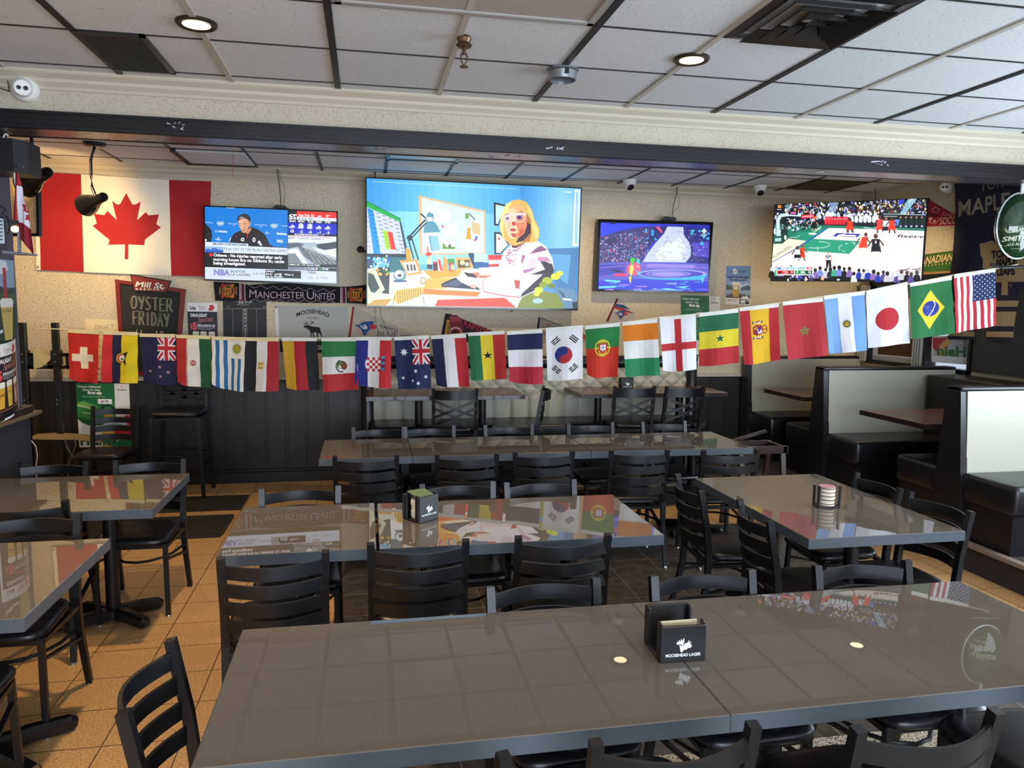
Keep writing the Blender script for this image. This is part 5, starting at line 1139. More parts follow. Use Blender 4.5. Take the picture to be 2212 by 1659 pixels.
crowd(40, 500, 1100, lambda x: 1460, lambda x: 1540, ['#14161c', '#d8dcf0', '#7c78c8', '#2c3444'], 10, 20)
# score bug
Q('#f4f8fc', 318, 1292, 968, 1292, 968, 1450, 318, 1450); Q('#b8e0f0', 335, 1304, 850, 1304, 850, 1350, 335, 1350); Q('#5898c8', 335, 1304, 540, 1304, 530, 1350, 335, 1350); a.text('TSN', '#f4f8fc', 385, 1345, 515, 1345, 34, .05, .3)
a.text('1st', '#3c5c6c', 582, 1342, 640, 1342, 32, .01); a.text('6:33', '#3c5c6c', 708, 1342, 808, 1342, 32, .01); Q('#e02c44', 860, 1304, 955, 1304, 955, 1350, 860, 1350); a.text('14', '#ffffff', 885, 1344, 938, 1344, 34, .05)
Q('#d01c28', 335, 1364, 632, 1364, 632, 1434, 335, 1434); Q('#8c1018', 545, 1364, 632, 1364, 632, 1434, 545, 1434); Q('#1c8c48', 645, 1364, 850, 1364, 850, 1434, 645, 1434); Q('#14302c', 850, 1364, 955, 1364, 955, 1434, 850, 1434)
a.text('TOR', '#ffd8dc', 430, 1414, 525, 1414, 36, .04); a.text('11', '#ffffff', 575, 1414, 608, 1414, 38, .05); a.text('MIL', '#e0fce8', 752, 1414, 832, 1414, 36, .04); a.text('12', '#ffffff', 885, 1414, 935, 1414, 38, .05); Q('#10161c', 345, 1420, 380, 1385, 415, 1380, 390, 1400, 412, 1402, 375, 1424); a.star('#d8f8e4', 690, 1392, 24, 4, .5)
for k in range(7): a.rect('#ffffff', 385 + k * 22, 1424, 397 + k * 22, 1428); a.rect('#ffffff', 690 + k * 22, 1424, 702 + k * 22, 1428)
for x0, y0 in ((940, 1345), (1140, 1335), (1270, 1350)):
    Q('#2c2a30', R2(x0), y0 + 10, R2(x0 + 120), y0, R2(x0 + 190), y0 - 30, R2(x0 + 180), y0 - 12, R2(x0 + 120), y0 + 18, R2(x0 + 30), y0 + 18) if x0 < 1200 else Q('#2c2a30', R2(x0), y0 + 10, R2(1325), y0, R2(1325), y0 + 18, R2(x0 + 10), y0 + 18)
a.text('MAGELLAN', '#8c7c84', R2(880), 1392, R2(1300), 1410, 34, 0, .2); a.line('#b09ca0', 5, R2(930), 1418, R2(1300), 1444)
tv('large flat television angled across the right corner showing a basketball game', fm4, [(1673, 442), (2007, 427.5), (1993, 609), (1664, 607.5)], [(1674, 443.5), (2003.5, 430), (1989.5, 607), (1665.5, 606)], a, 1.12, .05)
bm = nb(); q = onp(1838, 520, PT, NT) - NT * .05; bar(bm, q, q - NT * .45 + Vector((.1, 0, 0)), .06, .1); tag(mk('tv_arm', bm, M_METAL), 'black mounting arm behind the basketball television', 'bracket')

# ---- cables over and under the televisions
def cable(lab, pts, y, r=.003, m=None):
    bm = nb(); tube(bm, [ony(px, py, y if not isinstance(y, tuple) else y[0]) for px, py in pts], r, 6); return tag(mk('cable', bm, m or M_BLACK), lab, 'cable')
cable('thick black cable dropping to the news television', [(598, 362), (600, 378), (603, 395), (605, 415), (607, 445)], 7.74, .004)
cable('thin black cable beside the thick one over the news television', [(600, 362), (606, 385), (613, 400), (616, 420), (612, 446)], 7.735, .0022)
cable('thick black cable dropping to the stage show television', [(1464, 400), (1463, 410), (1460, 425), (1455, 440), (1453, 458), (1454, 470)], 7.74, .004)
cable('thin looping black cable over the stage show television', [(1462, 402), (1464, 420), (1468, 438), (1464, 450), (1455, 457), (1449, 462), (1447, 470)], 7.735, .002)
cable('black cable above the basketball television', [(1890, 400), (1891, 415), (1892, 440)], 7.3, .004)
cable('left thin cable hanging under the big television', [(810, 663), (810, 680), (812, 700), (817, 716), (814, 728)], 7.80, .002)
cable('right thin cable hanging under the big television', [(821, 663), (823, 680), (830, 700), (840, 718), (845, 730)], 7.80, .002)
cable('thin red thread hanging from the ceiling over the wall flag', [(504, 322), (503, 345), (502, 385)], 6.6, .0015, amat('#a83020', 0, .6))
bm = nb(); q = ony(779, 539, 7.82); lathe(bm, [(.0, 0), (.035, 0), (.035, .02), (0, .03)], q, 16, Vector((0, -1, 0)).to_track_quat('Z', 'Y').to_matrix()); bar(bm, q, ony(795, 546, 7.75), .012, .012); tag(mk('wall_sensor', bm, M_BLACK), 'small round black fitting on the wall between the news and big televisions', 'sensor')
# ================================================================ things on the walls
WF = plane_y(YB - .004)
def sheet(name, label, cat, fm, quad, art, th=.003, back='#e8e4da', part='printed_face', rough=.55, off=.0):
    n = fm(*quad[0])[1]; fo = lambda x, y: (fm(x, y)[0] + n * off, n)
    pts = [fo(*q)[0] for q in quad]; bm = nb(); prism(bm, pts, -n * th)
    o = tag(mk(name, bm, amat(back, 0, .7)), label, cat)
    if art: art.build(part, fo, o, rough=rough, eps=1e-4, base=.0002)
    return o
def leafpts(pts, ox, oy, k): return [(ox + (x - ox) * k, oy + (y - oy) * k) for x, y in pts]
LEAF = [(1080, 700), (1130, 795), (1155, 800), (1203, 772), (1172, 930), (1245, 862), (1268, 890), (1357, 882), (1335, 965), (1375, 993), (1240, 1095), (1232, 1145), (1097, 1138), (1097, 1265), (1067, 1262), (1068, 1138), (928, 1142), (938, 1100), (793, 980), (830, 960), (808, 877), (895, 890), (922, 853), (1000, 930), (962, 768), (1005, 800), (1030, 795)]
def leaf(a, col, cx, cy, s, up=None):
    pts = [((x - 1083) / 565, (y - 985) / 565) for x, y in LEAF]
    if up: ca, sa = math.cos(up), math.sin(up); pts = [(x * ca - y * sa, x * sa + y * ca) for x, y in pts]
    a.poly(col, [(cx + x * s, cy + y * s) for x, y in pts])
def cloth(fm, amp, kx, ky, ph=0):
    def f(x, y):
        p, n = fm(x, y); return p + n * (amp * (math.sin(x * kx + ph + .6 * math.sin(y * ky)) + .5 * math.sin(y * ky + x * kx * .5 + ph)) + amp * 1.6), n
    return f
# big national flag on the back wall
a = Art(0, 240, 3.95); RED = '#a3161f'
a.poly('#e9e3d4', 306, 700, 335, 640, 352, 1358, 312, 1352)
a.poly(RED, 330, 520, 697, 541, 722, 1374, 350, 1356); a.poly('#e9e3d4', 697, 541, 1443, 590, 1460, 1405, 722, 1374); a.poly(RED, 1443, 590, 1803, 601, 1772, 1410, 1460, 1405)
a.line('#f4efe4', 5, 697, 541, 722, 1374); a.line('#f4efe4', 5, 1443, 590, 1460, 1405)
a.poly(RED, LEAF); a.circ('#5c4a3a', 326, 1332, 11); a.circ('#d8c8a8', 326, 1332, 5)
xs = [8 * i for i in range(9, 60)]; ys = [372 + 10 * i for i in range(0, 24)]
o = a.build('national_flag', cloth(plane_y(YB - .012), .006, .035, .05), None, rough=.8, eps=2e-4, cuts=(xs, ys))
tag(o, 'large red and white maple leaf flag pinned flat on the back wall at left', 'flag')
# brewery chalkboard, leaning on the wall cap; zoom origin (0,560) k 4.608
a = Art(0, 560, 4.608)
q = [(x / 4.608, 560 + y / 4.608) for x, y in ((1150, 200), (1852, 298), (1778, 1170), (1215, 1150))]
t = thing('chalkboard', 'tapered red framed chalkboard with handwritten lettering on the back wall', 'chalkboard', sum([WF(*p)[0] for p in q], Vector()) / 4)
n = Vector((0, -1, 0)); bm = nb(); prism(bm, [WF(*p)[0] + n * .012 for p in q], -n * .012); kid('backing', bm, M_BLACK, t)
def frame4(par, fm, outer, inner, th, m, name='frame'):
    bm = nb(); n = fm(*outer[0])[1]
    for i in range(len(outer)):
        j = (i + 1) % len(outer); prism(bm, [fm(*outer[i])[0], fm(*outer[j])[0], fm(*inner[j])[0], fm(*inner[i])[0]], n * th)
    return kid(name, bm, m, par)
qi = [(x / 4.608, 560 + y / 4.608) for x, y in ((1196, 240), (1802, 330), (1735, 1130), (1250, 1112))]
frame4(t, plane_y(YB - .012), q, qi, .02, mat('red painted frame', '#7c2018', .4))
a.poly('#24221f', 1196, 240, 1802, 330, 1735, 1130, 1250, 1112)
CH = '#a59c7e'
def hand(a, strokes, ox, oy, sx, sy, w_, col=CH, skew=0):
    for s in strokes: a.line(col, w_, *[v for x, y in s for v in (ox + x * sx + y * skew, oy + y * sy)])
GL = {'O': [[(.5, 0), (.15, .15), (0, .5), (.15, .9), (.5, 1), (.85, .85), (1, .5), (.85, .12), (.5, 0)]], 'Y': [[(0, 0), (.5, .5)], [(1, 0), (.45, 1)]], 'S': [[(.9, .1), (.4, 0), (.1, .25), (.5, .5), (.9, .75), (.5, 1), (0, .9)]], 'T': [[(0, .05), (1, 0)], [(.5, 0), (.5, 1)]],
      'E': [[(1, 0), (.1, .05), (.1, 1), (1, .95)], [(.1, .5), (.8, .48)]], 'R': [[(.05, 1), (.05, 0), (.7, 0), (.9, .25), (.6, .5), (.05, .52)], [(.5, .52), (1, 1)]], 'F': [[(1, 0), (.05, .03), (.05, 1)], [(.05, .5), (.75, .47)]], 'I': [[(.5, 0), (.5, 1)]],
      'D': [[(.05, 0), (.05, 1), (.6, .95), (.95, .5), (.6, .05), (.05, 0)]], 'A': [[(0, 1), (.5, 0), (1, 1)], [(.2, .6), (.8, .6)]], 'p': [[(0, .4), (0, 1.4)], [(0, .5), (.5, .35), (.7, .7), (.4, 1), (0, .9)]], 'u': [[(0, .4), (0, .9), (.5, 1), (.7, .4)], [(.7, .4), (.75, 1)]], 'g': [[(.7, .4), (.2, .4), (0, .7), (.3, 1), (.7, .8), (.7, .4), (.7, 1.2), (.3, 1.4)]],
      '1': [[(.3, .2), (.5, 0), (.5, 1)]], '(': [[(.6, 0), (.3, .5), (.6, 1)]], '0': [[(.5, 0), (.1, .3), (.1, .8), (.5, 1), (.9, .7), (.9, .3), (.5, 0)]], 'l': [[(.4, 0), (.4, 1)]], 'e': [[(0, .7), (.7, .65), (.5, .4), (.1, .5), (.1, .9), (.6, 1)]], 'r': [[(.1, .4), (.1, 1)], [(.1, .6), (.6, .4)]]}
def word(a, s, x0, y0, x1, y1, h, w_, col=CH, double=0):
    n = len(s); dx = (x1 - x0) / n
    for i, c in enumerate(s):
        if c not in GL: continue
        for d in ([0, double] if double else [0]): hand(a, GL[c], x0 + i * dx + d, y0 + (y1 - y0) * i / n, dx * .74, h, w_, col)
word(a, 'OYSTER', 1302, 362, 1725, 400, 130, 6, double=12); word(a, 'FRIDAY', 1320, 515, 1690, 545, 135, 6, double=12); word(a, '(l  10', 1340, 700, 1640, 715, 90, 6, double=6)
a.build('writing_surface', plane_y(YB - .0165), t, rough=.75, eps=1.2e-4)
qt = [(x / 4.608, 560 + y / 4.608) for x, y in ((1292, 148), (1703, 214), (1660, 332), (1335, 322))]
bm = nb(); prism(bm, [plane_y(YB - .035)(*p)[0] for p in qt], (0, .022, 0)); s = kid('header_plaque', bm, M_BLACK, t)
b = Art(0, 560, 4.608); b.poly('#8c2a1c', 1302, 160, 1692, 224, 1652, 322, 1342, 312); b.text('Mill St.', '#f0ece4', 1345, 272, 1635, 292, 52, .02, .3); b.text('B R E W E R Y', '#f0ece4', 1352, 304, 1630, 310, 17, .02)
b.build('lettering', plane_y(YB - .0355), s)
# handwritten draft paper
a = Art(0, 560, 4.608); a.poly('#e4d2a8', 845, 590, 1190, 605, 1205, 1150, 860, 1130); IN = '#2c2620'
for i, (c, w_) in enumerate((('D', 38), ('R', 34), ('A', 36), ('F', 30), ('T', 44))): hand(a, GL[c], 948 + i * 38, 658 - i * 2, w_ * .8, 42, 3, IN)
for i, s in enumerate(('pug', 'lp', 'pu0', 'ler', 'OpI', 'lu', 'eru')): word(a, s, 960, 740 + i * 55, 1180, 742 + i * 55, 28, 3, IN)
sheet('handwritten_paper', 'sheet of paper with handwritten draft list beside the chalkboard', 'paper', WF, [(183.4, 688), (258.2, 691.3), (261.5, 809.6), (186.6, 805.2)], a, .001, '#e4d2a8')
# beer poster used twice on the wall and once on the pillar
def draught(a, X, Y, w_, h, sk=0):
    """poster artwork in a unit box"""
    A = Art(); return A
def draught_art(cor):
    """cor: four corners TL TR BR BL in photo pixels; bilinear unit space"""
    A = Art(); 
    A.rect('#f0ece8', 0, 0, 1, 1); A.rect('#1b1a26', 0, .155, 1, 1); A.rect('#3a2218', .0, .50, 1, .9)
    A.text('Lite', '#2c2c34', .09, .115, .28, .12, .06, .04); A.text('Coors', '#b8404c', .38, .095, .62, .095, .045, .0); A.text('LIGHT', '#5c5c64', .42, .125, .58, .125, .02)
    A.poly('#cc2438', .74, .04, .88, .03, .86, .13, .76, .14); A.poly('#cc2438', .70, .10, .92, .06, .90, .10, .72, .14)
    A.text('DRAUGHT', '#f6f2f0', .10, .245, .66, .25, .055, .04); A.text('Specials', '#ee8a84', .34, .345, .84, .32, .09, -.01, .35)
    A.text('$', '#e8505c', .08, .455, .15, .455, .09, .04); A.text('5', '#e8505c', .16, .47, .30, .47, .12, .06); A.text('DRAUGHTS OF', '#f6f2f0', .32, .415, .92, .42, .035, .04); A.text('MILLER LITE, COORS LIGHT', '#d8d4dc', .32, .445, .92, .45, .018); A.text('& MOLSON CANADIAN', '#d8d4dc', .32, .47, .78, .475, .018)
    for i, (x, c) in enumerate(((.16, '#d8a83a'), (.42, '#dcb650'), (.70, '#d09a78'))):
        A.poly(c, x, .56, x + .2, .56, x + .17, .86, x + .03, .86); A.poly('#f2ecdc', x - .01, .52, x + .03, .50, x + .17, .50, x + .21, .52, x + .2, .58, x, .58); A.text(('Lite', 'Coors', 'CANADIAN')[i], ('#1c1c2c', '#b08828', '#b8303c')[i], x + .03, .70 - i * .02, x + .17, .69 - i * .02, .045, .02)
    A.rect('#8a5a38', 0, .885, 1, .90)
    return A
def bil(cor, fm):
    (ax, ay), (bx, by), (cx, cy), (dx, dy) = cor
    def f(u, v):
        px = (ax * (1 - u) + bx * u) * (1 - v) + (dx * (1 - u) + cx * u) * v; py = (ay * (1 - u) + by * u) * (1 - v) + (dy * (1 - u) + cy * u) * v
        return fm(px, py)
    return f
def sheet_u(name, label, cat, fm, cor, art, th=.002, back='#f0ece8', rough=.4):
    n = fm(*cor[0])[1]; pts = [fm(*q)[0] for q in cor]; bm = nb(); prism(bm, pts, -n * th); o = tag(mk(name, bm, amat(back, 0, .6)), label, cat)
    art.build('printed_face', bil(cor, fm), o, rough=rough, eps=8e-5, base=.0002); return o
sheet_u('beer_poster', 'draught specials poster with three beer glasses on the back wall right of the chalkboard', 'poster', WF, [(404, 654), (469, 654.5), (471.5, 778), (409, 776)], draught_art(None))
# score board
Zk = 5.53; a = Art(440, 600, Zk)
a.poly('#34373a', 228, 262, 748, 280, 757, 940, 240, 930); a.text('JEH', '#c8c8c8', 400, 315, 560, 300, 34, .0, .4); a.line('#c8c8c8', 4, 385, 288, 470, 285, 440, 300); a.line('#c8c8c8', 4, 530, 305, 585, 292); a.text('GAMES', '#a8a8a8', 435, 332, 538, 330, 16, .0, .3)
a.text('01', '#b8b8b8', 278, 352, 305, 353, 18); a.text('01', '#b8b8b8', 710, 356, 737, 357, 18); a.line('#a8a8a8', 4, 228, 370, 748, 368)
for x in (346, 462, 516, 632): a.line('#a8a8a8', 3, x, 370, x + 8, 936)
for i, s in enumerate(('20', '19', '18', '17', '16', '15', 'B', '7')): a.text(s, '#c8c8c8', 474 + i * .8 + (10 if len(s) == 1 else 0), 402 + i * 46, 508 + i * .8 - (8 if len(s) == 1 else 0), 402 + i * 46, 26, .03); a.line('#a8a8a8', 3, 463 + i, 414 + i * 46, 518 + i, 414 + i * 46)
sheet('score_board', 'grey chalk dart score board under the scarf, numbers 20 down to 15', 'scoreboard', WF, [(x / Zk + 440, y / Zk + 600) for x, y in ((228, 262), (748, 280), (757, 940), (240, 930))], a, .004, '#34373a', 'chalk_face', .8)
# moose banner
a = Art(440, 600, Zk); a.poly('#aeb0ab', 888, 332, 1722, 345, 1740, 900, 905, 885); a.poly('#dcdcdf', 850, 330, 888, 332, 905, 885, 868, 884); a.circ('#3c3c3c', 866, 350, 15); a.circ('#c8c8c8', 866, 350, 8)
DK = '#26242a'; a.text('MOOSEHEAD', DK, 1108, 468, 1500, 476, 50, .02, arc=46); a.text('- EST 1867 -', DK, 1225, 490, 1385, 492, 16, .01)
a.poly(DK, [(x, y) for x, y in ((1195, 578), (1215, 570), (1235, 566), (1262, 572), (1290, 580), (1320, 585), (1370, 588), (1392, 600), (1398, 640), (1408, 665), (1415, 712), (1405, 712), (1396, 680), (1378, 655), (1370, 665), (1362, 712), (1350, 712), (1352, 668), (1340, 650), (1310, 652), (1316, 680), (1322, 712), (1310, 712), (1300, 665), (1290, 660), (1284, 712), (1274, 712), (1278, 660), (1262, 630), (1245, 605), (1240, 618), (1232, 612), (1228, 596), (1208, 598), (1196, 592))])
for s in ((1250, 570, 1235, 548, 1212, 535), (1235, 548, 1225, 530), (1245, 560, 1245, 530), (1228, 560, 1200, 555, 1196, 540), (1262, 570, 1280, 550, 1305, 540, 1318, 525), (1285, 548, 1284, 522), (1300, 542, 1302, 518), (1310, 540, 1320, 540)): a.line(DK, 7, *s)
a.poly('#1f3328', 905, 748, 1738, 760, 1742, 902, 908, 886); a.text('MOOSEHEAD LAGER', '#c8ccc8', 960, 850, 1460, 858, 50, .02)
sheet('moose_banner', 'pale grey cloth banner with a black moose and dark green bottom band', 'banner', WF, [(x / Zk + 440, y / Zk + 600) for x, y in ((850, 330), (1722, 345), (1742, 902), (870, 884))], a, .002, '#aeb0ab', rough=.85)
# football scarf
a = Art(430, 430, 5.53)
TOP = lambda x: 985 + (x - 175) * .008 + 14 * math.sin((x - 175) / 200) + (x > 500) * 22 + max(0, min(1, (x - 900) / 400)) * 14 - max(0, (x - 1750)) * .06
BOT = lambda x: 1208 + (x - 175) * .025 + 5 * math.sin(x / 160)
pts = [(x, TOP(x)) for x in range(175, 2010, 30)] + [(x, BOT(x)) for x in range(1995, 170, -30)]
a.poly('#141116', pts)
for x0 in (180, 1760):
    cx, cy = (350, 1098) if x0 == 180 else (1882, 1143)
    for dx, dy, r, c in ((0, 0, 0, 0),): pass
    a.circ('#8c2c20', cx, cy, 92, 88, 8, .39); a.circ('#c08430', cx, cy, 74, 70, 8, .39); a.circ('#141116', cx, cy, 64, 60, 8, .39); a.poly('#c08430', cx - 48, cy - 40, cx + 40, cy - 38, cx + 38, cy + 30, cx, cy + 52, cx - 44, cy + 34); a.poly('#8c2c20', cx - 30, cy - 22, cx + 20, cy - 20, cx + 18, cy + 28, cx - 26, cy + 30)
    a.poly('#c08430', cx - 16, cy - 14, cx + 8, cy - 20, cx + 4, cy + 24, cx - 12, cy + 20); a.circ('#a8382c', cx - 66, cy - 66, 20, 22); a.circ('#a8382c', cx - 66, cy + 62, 20, 22); a.circ('#b87c30', cx + 50, cy - 66, 22, 18); a.circ('#b87c30', cx + 50, cy + 66, 22, 18)
    for k in range(8): a.line('#d8a040', 5, cx + 84 + (k % 2) * 6, cy - 44 + k * 12, cx + 104, cy - 42 + k * 12); a.line('#d8a040', 5, cx - 108, cy - 40 + k * 11, cx - 88, cy - 42 + k * 11)
for x0, x1 in ((485, 550), (1690, 1756)):
    y0 = TOP(x0) + 8; y1 = BOT(x0); a.poly('#5c1a2c', x0, y0, x1 - 10, y0 + 4, x1 - 10, y1, x0, y1 - 4); a.line('#d8ccd4', 8, x1 - 2, y0 + 4, x1 + 3, y1); a.line('#d8ccd4', 5, x0, y0, x0 + 2, y1)
    for k in range(13): a.poly('#d0b8c4', x0 + 4, y0 + 6 + k * 15, x0 + 26, y0 + 2 + k * 15, x0 + 26, y0 + 9 + k * 15, x0 + 4, y0 + 14 + k * 15)
def zig(y0, y1, s):
    p = []; n = 15
    for k in range(n): x = 592 + k * 74.5; p += [x, y0 + (y1 - y0) * k / n + (0 if k % 2 == 0 else s)]
    a.line('#b4a4b0', 5, *p)
zig(1022, 1085, 38); zig(1228, 1245, -36)
a.text('M', '#b9a4b2', 606, 1176, 690, 1180, 96, .0); a.text('ANCHESTER', '#b9a4b2', 700, 1182, 1265, 1190, 80, .0); a.text('U', '#b9a4b2', 1290, 1194, 1375, 1196, 96, .0); a.text('NITED', '#b9a4b2', 1388, 1198, 1625, 1202, 78, .0)
xs = [460 + 12 * i for i in range(28)]
o = a.build('football_scarf', cloth(plane_y(YB - .012), .004, .06, .1), None, rough=.9, eps=1.5e-4, cuts=(xs, [620, 640])); tag(o, 'black knitted football scarf with gold crests pinned under the news television', 'scarf')
# pennants
def bird(a, x, y, s, leafc='#c0303c'):
    B = '#27508c'; f = lambda p: [(x + u * s, y + v * s) for u, v in p]
    a.ring('#a8442c', x + .05 * s, y + .1 * s, .82 * s, .05 * s, .86 * s)
    a.poly(B, f([(-1.15, -.32), (-.6, -.28), (-.2, -.6), (.4, -.7), (1.3, -.72), (.95, -.3), (1.0, .15), (.55, .45), (.1, 1.1), (-.1, .9), (-.35, .3), (-.6, .05), (-1.1, -.22)]))
    a.poly('#cfc8bc', f([(-.5, -.15), (.1, -.35), (.5, .1), (.15, .3), (-.15, .2)])); a.circ(B, x - .12 * s, y - .12 * s, .17 * s); a.circ('#e8e4dc', x - .12 * s, y - .12 * s, .07 * s); a.poly('#2c2c3c', f([(-1.15, -.32), (-.5, -.15), (-1.0, -.2)]))
    leaf(a, leafc, x + 1.12 * s, y - .02 * s, .95 * s)
a = Art(680, 680, 4.424)
q = [(375, -75), (395, -70), (1075, 222), (330, 222)]
a.poly('#b4aa9c', 375, -70, 960, 200, 1075, 245, 330, 245, 318, 215); a.poly('#8c1c24', 360, -75, 378, -75, 338, 240, 318, 240)
bird(a, 470, 118, 78); a.text('TORONTO', '#3a4866', 618, 118, 790, 164, 26, .02, .0); a.text('BLUE', '#b4aa9c', 595, 208, 795, 212, 52, .05); a.text('BLUE', '#26304c', 598, 206, 792, 210, 48, -.01); a.text('JAYS', '#26304c', 815, 212, 930, 215, 22, .02)
sheet('pennant', 'beige pennant with a blue bird head left of the big television stand wires', 'pennant', WF, [(680 + x / 4.424, 680 + y / 4.424) for x, y in ((360, -75), (380, -75), (1075, 240), (1075, 246), (318, 240))], a, .002, '#b4aa9c', rough=.85)
a = Art(680, 680, 4.424); a.poly('#2c2030', 1250, -12, 1290, -8, 1760, 178, 1200, 260); a.poly('#17161c', 1248, -12, 1275, -10, 1225, 260, 1195, 260); a.poly('#c89a30', 1262, 45, 1300, 55, 1268, 240, 1235, 240)
a.poly('#7c2c34', 1285, 10, 1350, 0, 1410, 40, 1425, 240, 1300, 240); a.poly('#a8484c', 1290, 20, 1380, 20, 1400, 60, 1310, 70); a.circ('#8c2430', 1345, 165, 55, 48); a.ring('#d0b8c0', 1345, 165, 58, 6, 50); a.circ('#2c1c28', 1345, 172, 30, 26)
a.text('RAPTORS', '#e0c8d0', 1300, 150, 1385, 148, 18, .02, arc=14); a.text('RAPTORS', '#6c1c2c', 1418, 108, 1690, 215, 58, .06, .2); a.text('RAPTORS', '#c03a4c', 1422, 104, 1688, 208, 52, .01, .2); a.text('TORONTO', '#2c1c28', 1272, 62, 1250, 230, 22, .03, up=(.95, .1))
sheet('pennant', 'dark pennant with maroon dinosaur team lettering under the big television', 'pennant', WF, [(680 + x / 4.424, 680 + y / 4.424) for x, y in ((1248, -12), (1290, -8), (1760, 178), (1740, 262), (1195, 260))], a, .002, '#2c2030', rough=.85)
a = Art(1080, 680, 4.424); a.poly('#a89c8c', 372, 25, 395, 35, 830, 200, 800, 270, 335, 260); a.poly('#2c2444', 368, 22, 386, 28, 360, 260, 335, 260); a.line('#2c2444', 6, 386, 28, 830, 200); a.text('1992', '#a8402c', 440, 105, 495, 104, 20, .02); a.text('WORLD SERIES', '#4c3c54', 395, 138, 560, 140, 26, .02); a.text('CHAMPIONS', '#2c2444', 400, 195, 640, 200, 30, .02); a.poly('#b8503c', 790, 190, 828, 205, 815, 235, 790, 232)
sheet('pennant', 'small 1992 pennant with a purple edge behind the bunting, right of the big television', 'pennant', WF, [(1080 + x / 4.424, 680 + y / 4.424) for x, y in ((368, 22), (395, 32), (832, 200), (815, 270), (335, 260))], a, .002, '#a89c8c', rough=.85)
a = Art(1260, 380, 5.53); a.poly('#b8b0a8', 380, 1510, 590, 1600, 620, 1750, 260, 1760, 300, 1660); a.poly('#6c1c24', 400, 1458, 420, 1466, 300, 1740, 270, 1740); a.poly('#2c4c74', 380, 1525, 480, 1540, 560, 1595, 380, 1570); a.poly('#a83c40', 365, 1555, 470, 1580, 610, 1640, 560, 1640, 360, 1580)
bird(a, 440, 1650, 60)
sheet('pennant', 'short red edged pennant with a blue bird under the stage show television', 'pennant', WF, [(1260 + x / 5.53, 380 + y / 5.53) for x, y in ((400, 1458), (425, 1466), (620, 1640), (600, 1760), (262, 1758))], a, .002, '#b8b0a8', rough=.85)
# green beer posters
def green_art():
    A = Art(); A.rect('#0f6a34', 0, 0, 1, 1); A.rect('#e8e4da', .72, 0, 1, .62); A.star('#c02c2c', .855, .045, .022, 5, .4, ky=.62); A.text('Heineken', '#3c4c40', .765, .105, .95, .107, .02, .03)
    A.text('Unique balanced', '#eef0e4', .03, .065, .46, .067, .034, .02); A.text('taste for that', '#eef0e4', .12, .115, .45, .117, .034, .02); A.text('first sip', '#f6f6ee', .21, .165, .48, .167, .042, .05, .1); A.text('Now On Tap! Try A Pint Today', '#dfe6d8', .12, .215, .54, .217, .014, .01)
    A.poly('#2f8a3a', 0, .30, .15, .26, .5, .38, .72, .30, .72, .62, .4, .6, 0, .55); A.poly('#7ab04c', 0, .31, .12, .28, .35, .36, .5, .42, .3, .37, 0, .36); A.poly('#c8d8a0', .02, .33, .3, .39, .36, .42, .02, .36); A.text('Heineken', '#d8e4c8', .10, .475, .34, .485, .03, .02); A.star('#c02c2c', .37, .465, .025, 5, .4, ky=.62)
    A.circ('#12301c', .58, .42, .14, .09); A.circ('#3c8a4c', .58, .42, .10, .06); A.poly('#d8b048', .5, .5, .66, .47, .7, .56, .52, .58)
    A.poly('#0a5a28', 0, .52, .3, .6, .72, .56, .72, .62, .3, .64, 0, .6)
    A.poly('#f0ece2', 0, .56, .08, .62, .2, .66, .45, .66, .5, 1, 0, 1); A.poly('#c8d0d8', .45, .66, .62, .58, .98, .5, .98, .66, .6, .7); A.poly('#8c9cac', .5, .66, .7, .62, .9, .66, .6, .69); A.poly('#d8a83c', .45, .7, .62, .68, .8, .88, .6, 1, .45, 1); A.poly('#c8202c', .9, .5, 1, .5, 1, .82, .8, .9, .62, .7, .95, .7)
    A.poly('#0f7a3c', .8, .9, 1, .8, 1, 1, .6, 1)
    A.text('Heineken', '#0c5a30', .02, .965, 1.0, .965, .135, .05)
    A.rect('#f6f6f0', .40, .245, .665, .32); A.text('$7.95', '#1c2420', .455, .30, .60, .30, .035, .03)
    return A
sheet_u('green_beer_poster', 'green and white beer poster low on the dark wainscot behind the wall chair', 'poster', plane_y(YB - .034), [(163.5, 828), (279, 829), (283.5, 965), (172, 966)], green_art())
sheet_u('green_beer_poster', 'green beer poster with $7.95 label hanging under the stage show television', 'poster', WF, [(1470.5, 637.5), (1555.5, 640), (1556.5, 786), (1471, 784)], green_art())
# blue mountain beer poster
A = Art(); A.rect('#6c8eb8', 0, 0, 1, 1); A.rect('#8aa4c4', 0, .3, 1, .5); A.poly('#dce4ec', .26, .1, .34, .06, .42, .1, .48, .16, .36, .22, .24, .16); A.text('BUSCHHHHH', '#2c4474', .19, .165, .80, .168, .05, .02); A.text('NOW AVAILABLE', '#1c2c5c', .05, .315, .94, .318, .05, .05); A.text('ON DRAUGHT.', '#1c2c5c', .12, .385, .88, .388, .05, .05)
A.poly('#c0ccd8', .3, .5, .5, .42, .7, .50, .82, .44, 1, .5, 1, .62, .3, .62); A.poly('#4c5c74', .6, .56, .9, .48, 1, .52, 1, .62, .6, .62); A.poly('#4c6048', 0, .48, .12, .5, .3, .58, .3, .64, 0, .64); A.rect('#9aa8b4', 0, .62, 1, .72); A.poly('#5c4838', 0, .78, .3, .70, .7, .72, 1, .78, 1, .84, 0, .84)
A.poly('#c8983c', .26, .48, .54, .48, .52, .80, .29, .80); A.poly('#e4dccc', .24, .42, .56, .42, .55, .50, .26, .50); A.circ('#e8ecf0', .39, .56, .09, .045); A.text('Busch', '#2c4474', .33, .575, .45, .572, .03, .02)
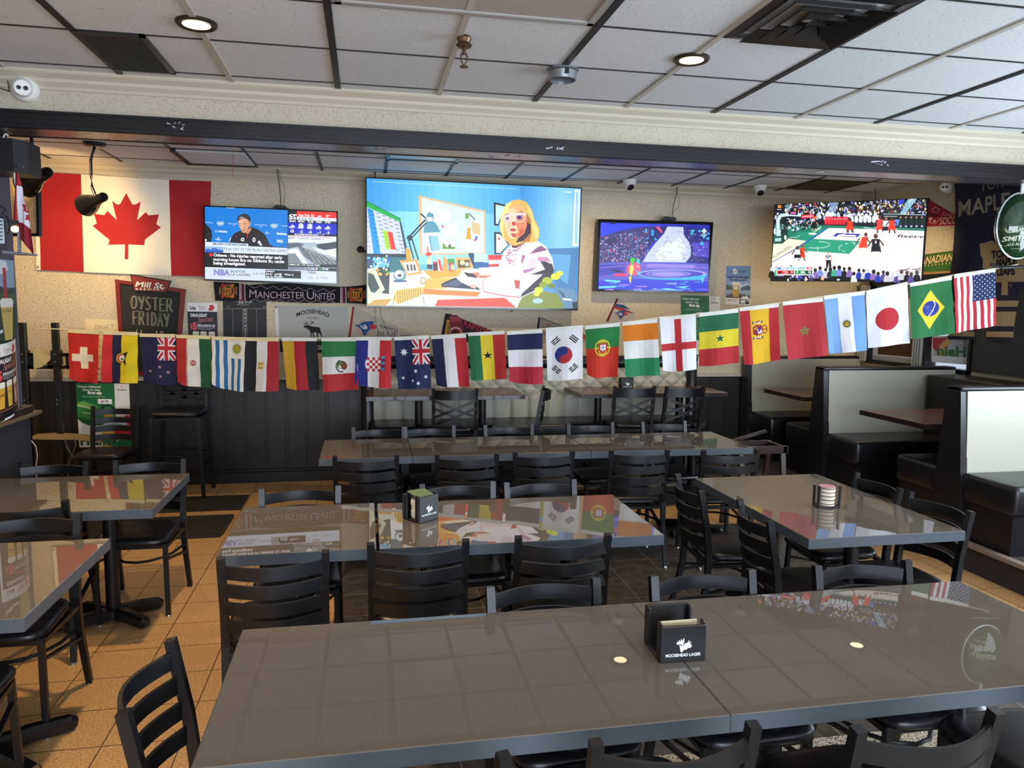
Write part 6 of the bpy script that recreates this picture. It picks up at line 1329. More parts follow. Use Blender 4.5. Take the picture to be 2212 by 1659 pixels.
A.rect('#ece8e0', 0, .83, 1, 1); A.poly('#ece8e0', .6, .84, .7, .77, .76, .79, .82, .75, .9, .80, 1, .84); A.text('SMOOTH TASTE.', '#3c3c44', .05, .885, .44, .888, .022, .03); A.text('GREAT VALUE.', '#3c3c44', .05, .92, .40, .923, .022, .03); A.rect('#14141c', .55, .85, .95, .97); A.text('05', '#f4f4f4', .59, .95, .80, .95, .08, .06); A.text('50', '#f4f4f4', .83, .90, .93, .90, .035, .05)
sheet_u('blue_beer_poster', 'blue mountain beer poster reading now available on draught, right of the stage show television', 'poster', WF, [(1569, 574.5), (1621.5, 574.5), (1620.5, 660), (1568, 657)], A)

# ---- right wall
RWF = plane_x(XR - .004)
a = Art(2000, 380, 6.91); a.poly('#a01c2c', -60, 325, 60, 345, 640, 690, 640, 735, 20, 758, -60, 760); a.line('#e0d0c8', 8, 60, 352, 640, 690); a.line('#e0d0c8', 8, -50, 765, 640, 735)
a.ring('#d8c0c4', 120, 640, 78, 7, 70); leaf(a, '#d8c0c4', 145, 510, 120); leaf(a, '#a01c2c', 145, 512, 98); a.rect('#a01c2c', 20, 560, 195, 620); a.text('CANADA', '#14141c', 22, 600, 190, 614, 42, .06); a.circ('#d8c0c4', 75, 640, 22); a.circ('#d8c0c4', 130, 675, 20); a.circ('#d8c0c4', 60, 690, 12)
a.text('Canada', '#d8b0b4', 240, 585, 450, 612, 55, -.01, .4); a.text('SOCCER', '#e4d4d4', 205, 728, 545, 705, 110, .0, .15)
sheet('soccer_pennant', 'red soccer pennant on the right wall beside the basketball television', 'pennant', RWF, [(1992, 427), (2009, 430), (2092, 480), (2092, 486), (2003, 490), (1992, 490)], a, .002, '#a01c2c', rough=.8)
a = Art(2000, 380, 6.91); a.poly('#3c6c2c', -80, 1190, 420, 1120, 400, 1420, -80, 1440); a.poly('#b88c54', -80, 1440, 400, 1415, 400, 1445, -80, 1480)
a.text('CANADIAN', '#3a4a2c', -150, 1345, 395, 1275, 120, .08, .2); a.text('CANADIAN', '#dcc890', -155, 1335, 390, 1262, 110, .03, .2)
for k in range(9): a.line('#dcc890', 14, -60 + k * 52, 1335 - k * 6, -60 + k * 52, 1360 - k * 6)
sheet('beer_sign', 'green wall sign with cream slanted lettering below the red soccer pennant', 'sign', RWF, [(1988, 551), (2062, 541), (2059, 591), (1988, 596)], a, .02, '#1c1814')
# team flag, hangs a little away from the wall
a = Art(2000, 380, 6.91); NV = '#151830'; TN = '#a08a62'
a.poly(NV, 455, 90, 1800, 100, 1800, 2480, 380, 2400, 380, 1500, 440, 1000, 475, 500)
GR = '#8c8678'
a.text('TORONTO', GR, 815, 235, 1800, 60, 130, .0, .12, arc=0); a.text('MAPLE', GR, 525, 612, 1290, 478, 235, .02); a.poly('#8c3c54', 505, 345, 530, 340, 530, 365, 505, 368)
a.poly(TN, [(x, y) for x, y in ((828, 1015), (1000, 965), (1100, 1030), (1250, 1040), (1300, 950), (1500, 960), (1520, 900), (1700, 960), (1700, 1580), (1275, 1580), (1275, 1780), (1175, 1780), (1175, 1585), (1030, 1590), (1020, 1400), (860, 1380), (868, 1250), (840, 1180))])
a.text('TORONTO', '#141420', 980, 1228, 1640, 1190, 105, .06); a.text('MAPLE', '#141420', 1065, 1340, 1400, 1318, 95, .07); a.text('LEAFS', '#141420', 1085, 1485, 1375, 1470, 105, .06); a.ring('#8c8678', 1315, 1635, 22, 4); a.text('R', '#8c8678', 1305, 1645, 1325, 1645, 22)
a.at(1860, 560, 6.284)
a.poly(TN, 1220, 580, 2900, 545, 2900, 635, 1220, 655); a.poly(TN, 1225, 722, 2900, 700, 2900, 915, 1250, 905); a.poly(TN, 1180, 1040, 1275, 980, 2900, 985, 2900, 1080)
a.poly(NV, 1180, 1045, 2900, 1078, 2900, 1115, 1200, 1090)
xs = [2060 + 14 * i for i in range(16)]; ys = [400 + 40 * i for i in range(9)]
o = a.build('team_flag', cloth(plane_x(XR - .05), .012, .07, .02), None, rough=.85, eps=2.5e-4, cuts=(xs, ys)); tag(o, 'large navy and tan hockey team flag hanging on the right wall', 'flag')
# posters behind the two small windows, seen from the back
M_SHADE = mat('white window film', '#cfd6dc', .8)
def wsheet(name, lab, quad, art, back='#d8dde2'):
    return sheet(name, lab, 'window poster', plane_x(XR + .045), quad, art, .002, back)
a = Art(1860, 560, 6.284); a.poly('#c8d2da', 30, 330, 790, 280, 800, 1450, 130, 1440); a.poly('#9aa2aa', 130, 1300, 800, 1360, 800, 1450, 130, 1440); a.poly('#4a2e18', 230, 1080, 720, 1080, 712, 1330, 228, 1290); a.line('#5c666e', 3, 360, 1320, 540, 1330)
wsheet('window_poster', 'white paper with a brown panel taped in the left small window', [(1868, 612), (1986, 604), (1987, 790), (1881, 788)], a)
a = Art(1860, 560, 6.284); a.poly('#dfe6ec', 960, 1060, 1450, 1040, 1440, 1430, 960, 1390); a.poly('#aab4bc', 975, 1065, 1440, 1060, 1440, 1330, 985, 1310); a.poly('#a8404c', 975, 1065, 1180, 1060, 1060, 1180, 1085, 1310, 975, 1200); a.poly('#c8a468', 1180, 1060, 1240, 1080, 1180, 1200, 1170, 1310, 1085, 1310, 1060, 1180)
a.text('nieH', '#3c7a50', 1030, 1300, 1425, 1325, 130, .04); a.rect('#e8e4dc', 1335, 1110, 1375, 1150); a.ring('#3c4048', 1355, 1130, 12, 3)
wsheet('window_poster', 'beer poster seen reversed through the right small window', [(2012, 726), (2091, 724), (2090, 788), (2012, 782)], a)
for i, (y, lab) in enumerate(((7.66, 'narrow pale vertical blind bunched at the left small window'), (6.79, 'narrow pale vertical blind bunched between the small windows'))):
    bm = nb()
    for k in range(4): sweep(bm, [(XR - .07 + k * .012, y - k * .022, z) for z in (1.24, 1.6, 2.1)], rect_sec(.004, .05), up=(1, .3, 0))
    tag(mk('vertical_blind', bm, mat('pale blind fabric', '#b9b6ac', .6)), lab, 'blind')
bm = nb(); bar(bm, (XR - .06, 7.72, 2.16), (XR - .06, 6.05, 2.16), .05, .05); tag(mk('blind_rail', bm, M_BLACK), 'black headrail over the two small windows under the basketball television', 'blind rail')
# green inflatable hanging at the right edge
c = Vector((4.94, 5.0, 2.485)); t = thing('inflatable_sign', 'green oval inflatable beer sign hanging at the right edge', 'inflatable', c)
bm = nb(); lathe(bm, [(.245 * math.sin(PI * i / 16) * 1.0, -.245 * math.cos(PI * i / 16)) for i in range(17)], (0, 0, 0), 32)
for v in bm.verts: v.co = Vector((v.co.x * .80, v.co.y * .5, v.co.z)) + c
kid('body', bm, mat('glossy green vinyl', '#1c3a22', .12, coat=.6), t, True)
bm = nb(); lathe(bm, [(.255 * math.sin(PI * i / 16), -.255 * math.cos(PI * i / 16)) for i in range(17)], (0, 0, 0), 32)
for v in bm.verts: v.co = Vector((v.co.x * .80, v.co.y * .06, v.co.z)) + c
kid('clear_rim', bm, mat('clear vinyl rim', '#c8d4d0', .1, spec=.6), t, True)
def ell(x, y):
    p = onp(x, y, (0, 4.975, 0), Vector((0, 1, 0))); q = max(0, 1 - ((p.x - c.x) / .196) ** 2 - ((p.z - c.z) / .245) ** 2); return Vector((p.x, c.y - .1225 * math.sqrt(q) - .002, p.z)), Vector((0, -1, 0))
a = Art(2000, 380, 6.91); L = '#b8c0a8'; a.line(L, 4, 1190, 772, 1340, 760); a.text('ALEXANDER', L, 1120, 858, 1430, 840, 66, .02); a.text("SMITH'S", L, 1130, 985, 1400, 970, 74, .03); a.text('PALE ALE', L, 1150, 1055, 1310, 1040, 40, .02); a.line(L, 4, 1150, 1098, 1340, 1088)
a.build('lettering', ell, t, eps=2e-4, base=.001, cuts=([2160 + 6 * i for i in range(9)], [490, 500, 510, 520, 530]))
bm = nb(); tube(bm, [c + Vector((0, 0, .24)), c + Vector((0, 0, .32))], .012, 8); tube(bm, [c + Vector((0, 0, .3)), c + Vector((0, .03, .34))], .003, 6); kid('hanger', bm, M_WHITE, t)
bm = nb(); tube(bm, [ony(2140, 571, 5.02), ony(2165, 578, 5.0), ony(2212, 576, 4.98), ony(2250, 572, 4.98)], .012, 8); tag(mk('hose', bm, M_BLACK), 'black tube ends crossing the right edge below the inflatable sign', 'tube')

# ================================================================ string of small flags
PS, NS = Vector((0, 6.656, 0)), Vector((-.279, -.960, 0)).normalized()
def SF(px, py): return onp(px, py, PS, NS), NS
def jack(A, x0, y0, x1, y1, sx):
    """union jack turned on its side, in unit flag space"""
    W, Rr, B = '#e8e4e4', '#b8202e', '#1a1c4a'; w_, h = x1 - x0, y1 - y0; A.rect(B, x0, y0, x1, y1)
    def diag(c, t, a, b, d, e): A.poly(c, a, b, a + t, b, d + t, e, d, e)
    for c, t in ((W, .11), (Rr, .045)):
        A.poly(c, x0, y0, x0 + t, y0, x1, y1 - t * .7, x1, y1, x1 - t, y1, x0, y0 + t * .7); A.poly(c, x1, y0, x1 - t, y0, x0, y1 - t * .7, x0, y1, x0 + t, y1, x1, y0 + t * .7)
    A.rect(W, x0 + w_ * .34, y0, x0 + w_ * .66, y1); A.rect(W, x0, y0 + h * .37, x1, y0 + h * .63); A.rect(Rr, x0 + w_ * .41, y0, x0 + w_ * .59, y1); A.rect(Rr, x0, y0 + h * .42, x1, y0 + h * .58)
def V3(A, c1, c2, c3, s=(0, 1 / 3, 2 / 3, 1)):
    for c, i in ((c1, 0), (c2, 1), (c3, 2)): A.rect(c, s[i], 0, s[i + 1], 1)
def H3(A, c1, c2, c3, s=(0, 1 / 3, 2 / 3, 1)):
    for c, i in ((c1, 0), (c2, 1), (c3, 2)): A.rect(c, 0, s[i], 1, s[i + 1])
KY = .68   # unit height is longer than unit width
def f_che(A): A.rect('#c8261c', 0, 0, 1, 1); A.rect('#eee2c0', .37, .30, .60, .73); A.rect('#eee2c0', .12, .44, .80, .585)
def f_ecu(A):
    V3(A, '#d02c2c', '#1c1e40', '#e4cc1c', (0, .26, .52, 1)); A.poly('#1c1810', .72, .36, .66, .50, .70, .66, .60, .58, .46, .62, .42, .56, .40, .47, .46, .40, .58, .40); A.circ('#c8a830', .50, .50, .13, .105); A.circ('#c83c4c', .52, .50, .11, .085); A.circ('#dfe8d8', .55, .50, .09, .062); A.poly('#3c7a4c', .50, .50, .62, .50, .60, .54, .52, .54); A.poly('#1c1810', .38, .44, .34, .42, .44, .38, .54, .38, .42, .42); A.poly('#1c1810', .38, .57, .35, .60, .46, .63, .58, .62, .42, .58)
def f_nzl(A):
    A.rect('#1d1d45', 0, 0, 1, 1); jack(A, .5, 0, 1, .50, 1)
    for x, y, r in ((.24, .74, .055), (.55, .64, .06), (.78, .74, .055), (.58, .83, .045)): A.star('#e8d0d4', x, y, r, ky=KY); A.star('#c03040', x, y, r * .62, ky=KY)
def f_irn(A):
    V3(A, '#b82c2c', '#e9e2d2', '#1c5a34'); 
    for k in range(26): A.rect('#e9e2d2', .305, .01 + k * .038, .335, .028 + k * .038); A.rect('#1c5a34', .665, .01 + k * .038, .695, .028 + k * .038)
    A.ring('#b03434', .5, .52, .075, .02, .06, a0=-1.2, a1=1.2); A.ring('#b03434', .5, .52, .075, .02, .06, a0=PI - 1.2, a1=PI + 1.2); A.ring('#b03434', .5, .52, .035, .014, .055); A.rect('#b03434', .493, .46, .507, .58)
def f_ury(A):
    A.rect('#eae6da', 0, 0, 1, 1); B = '#2c6ca4'
    for x in (.11, .34): A.rect(B, x, .03, x + .115, 1)
    for x in (.57, .79): A.rect(B, x, .38, x + .10, 1)
    A.star('#8c8a20', .74, .19, .19, 16, .55, ky=KY); A.circ('#b8ac30', .74, .19, .10, .07); A.circ('#5c5a18', .71, .18, .015); A.circ('#5c5a18', .77, .18, .015); A.line('#5c5a18', .012, .71, .22, .77, .22); A.ring('#5c5a18', .74, .19, .10, .012, .07)
def f_egy(A): V3(A, '#1a1a1e', '#e6e2dc', '#a8242c'); A.poly('#c89c34', .36, .43, .42, .45, .54, .43, .56, .47, .53, .52, .56, .57, .42, .56, .36, .58, .40, .50); A.rect('#d8b458', .40, .48, .56, .53); A.rect('#e8e0c8', .44, .49, .54, .515)
def f_ger(A): V3(A, '#d0a02c', '#a8202c', '#1a1c20')
def f_mex(A): H3(A, '#2c7a44', '#e6e2e0', '#b82c34'); A.circ('#7a4a34', .60, .52, .09, .075); A.poly('#5c6a3c', .42, .45, .55, .41, .60, .45, .52, .50, .48, .58, .42, .54); A.ring('#34442c', .52, .52, .14, .03, .125, a0=1.2, a1=4.6); A.line('#34442c', .02, .52, .42, .62, .44, .66, .47); A.circ('#e6e2e0', .49, .53, .03)
def f_hrv(A):
    V3(A, '#1c2478', '#e6e0dc', '#c82c34'); A.circ('#e8e4e0', .40, .525, .14, .148)
    for i in range(5):
        for j in range(5):
            c = '#c8283c' if (i + j) % 2 == 0 else '#eceae6'; A.rect(c, .30 + i * .08, .38 + j * .058, .38 + i * .08, .438 + j * .058)
    for k, c in enumerate(('#4c9cc0', '#5c2c54', '#4c8cb0', '#5c2040', '#4c7ca8')): A.poly(c, .72, .36 + k * .06, .80, .34 + k * .06, .84, .38 + k * .06, .80, .41 + k * .06, .72, .40 + k * .06)
def f_aus(A):
    A.rect('#1a2450', 0, 0, 1, 1); jack(A, .5, 0, 1, .52, 1); W = '#e4e6ec'
    for x, y, r in ((.25, .27, .125), (.57, .65, .065), (.17, .78, .06), (.86, .77, .06), (.64, .89, .065)): A.star(W, x, y, r, 7, .45, ky=KY)
    A.star(W, .47, .835, .045, 5, .45, ky=KY)
def f_nld(A): V3(A, '#1c2248', '#e4dcdc', '#b8242e')
def f_gha(A): V3(A, '#1f6a3a', '#e0c42c', '#b82c2c'); A.star('#16181c', .5, .47, .135, ky=KY)
def f_fra(A): H3(A, '#1c1e4c', '#e2dce0', '#b02434')
def f_kor(A):
    A.rect('#e8e4e6', 0, 0, 1, 1); cx, cy, r = .47, .51, .245; k = KY; A.circ('#b42c38', cx, cy, r, r * k)
    pts = [(cx + r * math.cos(t), cy + r * k * math.sin(t)) for t in [PI / 2 + PI * i / 16 for i in range(17)]]
    pts += [(cx + r / 2 * math.sin(PI * i / 10), cy - r * k + r * k / 2 - r * k / 2 * math.cos(PI * i / 10)) for i in range(1, 10)]
    pts += [(cx - r / 2 * math.sin(PI * i / 10), cy + r * k / 2 - r * k / 2 * math.cos(PI * i / 10)) for i in range(1, 10)]
    A.poly('#24307c', pts)
    for x, y, an, pat in ((.26, .23, -.72, (1, 0, 1)), (.76, .21, .72, (1, 1, 1)), (.26, .79, .72, (0, 1, 0)), (.74, .77, -.72, (0, 0, 1))):
        dx, dy = math.cos(an), math.sin(an) * k; nx, ny = -math.sin(an), math.cos(an) * k
        for j, full in enumerate(pat):
            o = (j - 1) * .055; ax, ay = x + nx * o, y + ny * o
            for s0, s1 in (((-.12, .12),) if full else ((-.12, -.015), (.015, .12))): A.poly('#16161a', *[v for s, q in ((s0, -.016), (s1, -.016), (s1, .016), (s0, .016)) for v in (ax + dx * s + nx * q, ay + dy * s + ny * q)])
def f_prt(A):
    H3(A, '#1f7a3c', '#c8301c', '#c8301c', (0, .42, .7, 1)); A.ring('#d8c030', .5, .42, .24, .035, .165); A.ring('#d8c030', .5, .42, .13, .03, .165); A.line('#d8c030', .03, .26, .42, .74, .42); A.line('#d8c030', .03, .5, .26, .5, .58); A.poly('#c02c28', .38, .33, .64, .33, .64, .46, .51, .52, .38, .46); A.poly('#e8e4e0', .43, .36, .60, .36, .60, .45, .515, .485, .43, .45)
    for x, y in ((.515, .385), (.47, .415), (.515, .415), (.56, .415), (.515, .45)): A.rect('#24307c', x - .014, y - .011, x + .014, y + .011)
def f_civ(A): H3(A, '#d87818', '#e4e2de', '#1f8050')
def f_eng(A): A.rect('#e8e6ea', 0, 0, 1, 1); A.rect('#bc2830', .40, 0, .585, 1); A.rect('#bc2830', 0, .47, 1, .60)
def f_sen(A): H3(A, '#1f6444', '#dcc82c', '#b4262e'); A.star('#1c5a40', .52, .49, .12, ky=KY)
def f_esp(A):
    V3(A, '#b8242c', '#e0b020', '#b8242c', (0, .25, .75, 1)); D = '#8c2434'
    A.poly(D, .30, .34, .40, .30, .54, .32, .58, .40, .54, .48, .40, .50, .30, .46); A.poly('#c08828', .32, .36, .42, .33, .42, .38, .34, .40); A.poly('#dcd4dc', .42, .38, .56, .40, .54, .46, .44, .47); A.poly('#4c2c6c', .46, .36, .54, .36, .50, .42, .44, .44); A.ring('#a83024', .62, .40, .08, .02, .08); A.line('#a83024', .02, .56, .40, .70, .40)
    for y in (.26, .54): A.line('#d8d0d0', .03, .32, y, .52, y); A.line(D, .02, .36, y, .5, y + (.02 if y > .4 else -.02)); A.circ('#5c5c3c', .31, y, .025); A.circ('#5c5c3c', .55, y, .025)
def f_mar(A):
    A.rect('#b02832', 0, 0, 1, 1); r = .125; P_ = [(.5 + r * math.cos(-PI / 2 + 2 * PI * i / 5), .52 + r * KY * math.sin(-PI / 2 + 2 * PI * i / 5)) for i in range(5)]
    for i in range(5): A.line('#6c7c3c', .022, *P_[i], *P_[(i + 2) % 5])
def f_arg(A): V3(A, '#7ca4d8', '#e4e2e4', '#6c98d8'); A.star('#6c5c24', .5, .50, .125, 24, .62, ky=KY); A.circ('#c8a838', .5, .50, .062, .043); A.ring('#5c4c1c', .5, .5, .062, .012, .043); A.circ('#4c3c18', .48, .495, .012); A.circ('#4c3c18', .52, .495, .012)
def f_jpn(A): A.rect('#e4e4ea', 0, 0, 1, 1); A.circ('#b4202c', .48, .53, .29, .195, 32)
def f_bra(A):
    A.rect('#1f6a38', 0, 0, 1, 1); A.poly('#dcc42c', .49, .15, .81, .50, .45, .86, .15, .49); A.circ('#24348c', .48, .49, .21, .14, 28); A.line('#dfe4ea', .022, .56, .355, .60, .42, .54, .52, .46, .60, .42, .62)
    random.seed(2)
    for i in range(18): A.circ('#c8d4e8', .40 + random.uniform(-.09, .1), .50 + random.uniform(-.08, .07), .007, .005, 5)
def f_usa(A):
    for k in range(13): A.rect('#b82838' if k % 2 == 0 else '#e4e2e6', k / 13, 0, (k + 1) / 13, 1)
    A.rect('#1c2c5c', 6 / 13, 0, 1, .50)
    for r in range(9):
        for c in range(6 if r % 2 == 0 else 5): A.star('#e8eaf0', 6 / 13 + .045 + r * .056, .045 + c * .084 + (0 if r % 2 == 0 else .042), .021, ky=KY)
FL = [('red flag with a white cross, leftmost of the bunting', f_che, '#c8261c', (146.5, 715, 213.8, 719.5, 213.8, 828, 153, 824), .5),
 ('red, navy and yellow upright flag with a coat of arms', f_ecu, '#d02c2c', (223.5, 719.5, 298.4, 721.7, 297, 828, 218.7, 825.8), 0),
 ('navy flag with a union jack and four red stars', f_nzl, '#1d1d45', (302, 724.5, 377.6, 726, 380, 833.5, 308, 827), .3),
 ('red, white and green upright flag with a small red emblem', f_irn, '#b82c2c', (379.6, 727, 455, 729.5, 457, 838.5, 383, 832), .4),
 ('white flag with blue stripes and a golden sun', f_ury, '#eae6da', (458, 730.7, 530.5, 733, 527, 846.5, 460.5, 838), .5),
 ('black, white and red upright flag with a gold eagle', f_egy, '#1a1a1e', (531, 733, 602.6, 734, 601.5, 845.5, 525.7, 845.5), 0),
 ('yellow, red and black upright flag', f_ger, '#d0a02c', (609, 733.5, 683.8, 733.8, 690.5, 842.5, 618, 842), .2),
 ('green, white and red flag with a brown eagle emblem', f_mex, '#2c7a44', (694, 733.8, 770, 733.8, 776.5, 841, 699, 846.8), 0),
 ('blue, white and red upright flag with a red checkered shield', f_hrv, '#1c2478', (769.5, 732.4, 846, 732, 844.8, 839, 767, 835), .3),
 ('navy flag with a union jack and white stars', f_aus, '#1a2450', (851.8, 732.4, 926.4, 728.6, 931, 839, 859.7, 841), 0),
 ('navy, white and red upright flag tilted slightly', f_nld, '#1c2248', (931.4, 729.3, 1006.6, 726.3, 1014.5, 836, 943, 836), .2),
 ('green, yellow and red upright flag with a black star', f_gha, '#1f6a3a', (1011, 723, 1089.6, 718.9, 1095.5, 818, 1019, 823), .1),
 ('navy, white and red flag in level bands', f_fra, '#1c1e4c', (1095.5, 720.2, 1171.6, 716, 1173, 830, 1101, 829), .35),
 ('white flag with a red and blue disc and black bars', f_kor, '#e8e4e6', (1178.8, 712.8, 1258.6, 707, 1259, 819, 1182.8, 822.8), 0),
 ('green over red flag with a gold ringed shield', f_prt, '#1f7a3c', (1264.2, 708.3, 1338.8, 701.5, 1334, 814, 1268.7, 818), .5),
 ('orange, white and green flag in level bands', f_civ, '#d87818', (1344.5, 700, 1419.5, 693.6, 1425.8, 811, 1350.8, 813.8), 0),
 ('white flag with a red upright cross', f_eng, '#e8e6ea', (1424.7, 689, 1503, 682.3, 1505, 798, 1432.6, 806), .3),
 ('green, yellow and red flag in level bands with a green star', f_sen, '#1f6444', (1510.6, 681, 1595, 671.7, 1597, 784, 1511, 793), .1),
 ('red and yellow upright flag with a crowned crest', f_esp, '#b8242c', (1598, 669, 1681.7, 660, 1684.5, 777, 1607, 791), .2),
 ('plain red flag with a thin green star', f_mar, '#b02832', (1690, 656.4, 1777.4, 648, 1788.4, 768, 1701, 778), 0),
 ('sky blue and white upright flag with a small sun', f_arg, '#7ca4d8', (1779.7, 643.5, 1867.4, 632.9, 1875, 757, 1792.6, 764.5), 0),
 ('white flag with a large red disc', f_jpn, '#e4e4ea', (1871.4, 632.5, 1960.6, 613.3, 1965.8, 741.4, 1876.7, 752.2), 0),
 ('green flag with a yellow diamond and blue disc', f_bra, '#1f6a38', (1965.8, 616, 2055, 601, 2060.8, 720, 1968, 734), .1),
 ('red and white striped flag with a star field', f_usa, '#b82838', (2059.7, 597.4, 2149.6, 583.9, 2151.5, 703, 2064, 720), 0)]
US = [i / 7 for i in range(1, 7)]; VS = [i / 11 for i in range(1, 11)]
for i, (lab, fn, sl, q, rd) in enumerate(FL):
    A = Art(); fn(A); cor = [(q[0], q[1]), (q[2], q[3]), (q[4], q[5]), (q[6], q[7])]; b0 = bil(cor, SF); ph = i * 1.7
    def fm(u, v, b0=b0, ph=ph, rd=rd):
        # a softly rounded lower corner and folds that grow towards the free edge
        vv = v - rd * .16 * max(0, v - .72) / .28 * max(0, 1 - u * 3.2) ** 1.5 * 1.0
        p, n = b0(u, vv); am = .004 + .016 * v
        return p + n * (am * math.sin(u * 7 + ph + 1.2 * v) + .004 * math.sin(v * 14 + ph * 2 + u * 3)), n
    t = A.build('small_flag', fm, None, rough=.8, eps=1.5e-4, cuts=(US, VS)); tag(t, lab + ', hanging on the string', 'flag', 'string of small flags')
    s = Art(); s.rect('#e4e2da' if i > 5 else '#e8d8a8', 0, -.045, 1, .03)
    s.build('sleeve', lambda u, v, fm=fm: (fm(u, max(v, 0))[0] + Vector((0, 0, -v * .40 if v < 0 else 0)) + fm(u, 0)[1] * .004, fm(u, 0)[1]), t, rough=.8, cuts=(US, [0]))
pts = [(75, 709.5), (111, 710.5)] + [((q[0] + 0), q[1] - 3) for _, _, _, q, _ in FL] + [(2149.6, 581), (2165, 578), (2200, 571)]
bm = nb(); tube(bm, [SF(*p)[0] - NS * .006 for p in pts], .006, 6); tag(mk('bunting_string', bm, mat('cream cotton cord', '#dcd2b4', .8)), 'cream cord the small flags hang from, running across the room', 'string')

# ================================================================ left side: rack posts, pillar, lamps
t = thing('rack_stand', 'two tall black square posts joined by a slotted bar, with a towel over it', 'rack', (-3.15, 7.6, 0)); yR = 7.62
for px0, px1 in ((41, 55), (112, 125.5)):
    pt, pb = ony((px0 + px1) / 2, 697, yR), None; w_ = (ony(px1, 697, yR) - ony(px0, 697, yR)).x
    bm = nb(); box(bm, (pt.x - w_ / 2, yR - .03, 0), (pt.x + w_ / 2, yR + .03, pt.z), .004); kid('post', bm, M_METAL, t)
    bm = nb(); box(bm, (pt.x - w_ * .7, yR - .045, 1.22), (pt.x + w_ * .7, yR + .045, 1.36), .006); kid('clamp', bm, M_METAL, t)
    bm = nb()
    for z in (1.255, 1.325, .9, .86): lathe(bm, [(0, 0), (.008, 0), (.006, .006), (0, .006)], (pt.x, yR - .046, z), 10, Vector((0, -1, 0)).to_track_quat('Z', 'Y').to_matrix())
    kid('bolts', bm, M_SILVER, t)
L0, R0 = ony(20, 790, 7.66), ony(190, 790, 7.66); z0, z1 = ony(60, 797, 7.66).z, ony(60, 763, 7.66).z
bm = nb(); box(bm, (L0.x, 7.655, z0), (R0.x, 7.67, z0 + .03)); box(bm, (L0.x, 7.655, z1 - .03), (R0.x, 7.67, z1)); 
x = L0.x
while x < R0.x - .05: box(bm, (x, 7.655, z0), (x + .05, 7.67, z1)); x += .16
bar(bm, (R0.x - .14, 7.66, z0 + .02), (R0.x - .01, 7.66, z1 - .02), .02, .014); bar(bm, (R0.x - .14, 7.66, z1 - .02), (R0.x - .01, 7.66, z0 + .02), .02, .014); kid('slotted_bar', bm, M_METAL, t)
bm = nb(); q = [(71, 758), (113, 760), (108, 778), (90, 793), (73, 797)]; F_ = plane_y(7.635); prism(bm, [F_(*p)[0] for p in q], (0, .012, 0)); prism(bm, [plane_y(7.635)(*p)[0] for p in ((71, 758), (113, 760), (112, 757), (72, 755))], (0, .06, 0)); tag(mk('towel', bm, mat('cream terry towel', '#d8cc98', .95, bump=(180, 1, .008))), 'folded cream towel draped over the slotted bar at left', 'towel')
bm = nb(); F_ = plane_y(7.56); prism(bm, [F_(*p)[0] for p in ((70, 941), (120, 938), (165, 941), (219, 953), (218, 957), (160, 950), (120, 950), (70, 949))], (0, .1, 0)); tag(mk('wood_slat', bm, mat('raw wood', '#a88858', .7)), 'loose pale wooden slat lying across the rack behind the left table', 'wood strip')
for k, (lab, pts) in enumerate((('white cable hanging in a loop beside the pillar cabinet', [(68, 952), (78, 965), (81, 985), (78, 1005)]), ('grey cable drooping from the rack to the floor', [(140, 948), (144, 965), (156, 985), (170, 1005)]), ('second grey cable drooping from the rack', [(160, 945), (164, 960), (156, 985), (146, 1004)]))):
    bm = nb(); q = [ony(x, y, 7.5) for x, y in pts]; tube(bm, q + [Vector((q[-1].x, 7.48, .012))], .005, 6); tag(mk('loose_cable', bm, M_WHITE if k == 0 else mat('grey cable', '#6c685c', .6)), lab, 'cable')
# pillar and long counter: we see the side that faces into the room
XP = -2.22; plane_l = lambda x: (lambda px, py: (onx(px, py, x), Vector((1, 0, 0))))
yf = onx(34, 600, XP).y; yc = onx(68, 950, XP).y
bm = nb(); box(bm, (-3.0, 4.05, 1.14), (XP, yf, 4.9 * 0 + ZC), .004); struct('wall_pillar', bm, M_PILLAR)
t = thing('pillar_cabinet', 'dark wood counter cabinet with a worn top at the foot of the left pillar', 'cabinet', (-2.6, 4.9, 0))
bm = nb(); box(bm, (-3.0, 4.0, 0), (XP, yc, 1.06), .004); kid('body', bm, mat('blue black painted wood', '#2b2c35', .5), t)
bm = nb(); box(bm, (-3.0, 3.98, 1.085), (XP + .035, yc - .02, 1.135), .008); kid('counter_top', bm, M_DWOOD, t)
bm = nb(); box(bm, (-3.0, 3.98, 1.06), (XP + .05, yc + .07, 1.085), .004); kid('ledge', bm, mat('pale worn ledge', '#6a5844', .6), t)
a = Art(); a.rect('#4c5c6c', 0, 0, 1, 1); a.rect('#8ca4bc', 0, 0, 1, .34); a.poly('#d8e0e8', 0, 0, .72, .02, .78, .12, .6, .18, 0, .16); a.poly('#2c3c34', 0, .36, .3, .30, .7, .36, 1, .34, 1, .44, 0, .46); a.rect('#3a5c3a', 0, .42, 1, 1); a.poly('#243c2c', 0, .5, 1, .55, 1, 1, 0, 1)
a.poly('#a82838', .58, .10, .70, .10, .72, .56, .60, .56); a.poly('#a82838', .0, .52, .12, .46, .42, .66, .42, .74, .1, .58, 0, .62)
a.poly('#c8b060', .46, .56, .90, .56, .84, .98, .58, .98); a.poly('#e8e4dc', .44, .50, .52, .47, .84, .47, .92, .50, .90, .58, .46, .58); a.text('ULTRA', '#5c5030', .52, .64, .84, .64, .03, .02)
for i, s in enumerate(('GREAT', 'SOUND', 'SERIES', 'ANOTHER')): a.text(s, '#2c3848', .02, .185 + i * .055, .36, .185 + i * .055, .03, .03)
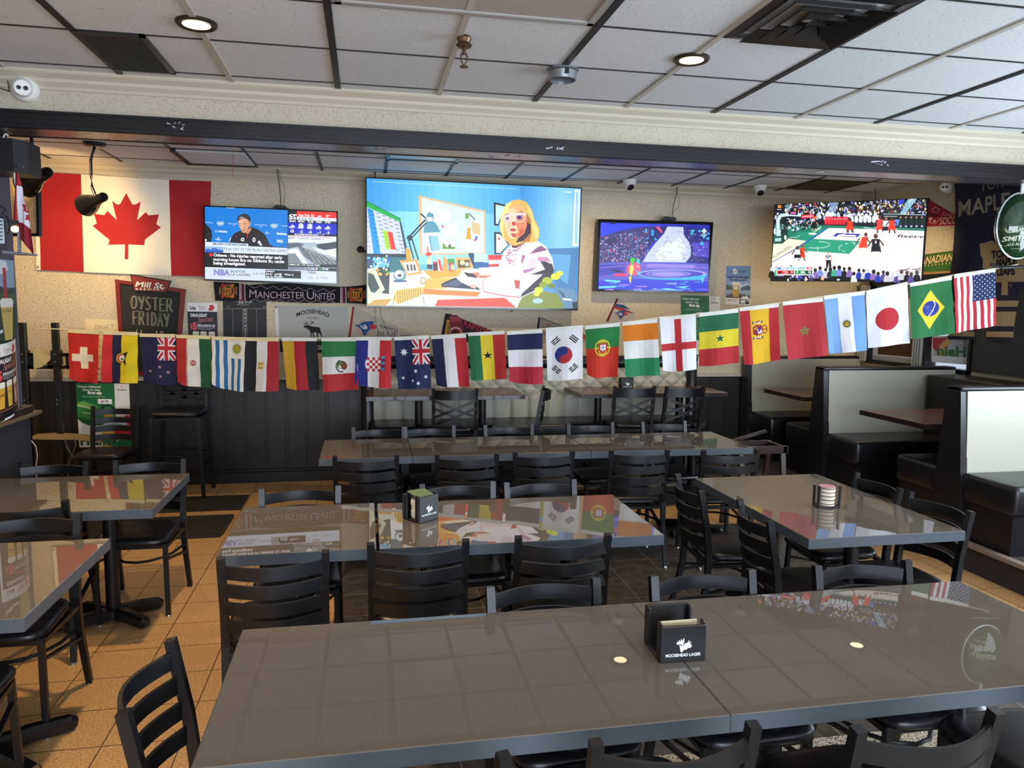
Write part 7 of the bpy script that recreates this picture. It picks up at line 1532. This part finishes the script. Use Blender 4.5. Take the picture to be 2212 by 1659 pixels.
a.text("DOL'S", '#e0e4e8', .0, .695, .34, .695, .045, .03); a.text('PINT', '#e0e4e8', .06, .755, .30, .755, .03, .03); a.poly('#dfe6ea', .0, .84, .2, .84, .24, .88, .5, .84, .5, .88, .3, .9, 0, .88)
sheet_u('golf_beer_poster', 'tall beer poster with a red strap and glass on the left pillar', 'poster', plane_l(XP + .004), [(-30, 556), (29, 563), (37, 735), (-24, 745)], a)
t = thing('poster_holder', 'curved clear holder with the draught specials poster standing on the pillar counter', 'poster stand', plane_l(XP + .02)(36, 890)[0])
cor = [(-26, 752), (32, 735), (40, 882), (-18, 915)]; FP = bil(cor, plane_l(XP + .01)); fb = lambda u, v: (FP(u, v)[0] + Vector((.03 * math.sin(PI * u), 0, 0)), Vector((1, 0, 0)))
A = draught_art(None); A.build('printed_face', fb, t, rough=.3, eps=8e-5, base=.0006, cuts=([i / 8 for i in range(1, 8)], []))
b = Art(); b.rect('#e8e8ec', -.05, -.02, 1.05, 1.03); b.build('backing', fb, t, rough=.3, eps=1e-5, cuts=([i / 8 for i in range(0, 9)], []))
# speaker box, small screen, flag, mesh screen and shelf on the pillar
t = thing('speaker_box', 'black box speaker fixed high on the left pillar', 'speaker', ony(30, 372, 5.0)); 
bm = nb(); p0, p1 = ony(0, 371, 4.98), ony(62, 371, 5.02); zt = ony(30, 301, 4.98).z; prism(bm, [(XP, 4.95, p0.z), (p1.x - .05, 4.95, p0.z), (p1.x, 5.02, p0.z), (p1.x, 5.2, p0.z), (XP, 5.2, p0.z)], (0, 0, zt - p0.z)); kid('cabinet', bm, M_BLACK, t)
bm = nb(); lathe(bm, [(0, 0), (.008, 0), (0, .004)], (p1.x + .001, 4.95, p0.z + .03), 10, Vector((1, 0, 0)).to_track_quat('Z', 'Y').to_matrix()); kid('screw', bm, M_SILVER, t)
bm = nb(); tube(bm, [ony(8, 300, 5.0), ony(9, 292, 5.0), ony(13, 289, 5.0), ony(18, 294, 5.0)], .005, 6); tag(mk('loose_wire', bm, M_WHITE), 'short white wire loop above the black speaker box', 'wire')
t = thing('small_screen', 'small bright framed screen cut by the left edge, cables beside it', 'screen', ony(2, 535, 4.95)); Fs = plane_l(XP + .03)
bm = nb(); prism(bm, [Fs(*p)[0] for p in ((-30, 460), (10, 468), (17, 540), (-30, 538))], (-.03, 0, 0)); kid('housing', bm, M_BLACK, t)
a = Art(); a.poly('#a8b8c8', -28, 466, 7, 473, 10, 526, -28, 526); 
for k in range(6): a.rect('#2c3440', -2, 476 + k * 8, 5, 479 + k * 8)
a.build('screen', Fs, t, emis=.8, base=.001)
bm = nb(); tube(bm, [onx(x, y, XP + .05) for x, y in ((0, 445), (7, 448), (12, 455), (4, 460), (12, 466), (18, 475), (21, 492), (17, 505))], .005, 6); tag(mk('screen_cable', bm, M_BLACK), 'black cable curling over the small screen on the pillar', 'cable')
bm = nb(); s = plane_y(4.98); prism(bm, [s(*p)[0] for p in ((5, 541), (34, 544), (50, 545), (50, 549), (5, 547))], (0, .2, 0)); prism(bm, [s(*p)[0] for p in ((37, 500), (42, 500), (43, 546), (38, 546))], (0, .02, 0)); tag(mk('wall_shelf', bm, mat('grey metal shelf', '#8a8c98', .4, metal=.4)), 'small grey metal shelf bracket on the left pillar', 'shelf')
t = thing('clamp_light', 'small glowing yellow light clipped beside the hanging flag on the pillar', 'light', ony(32, 500, 5.2)); bm = nb(); lathe(bm, [(0, -.02), (.018, -.014), (.022, 0), (.018, .014), (0, .02)], ony(32.5, 495, 5.2), 14); kid('bulb', bm, mat('warm bulb', (1, .72, .3), .4, emis=8), t)
bm = nb(); box(bm, ony(21, 485, 5.22) - Vector((0, .01, 0)), ony(43, 476, 5.22) + Vector((0, .03, 0))); kid('clip', bm, M_BLACK, t)
# mesh fronted amplifier between pillar and lamp
t = thing('mesh_screen', 'woven metal mesh panel in a dark frame standing behind the hanging flag', 'mesh panel', ony(52, 510, 6.0)); Fm = plane_y(6.0)
bm = nb(); frm = [(24, 338), (80, 338), (85, 510), (26, 510)]; prism(bm, [Fm(*p)[0] for p in ((24, 338), (80, 338), (80, 346), (24, 346))], (0, .04, 0)); prism(bm, [Fm(*p)[0] for p in ((76, 340), (82, 340), (85, 510), (78, 510))], (0, .05, 0)); prism(bm, [Fm(*p)[0] for p in ((26, 504), (84, 504), (84, 510), (26, 510))], (0, .04, 0)); kid('frame', bm, M_BLACK, t)
bm = nb()
for k in range(17): x = 25 + k * 3.1; prism(bm, [Fm(*p)[0] for p in ((x, 346), (x + .9, 346), (x + 2.2, 505), (x + 1.3, 505))], (0, .004, 0))
for k in range(48): y = 347 + k * 3.3; prism(bm, [Fm(*p)[0] for p in ((24, y), (79, y), (79, y + .9), (24, y + .9))], (0, .004, 0))
kid('mesh', bm, mat('brass coloured mesh', '#6c5c3c', .5, metal=.5), t)
# small hanging national flag
Fh = plane_y(5.0); a = Art(0, 260, 5.53)
a.poly('#d8d4d8', 168, 630, 186, 630, 186, 800, 175, 760); a.poly('#a01c2c', 198, 625, 240, 620, 278, 790, 232, 780, 232, 1205, 168, 1185, 188, 900); a.poly('#dcd8e4', 228, 785, 278, 795, 310, 960, 330, 1040, 390, 1315, 320, 1250, 240, 1215)
a.poly('#a01c2c', 268, 1005, 325, 1010, 335, 1075, 350, 1100, 340, 1110, 290, 1078, 310, 1065); a.poly('#a01c2c', 325, 1135, 355, 1128, 372, 1232, 355, 1195, 318, 1192, 330, 1170); a.poly('#8c1828', 240, 1215, 320, 1250, 392, 1315, 425, 1590, 405, 1610, 325, 1480, 240, 1420)
o = a.build('hanging_flag', cloth(Fh, .012, .35, .03), None, rough=.8, eps=2e-4, cuts=([30 + 3 * i for i in range(17)], [380 + 14 * i for i in range(13)])); tag(o, 'small maple leaf flag drooping from the black speaker box', 'flag')
# gooseneck lamps
def gooseneck(base, pts, head, tail, lab, hasbase=True):
    t = thing('gooseneck_lamp', lab, 'lamp', base); base = Vector(base)
    if hasbase:
        bm = nb(); lathe(bm, [(0, 0), (.085, 0), (.085, -.02), (.07, -.032), (0, -.034)], base, 24); kid('base', bm, M_BLACK, t, True)
    bm = nb(); tube(bm, pts, .012, 10); kid('neck', bm, M_BLACK, t, True)
    d = (Vector(head) - Vector(tail)).normalized(); R = d.to_track_quat('Z', 'Y').to_matrix(); L = (Vector(head) - Vector(tail)).length
    bm = nb(); lathe(bm, [(0, 0), (.03, .004), (.038, .02), (.038, L * .35), (.046, L * .42), (.046, L * .5), (.062, L * .62), (.082, L * .85), (.092, L), (.088, L), (.076, L * .85), (.05, L * .6), (0, L * .55)], tail, 28, R); kid('shade', bm, mat('gloss black enamel', '#0e0e10', .16), t, True)
    bm = nb(); lathe(bm, [(0, L * .62), (.03, L * .66), (.036, L * .76), (.02, L * .84), (0, L * .86)], tail, 16, R); kid('bulb', bm, mat('warm bulb', (1, .72, .3), .4, emis=8), t, True)
    spot('gooseneck_beam', Vector(tail) + d * L * .9, Vector(tail) + d * 3, 28, 140, .6, (1, .60, .22), .03)
    return t
bz = ony(205, 322, 6.9); y = 6.9
gooseneck((bz.x, y, ZC), [(bz.x, y, ZC - .03), ony(196, 345, 6.9), ony(197, 380, 6.9), ony(199, 405, 6.88), ony(207, 425, 6.85)], ony(186, 444, 7.02), ony(226, 424, 6.78), 'black gooseneck lamp hanging from the ceiling in front of the wall flag')
bz = ony(69, 300, 5.9)
gooseneck((bz.x, 5.9, ZC), [(bz.x, 5.9, ZC - .03), ony(69, 320, 5.9), ony(70, 345, 5.9), ony(74, 365, 5.9), ony(82, 380, 5.88)], ony(58, 399, 6.0), ony(106, 370, 5.80), 'black gooseneck lamp beside the pillar at the far left')
